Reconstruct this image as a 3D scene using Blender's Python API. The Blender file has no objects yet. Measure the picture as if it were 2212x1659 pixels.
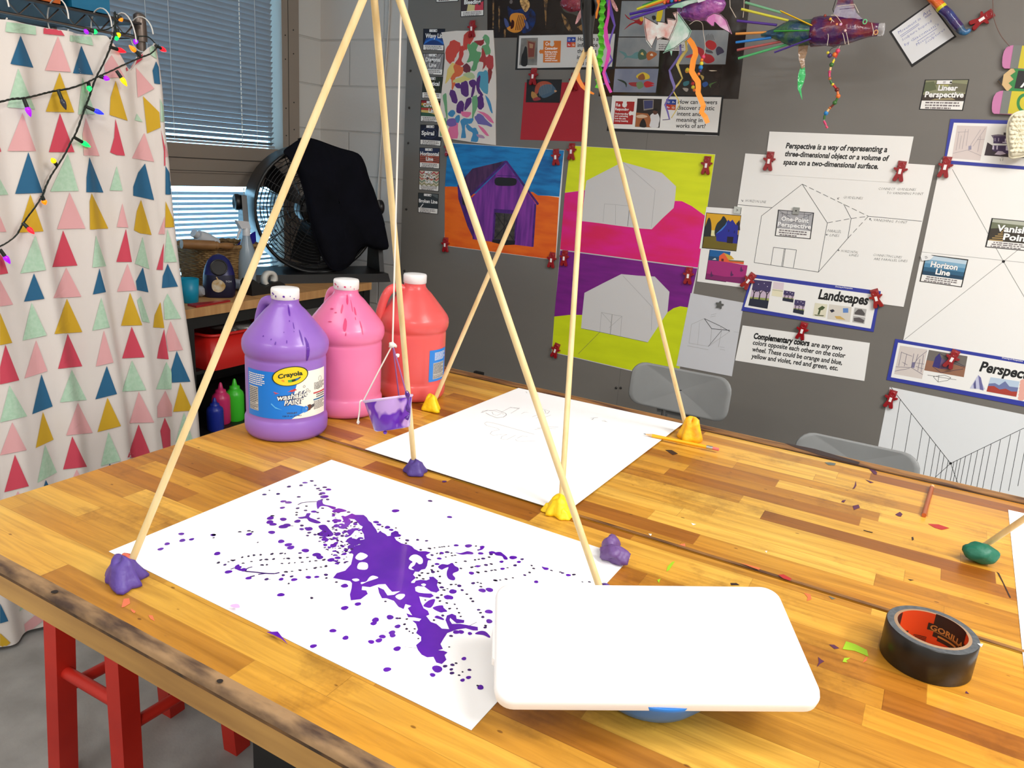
import bpy, math, random
from mathutils import Vector, Matrix
from mathutils.bvhtree import BVHTree
from mathutils.geometry import tessellate_polygon
random.seed(7)
S = bpy.context.scene
COL = S.collection
V = Vector
PI = math.pi
ROT = Matrix(((0.86623997, 0.19731109, -0.45901705), (0.49457036, -0.20823619, 0.84382335), (0.07091175, -0.95796974, -0.27796673)))
FPX = 1641.19
TZ = 0.76                       # table top height
CAM = V((0, 0, TZ + 0.56962))
YB = 2.93                       # front face of the grey display board
XL = -2.78                      # window wall
def ray(px, py):
 return ROT @ V((px - 1106, py - 829.5, FPX))
def depth(p):
 return (ROT.transposed() @ (V(p) - CAM)).z
def tab(px, py, z=0.0):
 r = ray(px, py)
 return CAM + r * ((TZ + z - CAM.z) / r.z)
def yat(px, py, y):
 r = ray(px, py)
 return CAM + r * (y / r.y)
def xat(px, py, x):
 r = ray(px, py)
 return CAM + r * (x / r.x)
def near(px, py, x, y):
 r = ray(px, py)
 return CAM + r * ((x * r.x + y * r.y) / (r.x * r.x + r.y * r.y))
def onplane(px, py, o, n):
 r = ray(px, py)
 return CAM + r * ((o - CAM).dot(n) / r.dot(n))
def lin(c):
 def f(u):
  u /= 255.0
  return u / 12.92 if u <= 0.04045 else ((u + 0.055) / 1.055) ** 2.4
 return (f(c[0]), f(c[1]), f(c[2]), 1.0)
MATS = {}
def mat(name, col, rough=0.5, metal=0.0, spec=0.5, col2=None, scale=(10, 10, 10), lo=0.35, hi=0.65, emit=None, estr=0.0, trans=0.0, alpha=1.0, coat=0.0, bump=0.0, bscale=60.0, sheen=0.0, detail=4.0):
 if name in MATS:
  return MATS[name]
 m = bpy.data.materials.new(name)
 m.use_nodes = True
 nt = m.node_tree
 b = nt.nodes['Principled BSDF']
 b.inputs['Base Color'].default_value = lin(col)
 b.inputs['Roughness'].default_value = rough
 b.inputs['Metallic'].default_value = metal
 b.inputs['Specular IOR Level'].default_value = spec
 b.inputs['Transmission Weight'].default_value = trans
 b.inputs['Alpha'].default_value = alpha
 b.inputs['Coat Weight'].default_value = coat
 b.inputs['Sheen Weight'].default_value = sheen
 if emit:
  b.inputs['Emission Color'].default_value = lin(emit)
  b.inputs['Emission Strength'].default_value = estr
 tc = None
 if col2 or bump:
  tc = nt.nodes.new('ShaderNodeTexCoord')
 if col2:
  mp = nt.nodes.new('ShaderNodeMapping')
  mp.inputs['Scale'].default_value = scale
  nt.links.new(tc.outputs['Object'], mp.inputs['Vector'])
  nz = nt.nodes.new('ShaderNodeTexNoise')
  nz.inputs['Scale'].default_value = 1.0
  nz.inputs['Detail'].default_value = detail
  nt.links.new(mp.outputs[0], nz.inputs['Vector'])
  rp = nt.nodes.new('ShaderNodeValToRGB')
  rp.color_ramp.elements[0].position = lo
  rp.color_ramp.elements[1].position = hi
  rp.color_ramp.elements[0].color = lin(col)
  rp.color_ramp.elements[1].color = lin(col2)
  nt.links.new(nz.outputs['Fac'], rp.inputs[0])
  nt.links.new(rp.outputs[0], b.inputs['Base Color'])
 if bump:
  n2 = nt.nodes.new('ShaderNodeTexNoise')
  n2.inputs['Scale'].default_value = bscale
  nt.links.new(tc.outputs['Object'], n2.inputs['Vector'])
  bp = nt.nodes.new('ShaderNodeBump')
  bp.inputs['Strength'].default_value = bump
  bp.inputs['Distance'].default_value = 0.01
  nt.links.new(n2.outputs['Fac'], bp.inputs['Height'])
  nt.links.new(bp.outputs[0], b.inputs['Normal'])
 MATS[name] = m
 return m
WL = {}
class MB:
 def __init__(s):
  s.v, s.f, s.m, s.sm, s.mats = [], [], [], [], []
 def mi(s, mt):
  for i, x in enumerate(s.mats):
   if x is mt:
    return i
  s.mats.append(mt)
  return len(s.mats) - 1
 def add(s, vs, fs, mt, smooth=False):
  o, k = len(s.v), s.mi(mt)
  s.v.extend(V(p) for p in vs)
  for f in fs:
   s.f.append(tuple(o + i for i in f))
   s.m.append(k)
   s.sm.append(smooth)
 def poly(s, pts, mt):
  if len(pts) <= 4:
   s.add(pts, [tuple(range(len(pts)))], mt)
  else:
   s.add(pts, [tuple(t) for t in tessellate_polygon([pts])], mt)
 def prism(s, pts, off, mt, mt2=None, smooth=False):
  n = len(pts)
  a = [V(p) for p in pts]
  b = [p + off for p in a]
  tr = [tuple(range(n))] if n <= 4 else [tuple(t) for t in tessellate_polygon([a])]
  s.add(a, tr, mt)
  s.add(b, [tuple(reversed(t)) for t in tr], mt2 or mt)
  s.add(a + b, [(i, (i + 1) % n, n + (i + 1) % n, n + i) for i in range(n)], mt2 or mt, smooth)
 def box(s, lo, hi, mt):
  x0, y0, z0 = lo
  x1, y1, z1 = hi
  vs = [(x0, y0, z0), (x1, y0, z0), (x1, y1, z0), (x0, y1, z0), (x0, y0, z1), (x1, y0, z1), (x1, y1, z1), (x0, y1, z1)]
  s.add(vs, [(0, 3, 2, 1), (4, 5, 6, 7), (0, 1, 5, 4), (1, 2, 6, 5), (2, 3, 7, 6), (3, 0, 4, 7)], mt)
 def hexa(s, a, b, mt):        # two quads of 4 points
  s.add(list(a) + list(b), [(0, 3, 2, 1), (4, 5, 6, 7), (0, 1, 5, 4), (1, 2, 6, 5), (2, 3, 7, 6), (3, 0, 4, 7)], mt)
 def beam(s, p, q, w, h, mt, up=V((0, 0, 1))):
  p, q = V(p), V(q)
  d = (q - p).normalized()
  u = d.cross(up)
  if u.length < 1e-4:
   u = d.cross(V((0, 1, 0)))
  u.normalize()
  w2 = u * w / 2
  h2 = u.cross(d).normalized() * h / 2
  s.hexa([p - w2 - h2, p + w2 - h2, p + w2 + h2, p - w2 + h2], [q - w2 - h2, q + w2 - h2, q + w2 + h2, q - w2 + h2], mt)
 def grid(s, rows, mt, smooth=True, cu=False, cv=False):
  nr, nc = len(rows), len(rows[0])
  fs = []
  for i in range(nr if cv else nr - 1):
   for j in range(nc if cu else nc - 1):
    fs.append((i * nc + j, i * nc + (j + 1) % nc, ((i + 1) % nr) * nc + (j + 1) % nc, ((i + 1) % nr) * nc + j))
  s.add([p for r in rows for p in r], fs, mt, smooth)
 def tube(s, path, r, mt, n=8, cap=True, flat=1.0):
  path = [V(p) for p in path]
  m = len(path)
  rs = r if isinstance(r, (list, tuple)) else [r] * m
  rows = []
  t0 = (path[1] - path[0]).normalized()
  u = t0.cross(V((0, 0, 1)))
  if u.length < 1e-3:
   u = t0.cross(V((0, 1, 0)))
  u.normalize()
  for i in range(m):
   t = (path[min(i + 1, m - 1)] - path[max(i - 1, 0)])
   if t.length < 1e-9:
    t = t0
   t = t.normalized()
   u = (u - t * u.dot(t))
   if u.length < 1e-6:
    u = t.orthogonal()
   u.normalize()
   w = t.cross(u)
   rows.append([path[i] + u * (rs[i] * math.cos(2 * PI * k / n)) + w * (rs[i] * flat * math.sin(2 * PI * k / n)) for k in range(n)])
  s.grid(rows, mt, True, cu=True)
  if cap:
   s.add(rows[0], [tuple(reversed(range(n)))], mt)
   s.add(rows[-1], [tuple(range(n))], mt)
 def lathe(s, prof, mt, o=V((0, 0, 0)), M=None, n=32, smooth=True, capb=True, capt=True):
  M = M or Matrix.Identity(3)
  rows = [[V(o) + M @ V((r * math.cos(2 * PI * k / n), r * math.sin(2 * PI * k / n), z)) for k in range(n)] for r, z in prof]
  s.grid(rows, mt, smooth, cu=True)
  if capb and prof[0][0] > 1e-5:
   s.add(rows[0], [tuple(reversed(range(n)))], mt)
  if capt and prof[-1][0] > 1e-5:
   s.add(rows[-1], [tuple(range(n))], mt)
 def ball(s, c, r, mt, n=12, m=8, M=None, noise=0.0, seed=0):
  rx, ry, rz = r if isinstance(r, (list, tuple)) else (r, r, r)
  M = M or Matrix.Identity(3)
  rnd = random.Random(seed)
  ph = [(rnd.uniform(0, 6), rnd.choice((2, 3, 4)), rnd.uniform(0, 6)) for _ in range(4)]
  rows = []
  for i in range(m + 1):
   th = PI * i / m
   row = []
   for k in range(n):
    a = 2 * PI * k / n
    q = 1.0
    if noise:
     for p0, fr, p1 in ph:
      q += noise * 0.5 * math.sin(fr * a + p0) * math.sin(fr * th + p1) * math.sin(th)
    row.append(V(c) + M @ V((rx * q * math.sin(th) * math.cos(a), ry * q * math.sin(th) * math.sin(a), -rz * q * math.cos(th))))
   rows.append(row)
  s.grid(rows, mt, True, cu=True)
 def text(s, body, p0, p1, up, mt, bold=0.0, res=2):
  vs, fs, w, x0 = textgeo(body, bold, res)
  e = (V(p1) - V(p0)) / w
  s.add([V(p0) + e * (x - x0) + V(up) * y for x, y in vs], fs, mt)
 def textf(s, body, f, mt, bold=0.0, res=2):   # f(u in 0..1, v in cap heights) -> point
  vs, fs, w, x0 = textgeo(body, bold, res)
  s.add([f((x - x0) / w, y) for x, y in vs], fs, mt)
 def build(s, name, parent=None, label=None, cat=None, group=None, kind=None, origin=None):
  if not s.v:
   return None
  if parent is not None:
   o = WL[parent.name]
  elif origin is not None:
   o = V(origin)
  else:
   xs, ys, zs = [p.x for p in s.v], [p.y for p in s.v], [p.z for p in s.v]
   o = V(((min(xs) + max(xs)) / 2, (min(ys) + max(ys)) / 2, min(zs)))
  me = bpy.data.meshes.new(name)
  me.from_pydata([p - o for p in s.v], [], s.f)
  for m in s.mats:
   me.materials.append(m)
  me.polygons.foreach_set('material_index', s.m)
  me.polygons.foreach_set('use_smooth', s.sm)
  me.update()
  ob = bpy.data.objects.new(name, me)
  COL.objects.link(ob)
  if parent is not None:
   ob.parent = parent
  else:
   ob.location = o
  WL[ob.name] = o
  tag(ob, label, cat, group, kind)
  return ob
def tag(ob, label=None, cat=None, group=None, kind=None):
 for k, x in (('label', label), ('category', cat), ('group', group), ('kind', kind)):
  if x:
   ob[k] = x
 return ob
def thing(name, loc, label, cat, group=None, kind=None):
 o = bpy.data.objects.new(name, None)
 o.empty_display_size = 0.02
 COL.objects.link(o)
 o.location = loc
 WL[o.name] = V(loc)
 return tag(o, label, cat, group, kind)
def copy_tree(src, parent=None):
 c = src.copy()
 COL.objects.link(c)
 if parent is not None:
  c.parent = parent
 for k in ('label', 'group'):
  if k in c.keys() and parent is None:
   del c[k]
 for ch in list(src.children):
  copy_tree(ch, c)
 return c
_TC = {}
def textgeo(body, bold=0.0, res=2):
 key = (body, bold, res)
 if key not in _TC:
  cu = bpy.data.curves.new('lettering', 'FONT')
  cu.body = body
  cu.size = 1.0
  cu.offset = bold
  cu.resolution_u = res
  ob = bpy.data.objects.new('lettering', cu)
  COL.objects.link(ob)
  dg = bpy.context.evaluated_depsgraph_get()
  me = bpy.data.meshes.new_from_object(ob.evaluated_get(dg), depsgraph=dg)
  vs = [(v.co.x, v.co.y) for v in me.vertices]
  fs = [tuple(p.vertices) for p in me.polygons]
  bpy.data.objects.remove(ob)
  bpy.data.meshes.remove(me)
  bpy.data.curves.remove(cu)
  x0, x1 = min(x for x, y in vs), max(x for x, y in vs)
  cap = 0.69
  vs = [(x, y / cap) for x, y in vs]
  _TC[key] = (vs, fs, max(x1 - x0, 1e-3), x0)
 return _TC[key]
def smooth_closed(pts, n=4):
 m = len(pts)
 out = []
 for i in range(m):
  p0, p1, p2, p3 = (V((*pts[(i + k - 1) % m], 0)) for k in range(4))
  for j in range(n):
   t = j / n
   q = 0.5 * ((2 * p1) + (p2 - p0) * t + (2 * p0 - 5 * p1 + 4 * p2 - p3) * t * t + (3 * p1 - p0 - 3 * p2 + p3) * t ** 3)
   out.append((q.x, q.y))
 return out
def smooth_open(pts, n=5):
 q = [V(p) if len(p) == 3 else V((*p, 0)) for p in pts]
 q = [q[0] * 2 - q[1]] + q + [q[-1] * 2 - q[-2]]
 out = []
 for i in range(1, len(q) - 2):
  p0, p1, p2, p3 = q[i - 1:i + 3]
  for j in range(n):
   t = j / n
   out.append(0.5 * ((2 * p1) + (p2 - p0) * t + (2 * p0 - 5 * p1 + 4 * p2 - p3) * t * t + (3 * p1 - p0 - 3 * p2 + p3) * t ** 3))
 out.append(q[-2])
 return out
class Plane:
 """A real surface (the board, the table top); pixel positions are turned into points on it."""
 LS = 0.0005
 def __init__(s, o, n):
  s.o, s.n = V(o), V(n)
 cnt = 0
 def p(s, px, py, l=0.0):
  return onplane(px, py, s.o + s.n * (l * s.LS), s.n)
 def k(s, px, py):
  return depth(s.p(px, py)) / FPX
 def poly(s, mb, pts, mt, l):
  l += s.up()
  mb.poly([s.p(x, y, l) for x, y in pts], mt)
 def blob(s, mb, pts, mt, l, n=4):
  s.poly(mb, smooth_closed(pts, n), mt, l)
 def up(s, m=0):
  s.cnt += 1
  return 0.05 * (s.cnt % m) if m else 0.02 * s.cnt
 def sheet(s, mb, pts, mt, l, back=None, under=0.0):
  s.cnt = 0
  a = [s.p(x, y, l) for x, y in pts]
  th = (l - under) * s.LS * 0.9
  mb.prism(a, s.n * -th, mt, back)
 def line(s, mb, pts, w, mt, l, dash=None):
  l += s.up(7)
  q = [s.p(x, y, l) for x, y in pts]
  for a, b in zip(q, q[1:]):
   d = b - a
   L = d.length
   if L < 1e-6:
    continue
   d = d / L
   h = s.n.cross(d).normalized() * (w * depth(a) / FPX / 2)
   segs = [(0, L)]
   if dash:
    u = dash * depth(a) / FPX
    segs, t = [], 0.0
    while t < L:
     segs.append((t, min(L, t + u)))
     t += u * 1.5
   for t0, t1 in segs:
    p, r = a + d * t0, a + d * t1
    mb.add([p - h, r - h, r + h, p + h], [(0, 1, 2, 3)], mt)
 def disc(s, mb, px, py, r, mt, l, n=12, jit=0.0):
  c = s.p(px, py, l + s.up(9))
  rr = r * depth(c) / FPX
  u = V((1, 0, 0))
  w = s.n.cross(u)
  ph = random.uniform(0, 6)
  pts = []
  for k in range(n):
   a = 2 * PI * k / n
   q = rr * (1 + jit * math.sin(2 * a + ph) + jit * 0.5 * math.sin(3 * a + 2 * ph))
   pts.append(c + u * q * math.cos(a) + w * q * math.sin(a))
  mb.poly(pts, mt)
 def text(s, mb, body, p0, p1, h, mt, l, bold=0.0, slant=0.0, res=2):
  a, b = s.p(*p0, l), s.p(*p1, l)
  H = h * depth(a) / FPX
  e = (b - a).normalized()
  up = s.n.cross(e).normalized()
  if up.dot(V((0, 0.3, 1))) < 0:
   up = -up
  mb.text(body, a, b, up * H + e * (slant * H), mt, bold, res)
 def bars(s, mb, quad, rows, mt, l, seed=0, fill=0.5):
  """rows of tiny illegible print: short strokes inside a quad TL TR BR BL"""
  rnd = random.Random(seed)
  tl, tr, br, bl = [V((*q, 0)) for q in quad]
  for r in range(rows):
   v = (r + 0.5) / rows
   hv = fill * 0.5 / rows
   t = 0.04 + rnd.uniform(0, 0.05)
   end = 0.96 - (rnd.uniform(0.1, 0.4) if r == rows - 1 else rnd.uniform(0, 0.06))
   while t < end:
    w = min(rnd.uniform(0.03, 0.11), end - t)
    def q(a, b):
     p = (tl.lerp(tr, a)).lerp(bl.lerp(br, a), b)
     return s.p(p.x, p.y, l)
    mb.add([q(t, v - hv), q(t + w, v - hv), q(t + w, v + hv), q(t, v + hv)], [(0, 1, 2, 3)], mt)
    t += w + rnd.uniform(0.012, 0.025)
WALL = Plane((0, YB, 0), (0, -1, 0))
TAB = Plane((0, 0, TZ), (0, 0, 1))
def zp(o, sc):
 """points read in an enlarged crop of the photograph -> frame pixels"""
 return lambda *pts: [(o[0] + x / sc, o[1] + y / sc) for x, y in pts]
cd = bpy.data.cameras.new('camera')
cd.sensor_fit = 'HORIZONTAL'
cd.sensor_width = 36.0
cd.lens = FPX / 2212 * 36.0
cd.clip_start = 0.02
cam = bpy.data.objects.new('camera', cd)
COL.objects.link(cam)
cx, cy, cz = (ROT @ V((1, 0, 0)), -(ROT @ V((0, 1, 0))), -(ROT @ V((0, 0, 1))))
mw = Matrix((cx, cy, cz)).transposed().to_4x4()
mw.translation = CAM
cam.matrix_world = mw
S.camera = cam
S.view_settings.view_transform = 'Standard'
S.view_settings.look = 'None'
S.view_settings.gamma = 1.0
S.view_settings.exposure = 0.0
S.view_settings.use_curve_mapping = False
S.cycles.use_denoising = True
S.cycles.max_bounces = 8
w = bpy.data.worlds.new('sky')
S.world = w
w.use_nodes = True
bg = w.node_tree.nodes['Background']
bg.inputs[0].default_value = (0.42, 0.75, 1.0, 1)
bg.inputs[1].default_value = 6.5
def area(name, loc, sx, sy, power, rot=(0, 0, 0), col=(1, 0.985, 0.955)):
 l = bpy.data.lights.new(name, 'AREA')
 l.shape = 'RECTANGLE'
 l.size, l.size_y = sx, sy
 l.energy = power
 l.color = col
 o = bpy.data.objects.new(name, l)
 COL.objects.link(o)
 o.location = loc
 o.rotation_euler = rot
 return o
LP = 1.0
area('ceiling_lamp', (0.9, 1.3, 2.74), 1.2, 0.6, 34 * LP)
area('ceiling_lamp', (-1.2, 0.2, 2.74), 1.2, 0.6, 16 * LP)
area('ceiling_lamp', (2.0, 0.9, 2.74), 0.6, 1.2, 92 * LP)
area('ceiling_lamp', (1.2, -1.5, 2.74), 1.2, 0.6, 66 * LP)  # unseen fill lamp, added behind the camera to brighten the upright surfaces
area('ceiling_lamp', (-1.4, -2.2, 2.74), 1.2, 0.6, 36 * LP)  # weaker added fill from behind left, lifts the wall and board
M_BLOCKB = None
def block_mat(name, col, axis):
 m = bpy.data.materials.new(name)
 m.use_nodes = True
 nt = m.node_tree
 b = nt.nodes['Principled BSDF']
 tc = nt.nodes.new('ShaderNodeTexCoord')
 sp = nt.nodes.new('ShaderNodeSeparateXYZ')
 cb = nt.nodes.new('ShaderNodeCombineXYZ')
 nt.links.new(tc.outputs['Object'], sp.inputs[0])
 nt.links.new(sp.outputs[axis], cb.inputs[0])
 nt.links.new(sp.outputs['Z'], cb.inputs[1])
 br = nt.nodes.new('ShaderNodeTexBrick')
 br.inputs['Scale'].default_value = 1.0
 br.inputs['Brick Width'].default_value = 0.40
 br.inputs['Row Height'].default_value = 0.203
 br.inputs['Mortar Size'].default_value = 0.006
 br.inputs['Mortar Smooth'].default_value = 0.6
 br.inputs['Color1'].default_value = lin(col)
 br.inputs['Color2'].default_value = lin([x * 0.97 for x in col])
 br.inputs['Mortar'].default_value = lin([x * 0.9 for x in col])
 nt.links.new(cb.outputs[0], br.inputs['Vector'])
 nt.links.new(br.outputs['Color'], b.inputs['Base Color'])
 bp = nt.nodes.new('ShaderNodeBump')
 bp.inputs['Strength'].default_value = 0.5
 bp.inputs['Distance'].default_value = 0.006
 bp.invert = True
 nt.links.new(br.outputs['Fac'], bp.inputs['Height'])
 nz = nt.nodes.new('ShaderNodeTexNoise')
 nz.inputs['Scale'].default_value = 90
 nt.links.new(tc.outputs['Object'], nz.inputs['Vector'])
 b2 = nt.nodes.new('ShaderNodeBump')
 b2.inputs['Strength'].default_value = 0.15
 b2.inputs['Distance'].default_value = 0.004
 nt.links.new(nz.outputs['Fac'], b2.inputs['Height'])
 nt.links.new(bp.outputs[0], b2.inputs['Normal'])
 nt.links.new(b2.outputs[0], b.inputs['Normal'])
 b.inputs['Roughness'].default_value = 0.6
 return m
MB_X = block_mat('painted block back', (206, 200, 193), 'X')
MB_Y = block_mat('painted block side', (204, 202, 197), 'Y')
M_floor = mat('speckled concrete floor', (128, 127, 124), 0.55, col2=(150, 149, 146), scale=(9, 9, 9), bump=0.05, bscale=150)
M_ceil = mat('white ceiling tile', (225, 223, 218), 0.9)
M_plain = mat('painted wall far', (190, 188, 184), 0.8)
X1, Y0, ZC = 3.2, -3.0, 2.8
def struct(name, fn, mt):
 mb = MB()
 fn(mb, mt)
 return mb.build(name, kind='structure', origin=(0, 0, 0))
struct('floor', lambda m, t: m.box((XL - 0.1, Y0 - 0.1, -0.06), (X1 + 0.1, 3.05, 0), t), M_floor)
struct('ceiling', lambda m, t: m.box((XL - 0.1, Y0 - 0.1, ZC), (X1 + 0.1, 3.05, ZC + 0.06), t), M_ceil)
struct('wall_back', lambda m, t: m.box((XL - 0.1, 2.95, 0), (X1 + 0.1, 3.05, ZC), t), MB_X)
struct('wall_right', lambda m, t: m.box((X1, Y0, 0), (X1 + 0.1, 2.95, ZC), t), M_plain)
struct('wall_front', lambda m, t: m.box((XL, Y0 - 0.1, 0), (X1, Y0, ZC), t), M_plain)
WY0, WY1, WZ0, WZ1 = 0.55, 2.79, 0.70, 2.55
def wl(m, t):
 m.box((XL - 0.1, Y0, 0), (XL, WY0, ZC), t)
 m.box((XL - 0.1, WY1, 0), (XL, 2.95, ZC), t)
 m.box((XL - 0.1, WY0, 0), (XL, WY1, WZ0), t)
 m.box((XL - 0.1, WY0, WZ1), (XL, WY1, ZC), t)
struct('wall_left', wl, MB_Y)
M_alu = mat('brown grey aluminium frame', (142, 130, 118), 0.45, 0.0, 0.5)
M_glass = mat('window glass', (235, 245, 250), 0.02, trans=1.0)
M_gap = mat('dark joint', (40, 37, 34), 0.8)
mb = MB()
JY = 2.685
ZT0, ZT1 = TZ + 0.385, TZ + 0.555
mb.box((XL - 0.08, JY, WZ0), (XL + 0.018, WY1, WZ1), M_alu)
mb.box((XL - 0.08, WY0, WZ0), (XL + 0.018, WY0 + 0.08, WZ1), M_alu)
mb.box((XL - 0.08, WY0, WZ0), (XL + 0.018, JY, WZ0 + 0.05), M_alu)
mb.box((XL - 0.08, WY0, WZ1 - 0.05), (XL + 0.018, JY, WZ1), M_alu)
mb.box((XL - 0.08, WY0 + 0.08, ZT0), (XL + 0.012, JY, ZT1), M_alu)
win = mb.build('window_1', kind='structure', origin=(XL, 1.6, WZ0))
mb = MB()
mb.box((XL + 0.012, WY0 + 0.08, ZT0 + 0.055), (XL + 0.0165, JY, ZT0 + 0.10), M_alu)
mb.box((XL + 0.012, WY0 + 0.08, ZT0 + 0.062), (XL + 0.0172, JY, ZT0 + 0.064), M_gap)
mb.box((XL + 0.012, WY0 + 0.08, ZT0 + 0.112), (XL + 0.0148, JY, ZT0 + 0.1145), M_gap)
mb.box((XL + 0.018, 2.722, WZ0), (XL + 0.0192, 2.7245, WZ1), M_gap)
for z in (TZ + 0.62, TZ + 0.74, TZ + 0.95, TZ + 1.05):
 mb.ball((XL + 0.019, 2.705, z), 0.003, M_gap, 8, 5)
 mb.ball((XL + 0.019, 2.755, z + 0.03), 0.003, M_gap, 8, 5)
mb.build('window_frame', win)
mb = MB()
mb.box((XL - 0.066, WY0 + 0.08, WZ0 + 0.05), (XL - 0.060, JY, ZT0), M_glass)
mb.box((XL - 0.066, WY0 + 0.08, ZT1), (XL - 0.060, JY, WZ1 - 0.05), M_glass)
mb.build('window_glass', win)
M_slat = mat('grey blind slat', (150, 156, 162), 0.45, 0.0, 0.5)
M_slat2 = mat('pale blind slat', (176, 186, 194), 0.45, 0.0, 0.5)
M_cord = mat('white cord', (235, 235, 230), 0.7)
def blind(name, label, z0, z1, tilt, pitch, mt, yr, open_low):
 t = thing(name, (XL, 1.7, z0), label, 'blind', 'window blinds')
 mb = MB()
 n = int((z1 - z0 - 0.02) / pitch)
 for i in range(n):
  z = z0 + 0.018 + i * pitch
  a = tilt
  if open_low and i < 3:
   a = tilt - 0.16 * (3 - i)
  h = 0.0125
  dx, dz = math.cos(a) * h, -math.sin(a) * h
  y0, y1 = WY0 + 0.1, yr
  c = XL - 0.016
  mb.grid([[V((c - dx, y, z + dz)), V((c - 0.0012, y, z + 0.0008)), V((c + dx, y, z - dz))] for y in (y0, y1)], mt)
 mb.build('slats', t)
 mb = MB()
 mb.box((XL - 0.026, WY0 + 0.1, z0), (XL - 0.004, yr, z0 + 0.010), mt)
 mb.build('bottom_rail', t)
 mb = MB()
 for y in (2.02, 2.12, 2.55):
  mb.tube([(XL - 0.002, y, z0 + 0.005), (XL - 0.002, y, z1)], 0.0008, M_cord, 5)
 mb.build('ladder_cord', t)
 mb = MB()
 k = 0
 z = z1
 while z > z0 - 0.004:
  mb.tube([(XL + 0.004, 2.46, z), (XL + 0.004, 2.46, z - 0.013)], 0.0022, M_cord, 6)
  z -= 0.0175
 mb.build('pull_cord', t)
 return t
blind('window_blind', 'tall dark grey venetian blind in the upper window sash', ZT1 + 0.003, WZ1 - 0.06, 0.98, 0.0215, M_slat, 2.655, True)
blind('window_blind', 'short bright blue-lit venetian blind in the lower window sash', WZ0 + 0.052, ZT0 - 0.004, 0.62, 0.0215, M_slat2, 2.675, False)
mb = MB()
pts = [yat(x, y, 2.944) for x, y in ((843, -120), (841, 20), (834, 130), (829, 185), (826, 260), (820, 360), (816, 430), (818, 520))]
mb.tube(smooth_open(pts, 4), 0.0045, mat('off-white cable', (190, 186, 180), 0.6), 6)
mb.build('wall_cable', None, 'thin off-white cable running down the painted block wall', 'cable')
def board_mat():
 m = mat('grey enamelled board', (110, 107, 103), 0.34, 0.0, 0.6, col2=(120, 116, 110), scale=(1.2, 1, 3.5), lo=0.3, hi=0.7)
 return m
mb = MB()
BX0 = yat(872, 330, YB).x
mb.box((BX0, YB, 0.0), (1.1, 2.949, 2.2), board_mat())
M_screw = mat('dark screw head', (30, 29, 28), 0.5)
for px, py in ((887, 153), (884, 233), (882, 309), (878, 452), (874, 585), (1331, 838), (1341, 838)):
 mb.ball(WALL.p(px, py, 1), 0.0055, M_screw, 8, 4)
board = mb.build('display_board', None, 'huge grey metal display board covering the back wall', 'board')
mb = MB()
s0 = WALL.p(1398, 300)
mb.box((s0.x - 0.0008, YB - 0.00004, 0.1), (s0.x + 0.0008, YB, 2.2), mat('seam line', (92, 88, 84), 0.6))
mb.build('panel_seam', board)
mb = MB()
a = WALL.p(1028, 803)
mb.box((a.x, YB - 0.02, a.z - 0.012), (a.x + 0.045, YB, a.z + 0.006), mat('black fitting', (26, 26, 26), 0.5))
mb.build('bottom_bracket', board)
XC = -1.97
M_chr = mat('tarnished chrome wire', (120, 108, 100), 0.38, 0.75)
M_shd = mat('dark shelf liner', (45, 40, 38), 0.7)
sh = thing('wire_shelf_unit', (-2.2, 0.9, 0), 'tall chrome wire shelf unit standing behind the patterned curtain', 'shelf')
ZS = TZ + 0.862
mb = MB()
YP = 1.452
for z, r in ((ZS, 0.0045), (ZS - 0.038, 0.0035)):
 mb.tube([(XC - 0.050, -0.3, z), (XC - 0.050, YP, z)], r, M_chr, 8)
 mb.tube([(XC - 0.47, -0.3, z), (XC - 0.47, YP, z)], r, M_chr, 8)
 mb.tube([(XC - 0.47, YP - 0.01, z), (XC - 0.050, YP - 0.01, z)], r, M_chr, 8)
zig = []
y = -0.3
k = 0
while y < YP:
 zig.append((XC - 0.050, y, ZS - 0.002 if k % 2 else ZS - 0.036))
 y += 0.034
 k += 1
mb.tube(zig, 0.0024, M_chr, 6)
for k in range(58):
 y = -0.28 + k * 0.03
 if y < YP:
  mb.tube([(XC - 0.47, y, ZS + 0.003), (XC - 0.050, y, ZS + 0.003)], 0.002, M_chr, 5)
mb.build('top_shelf', sh)
for z in (0.12, 0.66):
 mb = MB()
 mb.box((XC - 0.47, -0.3, z), (XC - 0.06, YP - 0.02, z + 0.03), M_chr)
 mb.build('lower_shelf', sh)
mb = MB()
mb.box((XC - 0.43, -0.3, ZS - 0.006), (XC - 0.02, YP - 0.02, ZS - 0.001), M_shd)
mb.build('shelf_liner', sh)
for x, y in ((XC - 0.056, YP), (XC - 0.47, YP), (XC - 0.056, -0.3), (XC - 0.47, -0.3)):
 mb = MB()
 mb.lathe([(0.0125, 0.0), (0.0125, ZS + 0.02)], M_chr, V((x, y, 0)), n=16)
 mb.lathe([(0.017, ZS - 0.045), (0.0175, ZS - 0.02), (0.0165, ZS + 0.004), (0.0155, ZS + 0.022), (0.008, ZS + 0.028)], M_chr, V((x, y, 0)), n=16)
 mb.build('post', sh)
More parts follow.
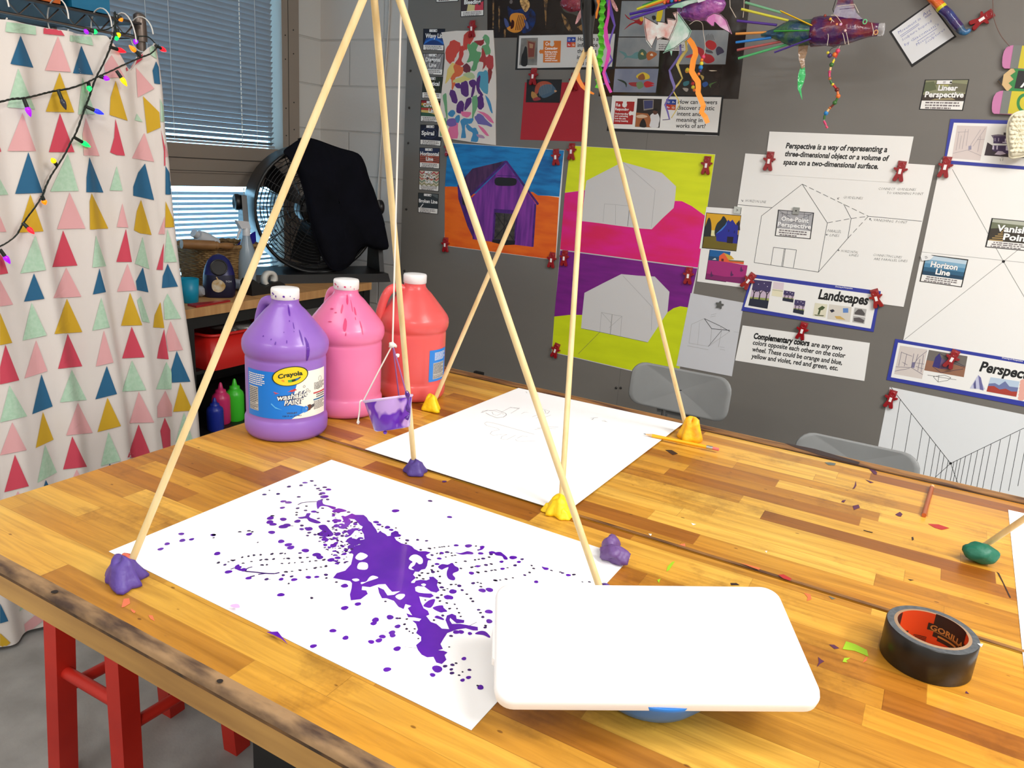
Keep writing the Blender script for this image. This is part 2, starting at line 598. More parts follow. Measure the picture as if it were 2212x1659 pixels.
for nm, lab, c, ya, yb, zt in (('storage_bin', 'yellow storage bin on the wire shelf beside the orange one', (232, 190, 30), 0.80, 1.095, 0.3),
       ('storage_bin', 'orange storage bin on the wire shelf between yellow and blue bins', (196, 92, 18), 1.105, 1.235, 0.3),
       ('storage_bin', 'blue storage bin at the end of the wire shelf', (20, 110, 150), 1.252, 1.365, 0.3)):
 mm = mat('bin plastic %d' % c[0], c, 0.45)
 t = thing(nm, (XC - 0.2, (ya + yb) / 2, ZS + 0.006), lab, 'bin', 'bins on the wire shelf')
 mb = MB()
 x0, x1 = XC - 0.36, XC - 0.035
 z0 = ZS + 0.006
 mb.hexa([V((x0 + .01, ya + .006, z0)), V((x1 - .01, ya + .006, z0)), V((x1 - .01, yb - .006, z0)), V((x0 + .01, yb - .006, z0))],
   [V((x0, ya, z0 + zt)), V((x1, ya, z0 + zt)), V((x1, yb, z0 + zt)), V((x0, yb, z0 + zt))], mm)
 mb.build('body', t)
 mb = MB()
 mb.box((x0 - 0.008, ya - 0.004, z0 + zt), (x1 + 0.008, yb + 0.004, z0 + zt + 0.012), mm)
 mb.build('rim', t)
M_cloth = mat('white cotton curtain', (226, 219, 213), 0.85, sheen=0.2, bump=0.06, bscale=500)
TOP = [(-60, 40), (0, 43), (40, 50), (100, 62), (150, 71), (222, 77), (232, 92), (246, 122), (257, 141), (270, 150), (290, 124), (306, 101), (318, 94), (330, 95), (342, 102)]
topyz = [(xat(x, y, XC).y, xat(x, y, XC).z) for x, y in TOP]
topyz = [(-0.3, topyz[0][1])] + topyz
EDGE = [xat(x, y, XC) for x, y in ((342, 102), (351, 150), (358, 200), (364, 280), (373, 345), (382, 440), (394, 540), (408, 650), (424, 760), (436, 860), (441, 942))]
edge = [(p.z, p.y) for p in EDGE] + [(0.012, EDGE[-1].y + 0.02)]
def interp(tab_, x):
 t = sorted(tab_)
 if x <= t[0][0]:
  return t[0][1]
 for (a, fa), (b, fb) in zip(t, t[1:]):
  if x <= b:
   return fa + (fb - fa) * (x - a) / (b - a)
 return t[-1][1]
YTOP = topyz[-1][0]
NU, NV = 300, 60
rows = []
for j in range(NV + 1):
 t = j / NV
 row = []
 for i in range(NU + 1):
  u = i / NU
  yt = -0.3 + (YTOP + 0.3) * u
  z = interp(topyz, yt) * (1 - t) + 0.012 * t
  ye = interp(edge, z)
  yy = -0.3 + (ye + 0.3) * u
  amp = 0.004 + 0.011 * u * u + 0.004 * t
  x = XC + 0.018 + amp * math.sin(2 * PI * yt / 0.118 + 0.8 * math.sin(3.1 * t) + 1.2) + 0.4 * amp * math.sin(2 * PI * yt / 0.071 + 2.0 + t)
  q = (yt - 1.405) / 0.016
  x -= 0.028 * math.exp(-q * q) * (0.35 + 0.65 * min(1, t * 4)) * max(0.0, 1 - 0.5 * t)
  q = (yt - 1.275) / 0.03
  x -= 0.03 * math.exp(-q * q) * max(0.0, 1 - 2.2 * t)
  q = max(0.0, (u - 0.985) / 0.015)
  x -= 0.03 * q * q
  row.append(V((x, yy, z)))
 rows.append(row)
mb = MB()
mb.grid(rows, M_cloth)
bvh = BVHTree.FromPolygons(mb.v, mb.f)
PC = {'B': mat('curtain blue', (38, 98, 136), 0.85), 'P': mat('curtain pink', (226, 170, 172), 0.85), 'R': mat('curtain crimson', (206, 72, 92), 0.85),
 'Y': mat('curtain mustard', (206, 166, 38), 0.85), 'M': mat('curtain mint', (172, 208, 180), 0.85, col2=(186, 216, 192), scale=(120, 120, 120))}
def cpt(px, py):
 d = ray(px, py).normalized()
 h = bvh.ray_cast(CAM, d)
 return h[0] - d * 0.0026 if h[0] else None
def tri_patch(pts, mt, n=7):
 """a printed shape laid on the cloth (fan of small triangles that follow the folds)"""
 c = (sum(p[0] for p in pts) / len(pts), sum(p[1] for p in pts) / len(pts))
 for a, b in zip(pts, pts[1:] + pts[:1]):
  g = {}
  vs, fs = [], []
  for i in range(n + 1):
   for j in range(n + 1 - i):
    s_, t_ = i / n, j / n
    q = cpt(c[0] + (a[0] - c[0]) * s_ + (b[0] - c[0]) * t_, c[1] + (a[1] - c[1]) * s_ + (b[1] - c[1]) * t_)
    if q is not None:
     g[(i, j)] = len(vs)
     vs.append(q)
  for i in range(n):
   for j in range(n - i):
    k = [(i, j), (i + 1, j), (i, j + 1)]
    if all(x in g for x in k):
     fs.append(tuple(g[x] for x in k))
    k = [(i + 1, j), (i + 1, j + 1), (i, j + 1)]
    if i + j < n - 1 and all(x in g for x in k):
     fs.append(tuple(g[x] for x in k))
  if fs:
   mb.add(vs, fs, mt, True)
TRI = {
(0, 0, 5.183): "M 75 245 400 285 405 390 60 355;R 490 295 665 312 725 400 487 378;M 785 395 1020 410 1045 510 785 462;B 232 398 375 758 117 715;P 650 405 795 805 505 788;B 912 510 1045 838 818 820;M 205 765 395 1225 80 1200;Y 668 810 832 1258 513 1250;M 925 870 1070 1280 875 1280;P 252 1265 405 1692 85 1690;R 672 1268 835 1703 548 1703;P 962 1320 1115 1745 940 1740 925 1500",
(180, 60, 5.183): "P 318 305 395 425 465 555 250 560 235 420;R 580 200 685 210 655 360 485 488 475 440 600 330;P 590 445 795 680 610 780;Y 362 592 497 1040 295 975 305 780;R 360 1020 467 1432 375 1425 300 1395 345 1230;Y 668 765 850 945 865 1115 715 1183;M 740 180 820 230 825 350 750 300;B 815 375 845 440 862 633 795 622 775 480;M 860 790 905 900 915 1055 870 1050;M 600 960 665 1055 575 1035;P 685 1175 793 1500 545 1460;R 868 1130 915 1340 920 1545 905 1545 905 1350;P 915 1290 960 1440 920 1450",
(0, 300, 5.183): "R 0 90 15 140 0 150;B 318 148 482 605 170 615;M 760 165 880 582 563 590;B 1002 205 1158 600 967 597 970 430;M 0 450 95 625 0 630;Y 340 620 488 1035 205 1050;P 780 600 957 1003 640 1010;Y 1028 610 1213 1003 1008 1015 1005 700;P 0 865 72 1040 0 1042;M 395 1080 517 1468 228 1507;R 707 1025 867 1417 587 1435;M 1075 1080 1190 1425 1035 1440;R 0 1290 35 1330 92 1505 0 1520",
(0, 600, 5.183): "B 380 -50 498 235 270 268;P 742 -115 912 212 598 228;B 1115 -105 1187 160 1040 187;P 0 20 148 300 0 320;M 355 278 523 645 255 703;Y 750 235 922 608 610 630;M 1135 220 1230 555 1035 592;Y 0 390 138 728 0 755;R 62 750 217 1147 0 1195 0 1000;P 405 700 532 1045 275 1127;R 760 628 922 990 650 1020;M 107 1205 305 1550 0 1620;B 465 1080 590 1440 362 1528;M 805 1030 972 1368 672 1395",
(0, 860, 6.913): "M 1618 505 1805 935 1505 1015;P 183 360 400 775 0 855;Y 642 205 800 620 535 745;P 1165 70 1385 518 988 558;R 222 845 432 1315 65 1405;M 675 700 850 1110 560 1265;R 1078 570 1300 1025 942 1065;B 685 1222 830 1500 600 1500;P 1145 1065 1270 1300 1040 1300;P 265 1390 380 1560 180 1560;B 1640 975 1700 1120 1590 1100",
(180, 340, 5.183): "M 375 95 440 372 297 370;B 692 68 793 478 560 428 560 330 615 170;B 920 95 960 160 1020 340 1015 418 920 415;P 438 515 505 785 375 780;Y 647 475 765 868 640 850 568 815 600 600;Y 920 490 1048 780 918 785;P 915 660 912 860 840 858;R 478 800 545 1170 370 1170;M 665 890 740 1250 580 1190;M 940 800 1050 1170 905 1175;R 903 960 890 1260 820 1258;P 495 1190 600 1490 378 1503;B 668 1230 730 1510 603 1485 590 1385;B 945 1190 1060 1445 880 1462 890 1330",
(200, 640, 4.881): "P 120 360 222 698 35 740;B 150 735 258 1030 30 1087;Y 157 1068 300 1368 52 1432;Y 395 -40 525 305 300 310;M 510 0 605 280 525 265 470 40;Y 715 60 757 335 640 328 655 200;M 790 -30 935 235 760 245 750 60;R 412 320 548 643 312 655;R 755 345 803 665 680 655 700 540;P 822 260 955 565 800 580 775 420;R 1072 340 1110 530 1065 555;M 415 675 565 990 312 1005;M 780 690 833 800 833 980 670 980;B 887 575 1032 900 838 910 830 770;M 1130 620 1160 860 1100 860;P 487 1005 650 1330 390 1337;P 768 995 838 1150 838 1265 685 1280 683 1160;Y 925 910 1055 1205 850 1218;R 485 1350 625 1700 370 1700;R 762 1280 820 1410 823 1580 745 1605 715 1420;M 965 1220 1060 1530 875 1540;P 1225 1300 1235 1450 1170 1480",
(0, 1080, 2.866): "B 0 640 52 750 0 765;P 150 770 215 715 270 745 160 830;Y 0 825 65 885 0 935;M 120 690 140 640 165 660",
}
for (ox, oy, sc), txt in TRI.items():
 for it in txt.split(';'):
  q = it.split()
  nums = [float(x) for x in q[1:]]
  tri_patch([(ox + nums[i] / sc, oy + nums[i + 1] / sc) for i in range(0, len(nums), 2)], PC[q[0]], 8)
curtain = thing('curtain', (XC, 0.9, 0), 'white curtain printed with rows of coloured triangles hanging from wire shelf', 'curtain')
mb.build('cloth', curtain)
M_ring = mat('white plastic ring', (228, 224, 218), 0.4)
for px, py, kz in ((3, 20, 0), (132, 42, 0), (226, 52, 0), (280, 82, 0), (318, 76, 0)):
 c = xat(px, py, XC + 0.006)
 mb = MB()
 zt, zb = ZS + 0.012, interp(topyz, c.y) - 0.02
 h = (zt - zb) / 2
 mb.tube([V((XC - 0.012 + 0.048 * math.cos(a), c.y + 0.006 * math.sin(a * 0.5 + px), (zt + zb) / 2 + h * math.sin(a))) for a in [2 * PI * k / 24 for k in range(23)]], 0.0018, M_ring, 6)
 mb.build('curtain_ring', curtain)
lights = thing('string_lights', xat(245, 30, XC + 0.05), 'dark twisted string of coloured bulbs draped across the curtain', 'string lights')
M_wire = mat('dark green wire', (24, 34, 28), 0.5)
def cur(px, py, off=0.012):
 off += 0.012
 h = bvh.ray_cast(CAM, ray(px, py).normalized())
 if h[0] is None:
  return xat(px, py, XC + 0.03)
 return h[0] - ray(px, py).normalized() * off
mb = MB()
for path in ([(247, 26), (249, 45), (247, 75), (241, 92), (236, 108), (222, 140), (208, 166), (199, 190), (192, 212), (184, 232), (176, 255), (165, 285), (154, 305), (140, 333), (125, 357), (110, 380), (98, 405), (92, 422), (76, 447), (60, 468), (48, 486), (35, 508), (18, 522), (0, 532), (-30, 545)],
   [(341, 98), (336, 106), (325, 116), (307, 123), (290, 130), (265, 141), (240, 153), (215, 164), (200, 172), (180, 181), (150, 191), (120, 196), (98, 201), (75, 207), (50, 212), (25, 214), (0, 220), (-40, 226)]):
 ctr = smooth_open([cur(x, y, 0.014) for x, y in path], 6)
 for ph in (0, 2.1, 4.2):
  q = []
  for i, p in enumerate(ctr):
   a = i * 0.75 + ph
   q.append(p + V((0.0022 * math.cos(a), 0.0022 * math.sin(a), 0.002 * math.sin(a + 1))))
  mb.tube(q, 0.0013, M_wire, 5)
mb.tube(smooth_open([xat(x, y, XC - 0.015) for x, y in ((247, 30), (255, 33), (262, 40), (235, 62), (205, 66), (180, 68), (140, 58))], 5), 0.0016, M_wire, 5)
mb.tube(smooth_open([xat(x, y, XC - 0.01) for x, y in ((247, 70), (270, 72), (296, 78), (320, 80), (338, 97))], 5), 0.0016, M_wire, 5)
mb.build('wire', lights)
BC = {'u': (150, 20, 230), 'b': (40, 50, 235), 'g': (20, 235, 110), 'y': (255, 200, 10), 'r': (255, 30, 45), 'o': (255, 130, 10), 'k': (50, 52, 66)}
BM = {k: mat('bulb ' + k, c, 0.15, emit=c, estr=(1.1 if k != 'k' else 0.0), trans=0.0) for k, c in BC.items()}
for bx in ("u 51.7 214 66.5 252.7", "k 125.4 195 142.8 237.3", "g 191 178 194 198", "u 215 165 237.3 171.7", "b 186.2 230.5 224.8 247", "g 161 297 196 318", "y 251.4 152.6 274.5 186.4", "r 237.9 101.5 272.6 113", "o 303.5 121.7 278.4 97.6",
  "u 296.7 79.3 290.9 95.7", "r 336.3 98.6 359.4 111", "y 253 62 257 82", "g 250 72 252 88", "g 195 66 211 70", "u 190 66 184 70", "o 256 34 264 47", "y 123.5 357.9 111 341.5", "o 90.7 423.5 98.4 442.8", "r 49.2 481.4 74.3 505.5", "u 0 539 22.2 570"):
 q = bx.split()
 x0, y0, x1, y1 = map(float, q[1:])
 a, b = cur(x0, y0, 0.016), cur(x1, y1, 0.026)
 if y0 < 90 and x0 < 335:
  a, b = xat(x0, y0, XC + 0.004), xat(x1, y1, XC + 0.008)
 d = b - a
 ax = d.normalized()
 m1 = a + d * 0.45
 bm_ = MB()
 bm_.tube([a, m1], [0.0042, 0.0046], M_wire, 8)
 so = bm_.build('bulb_socket', lights)
 bm_ = MB()
 bm_.tube([m1 + d * 0.55 * t for t in (0, 0.12, 0.3, 0.55, 0.8, 0.96, 1.0)], [0.0042, 0.0058, 0.0066, 0.0056, 0.0034, 0.0014, 0.0004], BM[q[0]], 10)
 bm_.build('bulb', so)
M_ply = mat('birch plywood', (196, 150, 96), 0.5, col2=(176, 128, 78), scale=(4, 40, 4))
M_blk = mat('black powder coat', (22, 22, 22), 0.5)
M_blkp = mat('matt black plastic', (16, 16, 17), 0.55)
SX, SY0, SY1 = -2.2, 1.58, 2.66
ZTOP = xat(600, 640, SX).z
low = thing('low_shelf', (-2.48, 2.1, 0), 'low black metal shelf with a plywood top under the window', 'shelf')
mb = MB()
mb.box((XL + 0.02, SY0, ZTOP - 0.032), (SX, SY1, ZTOP), M_ply)
mb.build('top', low)
mb = MB()
mb.box((XL + 0.03, SY0 + 0.01, ZTOP - 0.075), (SX - 0.012, SY1 - 0.005, ZTOP - 0.032), M_blk)
mb.build('apron', low)
for x in (SX - 0.045, XL + 0.03):
 for y in (SY0 + 0.10, SY1 - 0.045):
  mb = MB()
  mb.box((x, y, 0), (x + 0.04, y + 0.04, ZTOP - 0.032), M_blk)
  mb.build('leg', low)
ZSH = 0.3005
mb = MB()
mb.box((XL + 0.03, SY0 + 0.02, ZSH - 0.02), (SX - 0.01, SY1 - 0.01, ZSH), M_blk)
mb.build('lower_shelf', low)
mb = MB()
mb.box((XL + 0.03, SY0 + 0.02, ZSH), (XL + 0.04, SY1 - 0.01, ZTOP - 0.08), M_blk)
mb.build('back_panel', low)
mb = MB()
mb.box((XL + 0.03, SY0 + 0.02, 0.5), (SX - 0.1, SY1 - 0.01, 0.512), M_blk)
mb.build('middle_shelf', low)
M_red = mat('red plastic tray', (200, 30, 24), 0.35)
ty0, ty1, tx0, tx1 = 1.80, 2.12, -2.62, -2.225
zt0, zt1 = 0.513, 0.655
t = thing('red_tray', (-2.42, 1.95, 0.513), 'red plastic tray on the low shelf above the small paint bottles', 'tray')
mb = MB()
out0 = [(tx0 + .03, ty0 + .03), (tx1 - .035, ty0 + .03), (tx1 - .035, ty1 - .03), (tx0 + .03, ty1 - .03)]
out1 = [(tx0, ty0), (tx1, ty0), (tx1, ty1), (tx0, ty1)]
def rr(q, r, n=4):
 (x0, y0), (x1, y1) = q[0], q[2]
 o = []
 for cx_, cy_, a0 in ((x1 - r, y1 - r, 0), (x0 + r, y1 - r, PI / 2), (x0 + r, y0 + r, PI), (x1 - r, y0 + r, 1.5 * PI)):
  for k in range(n + 1):
   a = a0 + k * PI / 2 / n
   o.append((cx_ + r * math.cos(a), cy_ + r * math.sin(a)))
 return o
A, B_ = rr(out0, 0.03), rr(out1, 0.045)
Bi = [(x * 0.985 + 0.015 * (tx0 + tx1) / 2, y * 0.985 + 0.015 * (ty0 + ty1) / 2) for x, y in B_]
mb.grid([[V((x, y, zt0)) for x, y in A], [V((x, y, zt1)) for x, y in B_], [V((x, y, zt1 - 0.002)) for x, y in Bi], [V((x, y, zt0 + 0.006)) for x, y in A]], M_red, True, cu=True)
mb.poly([V((x, y, zt0)) for x, y in A], M_red)
mb.poly([V((x, y, zt0 + 0.006)) for x, y in A], M_red)
mb.build('body', t)
mb = MB()
rim = [V((x, y, zt1)) for x, y in B_]
mb.tube(rim + [rim[0], rim[1]], 0.006, M_red, 8)
mb.build('rim', t)
M_pap = mat('white paper', (238, 237, 233), 0.75)
M_silv = mat('crumpled foil packet', (170, 165, 160), 0.35, 0.4, bump=0.4, bscale=60)
mb = MB()
mb.ball((-2.36, 2.02, 0.645), (0.10, 0.075, 0.022), M_silv, 16, 8, noise=0.5, seed=3)
mb.build('foil_packet', None, 'crumpled silver grey packet heaped in the red tray', 'packet')
def squeeze(px, py, lab, col, ht, r, xx):
 p = xat(px, py, xx)
 c = V((xx, p.y, ZSH))
 mm = mat('squeeze bottle %d' % col[0], col, 0.35)
 t = thing('squeeze_bottle', c, lab, 'paint bottle', 'small squeeze bottles on the low shelf')
 mb = MB()
 mb.lathe([(r * 0.9, 0), (r, 0.006), (r, ht * 0.60), (r * 0.92, ht * 0.68), (r * 0.55, ht * 0.76)], mm, c, n=20)
 mb.build('body', t)
 mb = MB()
 mb.lathe([(r * 0.58, ht * 0.75), (r * 0.55, ht * 0.82), (r * 0.3, ht * 0.84), (r * 0.16, ht * 0.97), (r * 0.08, ht)], mm, c, n=16)
 mb.build('nozzle_cap', t)
squeeze(508, 880, 'small green squeeze bottle of paint on the low shelf', (60, 190, 40), 0.165, 0.034, -2.26)
squeeze(478, 880, 'small magenta squeeze bottle beside the green one', (196, 40, 100), 0.16, 0.034, -2.27)
squeeze(465, 905, 'small dark blue squeeze bottle in front of the magenta one', (24, 44, 150), 0.125, 0.030, -2.225)
mb = MB()
y0, y1 = xat(420, 670, SX - 0.015).y, xat(500, 660, SX - 0.015).y
mb.hexa([V((SX - 0.05, y0, ZTOP)), V((SX - 0.005, y0, ZTOP)), V((SX - 0.02, y1, ZTOP)), V((SX - 0.035, y1, ZTOP))],
  [V((SX - 0.05, y0, ZTOP + 0.008)), V((SX - 0.005, y0, ZTOP + 0.008)), V((SX - 0.02, y1, ZTOP + 0.006)), V((SX - 0.035, y1, ZTOP + 0.006))], mat('dark red card', (150, 20, 26), 0.5))
mb.build('red_strip', None, 'dark red tapered strip lying on the front of the plywood shelf top', 'strip')
c = xat(409, 640, SX - 0.10)
c = V((SX - 0.10, c.y, ZTOP))
mb = MB()
M_teal = mat('teal plastic', (0, 140, 175), 0.4)
mb.lathe([(0.026, 0), (0.030, 0.002), (0.034, 0.085), (0.032, 0.085), (0.028, 0.006), (0.0, 0.006)], M_teal, c, n=20)
mb.build('teal_cup', None, 'teal blue plastic cup beside the curtain edge on the low shelf', 'cup')
c = V((SX - 0.13, xat(475, 645, SX - 0.13).y, ZTOP))
d = (V((CAM.x, CAM.y, 0)) - V((c.x, c.y, 0))).normalized()
rt = V((-d.y, d.x, 0))
FR = Matrix((rt, -d, V((0, 0, 1)))).transposed()      # local x right, y away from camera, z up
M_navy = mat('navy blue plastic', (22, 26, 92), 0.32)
M_navyd = mat('dark navy plastic', (14, 16, 48), 0.4)
sp_ = thing('pencil_sharpener', c, 'navy blue electric pencil sharpener with gold apple sticker', 'sharpener')
def loft(mb, secs, mt, O, M, n=24, cap=True):
 """secs: (z, half width, front, back, power)"""
 rws = []
 for z, w_, f_, b_, pw in secs:
  r_ = []
  for k in range(n):
   a = 2 * PI * k / n
   ca, sa = math.cos(a), math.sin(a)
   x = w_ * math.copysign(abs(ca) ** pw, ca)
   y = math.copysign(abs(sa) ** pw, sa)
   y = y * (b_ if y > 0 else f_)
   r_.append(O + M @ V((x, y, z)))
  rws.append(r_)
 mb.grid(rws, mt, True, cu=True)
 if cap:
  mb.poly(list(reversed(rws[0])), mt)
  mb.poly(rws[-1], mt)
mb = MB()
loft(mb, [(0, .050, .040, .07, .6), (.008, .056, .046, .075, .6), (.05, .058, .048, .075, .65), (.085, .055, .044, .07, .7)], M_navyd, c, FR)
mb.build('body', sp_)
mb = MB()
loft(mb, [(.085, .055, .044, .07, .7), (.11, .049, .034, .066, .75), (.135, .038, .020, .058, .85), (.150, .022, .006, .045, 1), (.155, .006, .0, .03, 1)], M_navy, c, FR)
mb.build('hood', sp_)
mb = MB()
tilt = Matrix.Rotation(-0.95, 3, 'X')
MM = FR @ Matrix.Rotation(math.radians(62), 3, 'X')
mb.lathe([(0.031, 0.0), (0.031, 0.004), (0.027, 0.005), (0.024, -0.004), (0.0, -0.006)], mat('dark sharpener port', (20, 19, 22), 0.3), c + FR @ V((0, -0.036, 0.113)), MM, 24)
mb.build('pencil_port', sp_)
mb = MB()
M_gold = mat('gold foil sticker', (214, 178, 110), 0.25, 0.5, col2=(245, 235, 210), scale=(50, 50, 50))
cc = c + FR @ V((-0.004, -0.0495, 0.047))
mb.prism([cc + FR @ V((0.024 * math.cos(a) * (1 + 0.06 * math.cos(3 * a)), 0, 0.024 * math.sin(a))) for a in [2 * PI * k / 16 for k in range(16)]], FR @ V((0, -0.001, 0)), M_gold)
mb.prism([cc + FR @ V(q) for q in ((-0.004, 0, 0.024), (0.002, 0, 0.024), (-0.004, 0, 0.034), (-0.007, 0, 0.033))], FR @ V((0, -0.001, 0)), M_gold)
mb.build('apple_sticker', sp_)
mb = MB()
M_wl = mat('pale print', (200, 200, 205), 0.5)
a = c + FR @ V((0.022, -0.0485, 0.060))
mb.text('TCH', a, a + FR @ V((0.020, 0.006, 0)), FR @ V((0, 0, 0.006)), M_wl, 0.01)
mb.build('lettering', sp_)
M_gp = mat('grey white plastic', (160, 162, 168), 0.4)
for k, (px, py, lab) in enumerate(((425, 612, 'grey white tube end left of the sharpener in front of basket'), (522, 612, 'grey white tube end right of the sharpener'))):
 p = xat(px, py, SX - 0.17)
 p.z = ZTOP + 0.022
 mb = MB()
 mb.tube([p + V((-0.06, 0, 0)), p + V((0.0, 0, 0)), p + V((0.02, 0.004, 0)), p + V((0.032, 0.006, 0))], [0.021, 0.021, 0.02, 0.012], M_gp, 16)
 mb.build('paint_tube', None, lab, 'tube', 'tubes beside the sharpener')
M_wick = mat('brown wicker', (150, 118, 72), 0.7, col2=(110, 82, 48), scale=(60, 60, 60))
bk0 = V((-2.585, xat(472, 580, -2.585).y, ZTOP))
t = thing('wicker_basket', bk0, 'brown wicker basket under the lower blind behind the sharpener', 'basket')
mb = MB()
BW, BD, BH = 0.15, 0.11, 0.145
NR = 20
for j in range(NR):
 z = 0.004 + BH * j / (NR - 1)
 f = 0.82 + 0.18 * j / (NR - 1)
 path = []
 for k in range(97):
  a = 2 * PI * k / 96
  wv = 0.0035 * math.sin(24 * a + (PI if j % 2 else 0))
  ca, sa = math.cos(a), math.sin(a)
  x = (BD * f + wv) * math.copysign(abs(ca) ** 0.5, ca)
  y = (BW * f + wv) * math.copysign(abs(sa) ** 0.5, sa)
  path.append(bk0 + V((x, y, z)))
 mb.tube(path, 0.0045, M_wick, 5, cap=False)
loft(mb, [(0.002, BD * .8, BW * .8, BW * .8, .5), (0.004, BD * .8, BW * .8, BW * .8, .5)], M_wick, bk0, Matrix.Identity(3))
mb.build('woven_sides', t)
mb = MB()
path = []
for k in range(65):
 a = 2 * PI * k / 64
 ca, sa = math.cos(a), math.sin(a)
 path.append(bk0 + V((BD * 1.02 * math.copysign(abs(ca) ** 0.5, ca), BW * 1.02 * math.copysign(abs(sa) ** 0.5, sa), BH + 0.008 + 0.002 * math.sin(20 * a))))
mb.tube(path, 0.009, M_wick, 7, cap=False)
mb.build('rim', t)
M_pin = mat('turned wood rolling pin', (150, 108, 62), 0.5, col2=(128, 88, 48), scale=(30, 6, 30))
a, b = xat(392, 527, -2.50), xat(505, 553, -2.44)
a.z = b.z + 0.004
b.z = max(b.z, ZTOP + BH + 0.02)
a.z = b.z + 0.012
ax = (b - a)
t = thing('rolling_pin', a, 'wooden rolling pin laid across the wicker basket', 'rolling pin')
mb = MB()
mb.tube([a, a + ax * 0.62], 0.018, M_pin, 16)
mb.build('roller', t)
mb = MB()
mb.tube([a + ax * q for q in (0.62, 0.66, 0.68, 0.72, 0.85, 0.97, 1.0)], [0.012, 0.016, 0.016, 0.010, 0.014, 0.012, 0.004], M_pin, 14)
mb.build('handle', t)
a = xat(425, 512, -2.60)
mb = MB()
a.z = max(a.z, ZTOP + BH + 0.02)
M_wp = mat('milky white plastic', (205, 208, 212), 0.35)
mb.tube([a + V((0, 0.085, -0.035)), a + V((0, 0.03, -0.008)), a + V((0, 0.005, 0.006))], [0.030, 0.030, 0.022], M_wp, 16)
mb.tube([a + V((0, 0.003, 0.007)), a + V((0, -0.016, 0.016))], [0.015, 0.016], M_wp, 14)
mb.build('plastic_bottle', None, 'white plastic bottle tipped over on the wicker basket', 'bottle')
mb = MB()
M_bl = mat('royal blue card', (26, 24, 150), 0.5)
q = [xat(x, y, -2.50) for x, y in ((498, 546), (536, 512), (548, 546))]
q2 = [p + V((-0.004, 0, 0)) for p in q]
mb.prism([xat(x, y, -2.53) for x, y in ((497, 547), (528, 514), (552, 500), (556, 560), (520, 590))], V((-0.004, 0, 0)), M_bl)
mb.build('blue_folder', None, 'royal blue folder standing behind the black fan base', 'folder')
c = xat(533, 560, -2.47)
c = V((-2.47, c.y, ZTOP))
t = thing('spray_bottle', c, 'clear white spray bottle beside the black fan', 'spray bottle')
M_clr = mat('cloudy clear plastic', (170, 190, 205), 0.25, trans=0.35)
mb = MB()
mb.lathe([(0.034, 0), (0.036, 0.004), (0.036, 0.11), (0.032, 0.14), (0.017, 0.19), (0.014, 0.205)], M_clr, c, n=20)
mb.build('body', t)
mb = MB()
mb.lathe([(0.016, 0.200), (0.016, 0.225), (0.012, 0.232)], M_wp, c, n=16)
mb.hexa([c + V((-0.011, -0.030, 0.228)), c + V((0.011, -0.030, 0.228)), c + V((0.011, 0.016, 0.228)), c + V((-0.011, 0.016, 0.228))],
  [c + V((-0.007, -0.052, 0.262)), c + V((0.007, -0.052, 0.262)), c + V((0.007, 0.010, 0.255)), c + V((-0.007, 0.010, 0.255))], M_wp)
mb.build('spray_head', t)
mb = MB()
mb.tube([c + V((0, -0.028, 0.226)), c + V((0, -0.040, 0.205)), c + V((0, -0.046, 0.186))], [0.006, 0.005, 0.003], M_wp, 8)
mb.build('trigger', t)
n_ = V((0.87, -0.49, 0)).normalized()
FCX = near(686, 456, -2.38, 2.54)
fr = V((-n_.y, n_.x, 0))
up = V((0, 0, 1))
FM = Matrix((fr, up, n_)).transposed()         # local x right, y up, z out of the face
RF = 0.272
fan = thing('drum_fan', (FCX.x, FCX.y, ZTOP), 'large black drum fan standing in the corner under a dark jacket', 'fan')
M_fan = mat('black fan plastic', (13, 13, 14), 0.38)
M_steel = mat('black wire grille', (34, 34, 36), 0.25, 0.3)
mb = MB()
mb.lathe([(RF * 0.93, -0.20), (RF, -0.17), (RF, 0.0), (RF * 1.0, 0.012), (RF * 0.955, 0.012), (RF * 0.95, -0.17)], M_fan, FCX, FM, 48, capb=False, capt=False)
mb.build('housing', fan)
mb = MB()
for r in [0.03 + 0.0135 * k for k in range(18)]:
 dome = 0.03 * (1 - (r / RF) ** 2)
 mb.tube([FCX + FM @ V((r * math.cos(a), r * math.sin(a), dome)) for a in [2 * PI * k / 40 for k in range(41)]], 0.0016, M_steel, 4, cap=False)
for k in range(12):
 a = 2 * PI * k / 12
 mb.tube([FCX + FM @ V((r * math.cos(a), r * math.sin(a), 0.028 * (1 - (r / RF) ** 2))) for r in (0.03, 0.1, 0.2, RF * 0.96)], 0.0018, M_steel, 4)
mb.lathe([(0.04, 0.026), (0.04, 0.034), (0.02, 0.038), (0, 0.038)], M_fan, FCX, FM, 24)
mb.build('front_grille', fan)
mb = MB()
for r in [0.05 + 0.03 * k for k in range(8)]:
 mb.tube([FCX + FM @ V((r * math.cos(a), r * math.sin(a), -0.19)) for a in [2 * PI * k / 32 for k in range(33)]], 0.002, M_steel, 4, cap=False)
for k in range(16):
 a = 2 * PI * k / 16
 mb.tube([FCX + FM @ V((r * math.cos(a), r * math.sin(a), -0.19)) for r in (0.03, RF * 0.94)], 0.002, M_steel, 4)
mb.build('rear_grille', fan)
for k in range(3):
 a0 = 2 * PI * k / 3 + 0.4
 mb = MB()
 rws = []
 for i in range(7):
  r = 0.05 + (RF * 0.88 - 0.05) * i / 6
  hw = 0.35 - 0.02 * i
  rws.append([FCX + FM @ V((r * math.cos(a0 + hw * (t - 0.5) * 2), r * math.sin(a0 + hw * (t - 0.5) * 2), -0.09 + 0.05 * (t - 0.5) * 2)) for t in (0, .25, .5, .75, 1)])
 mb.grid(rws, M_fan)
 mb.build('blade', fan)
mb = MB()
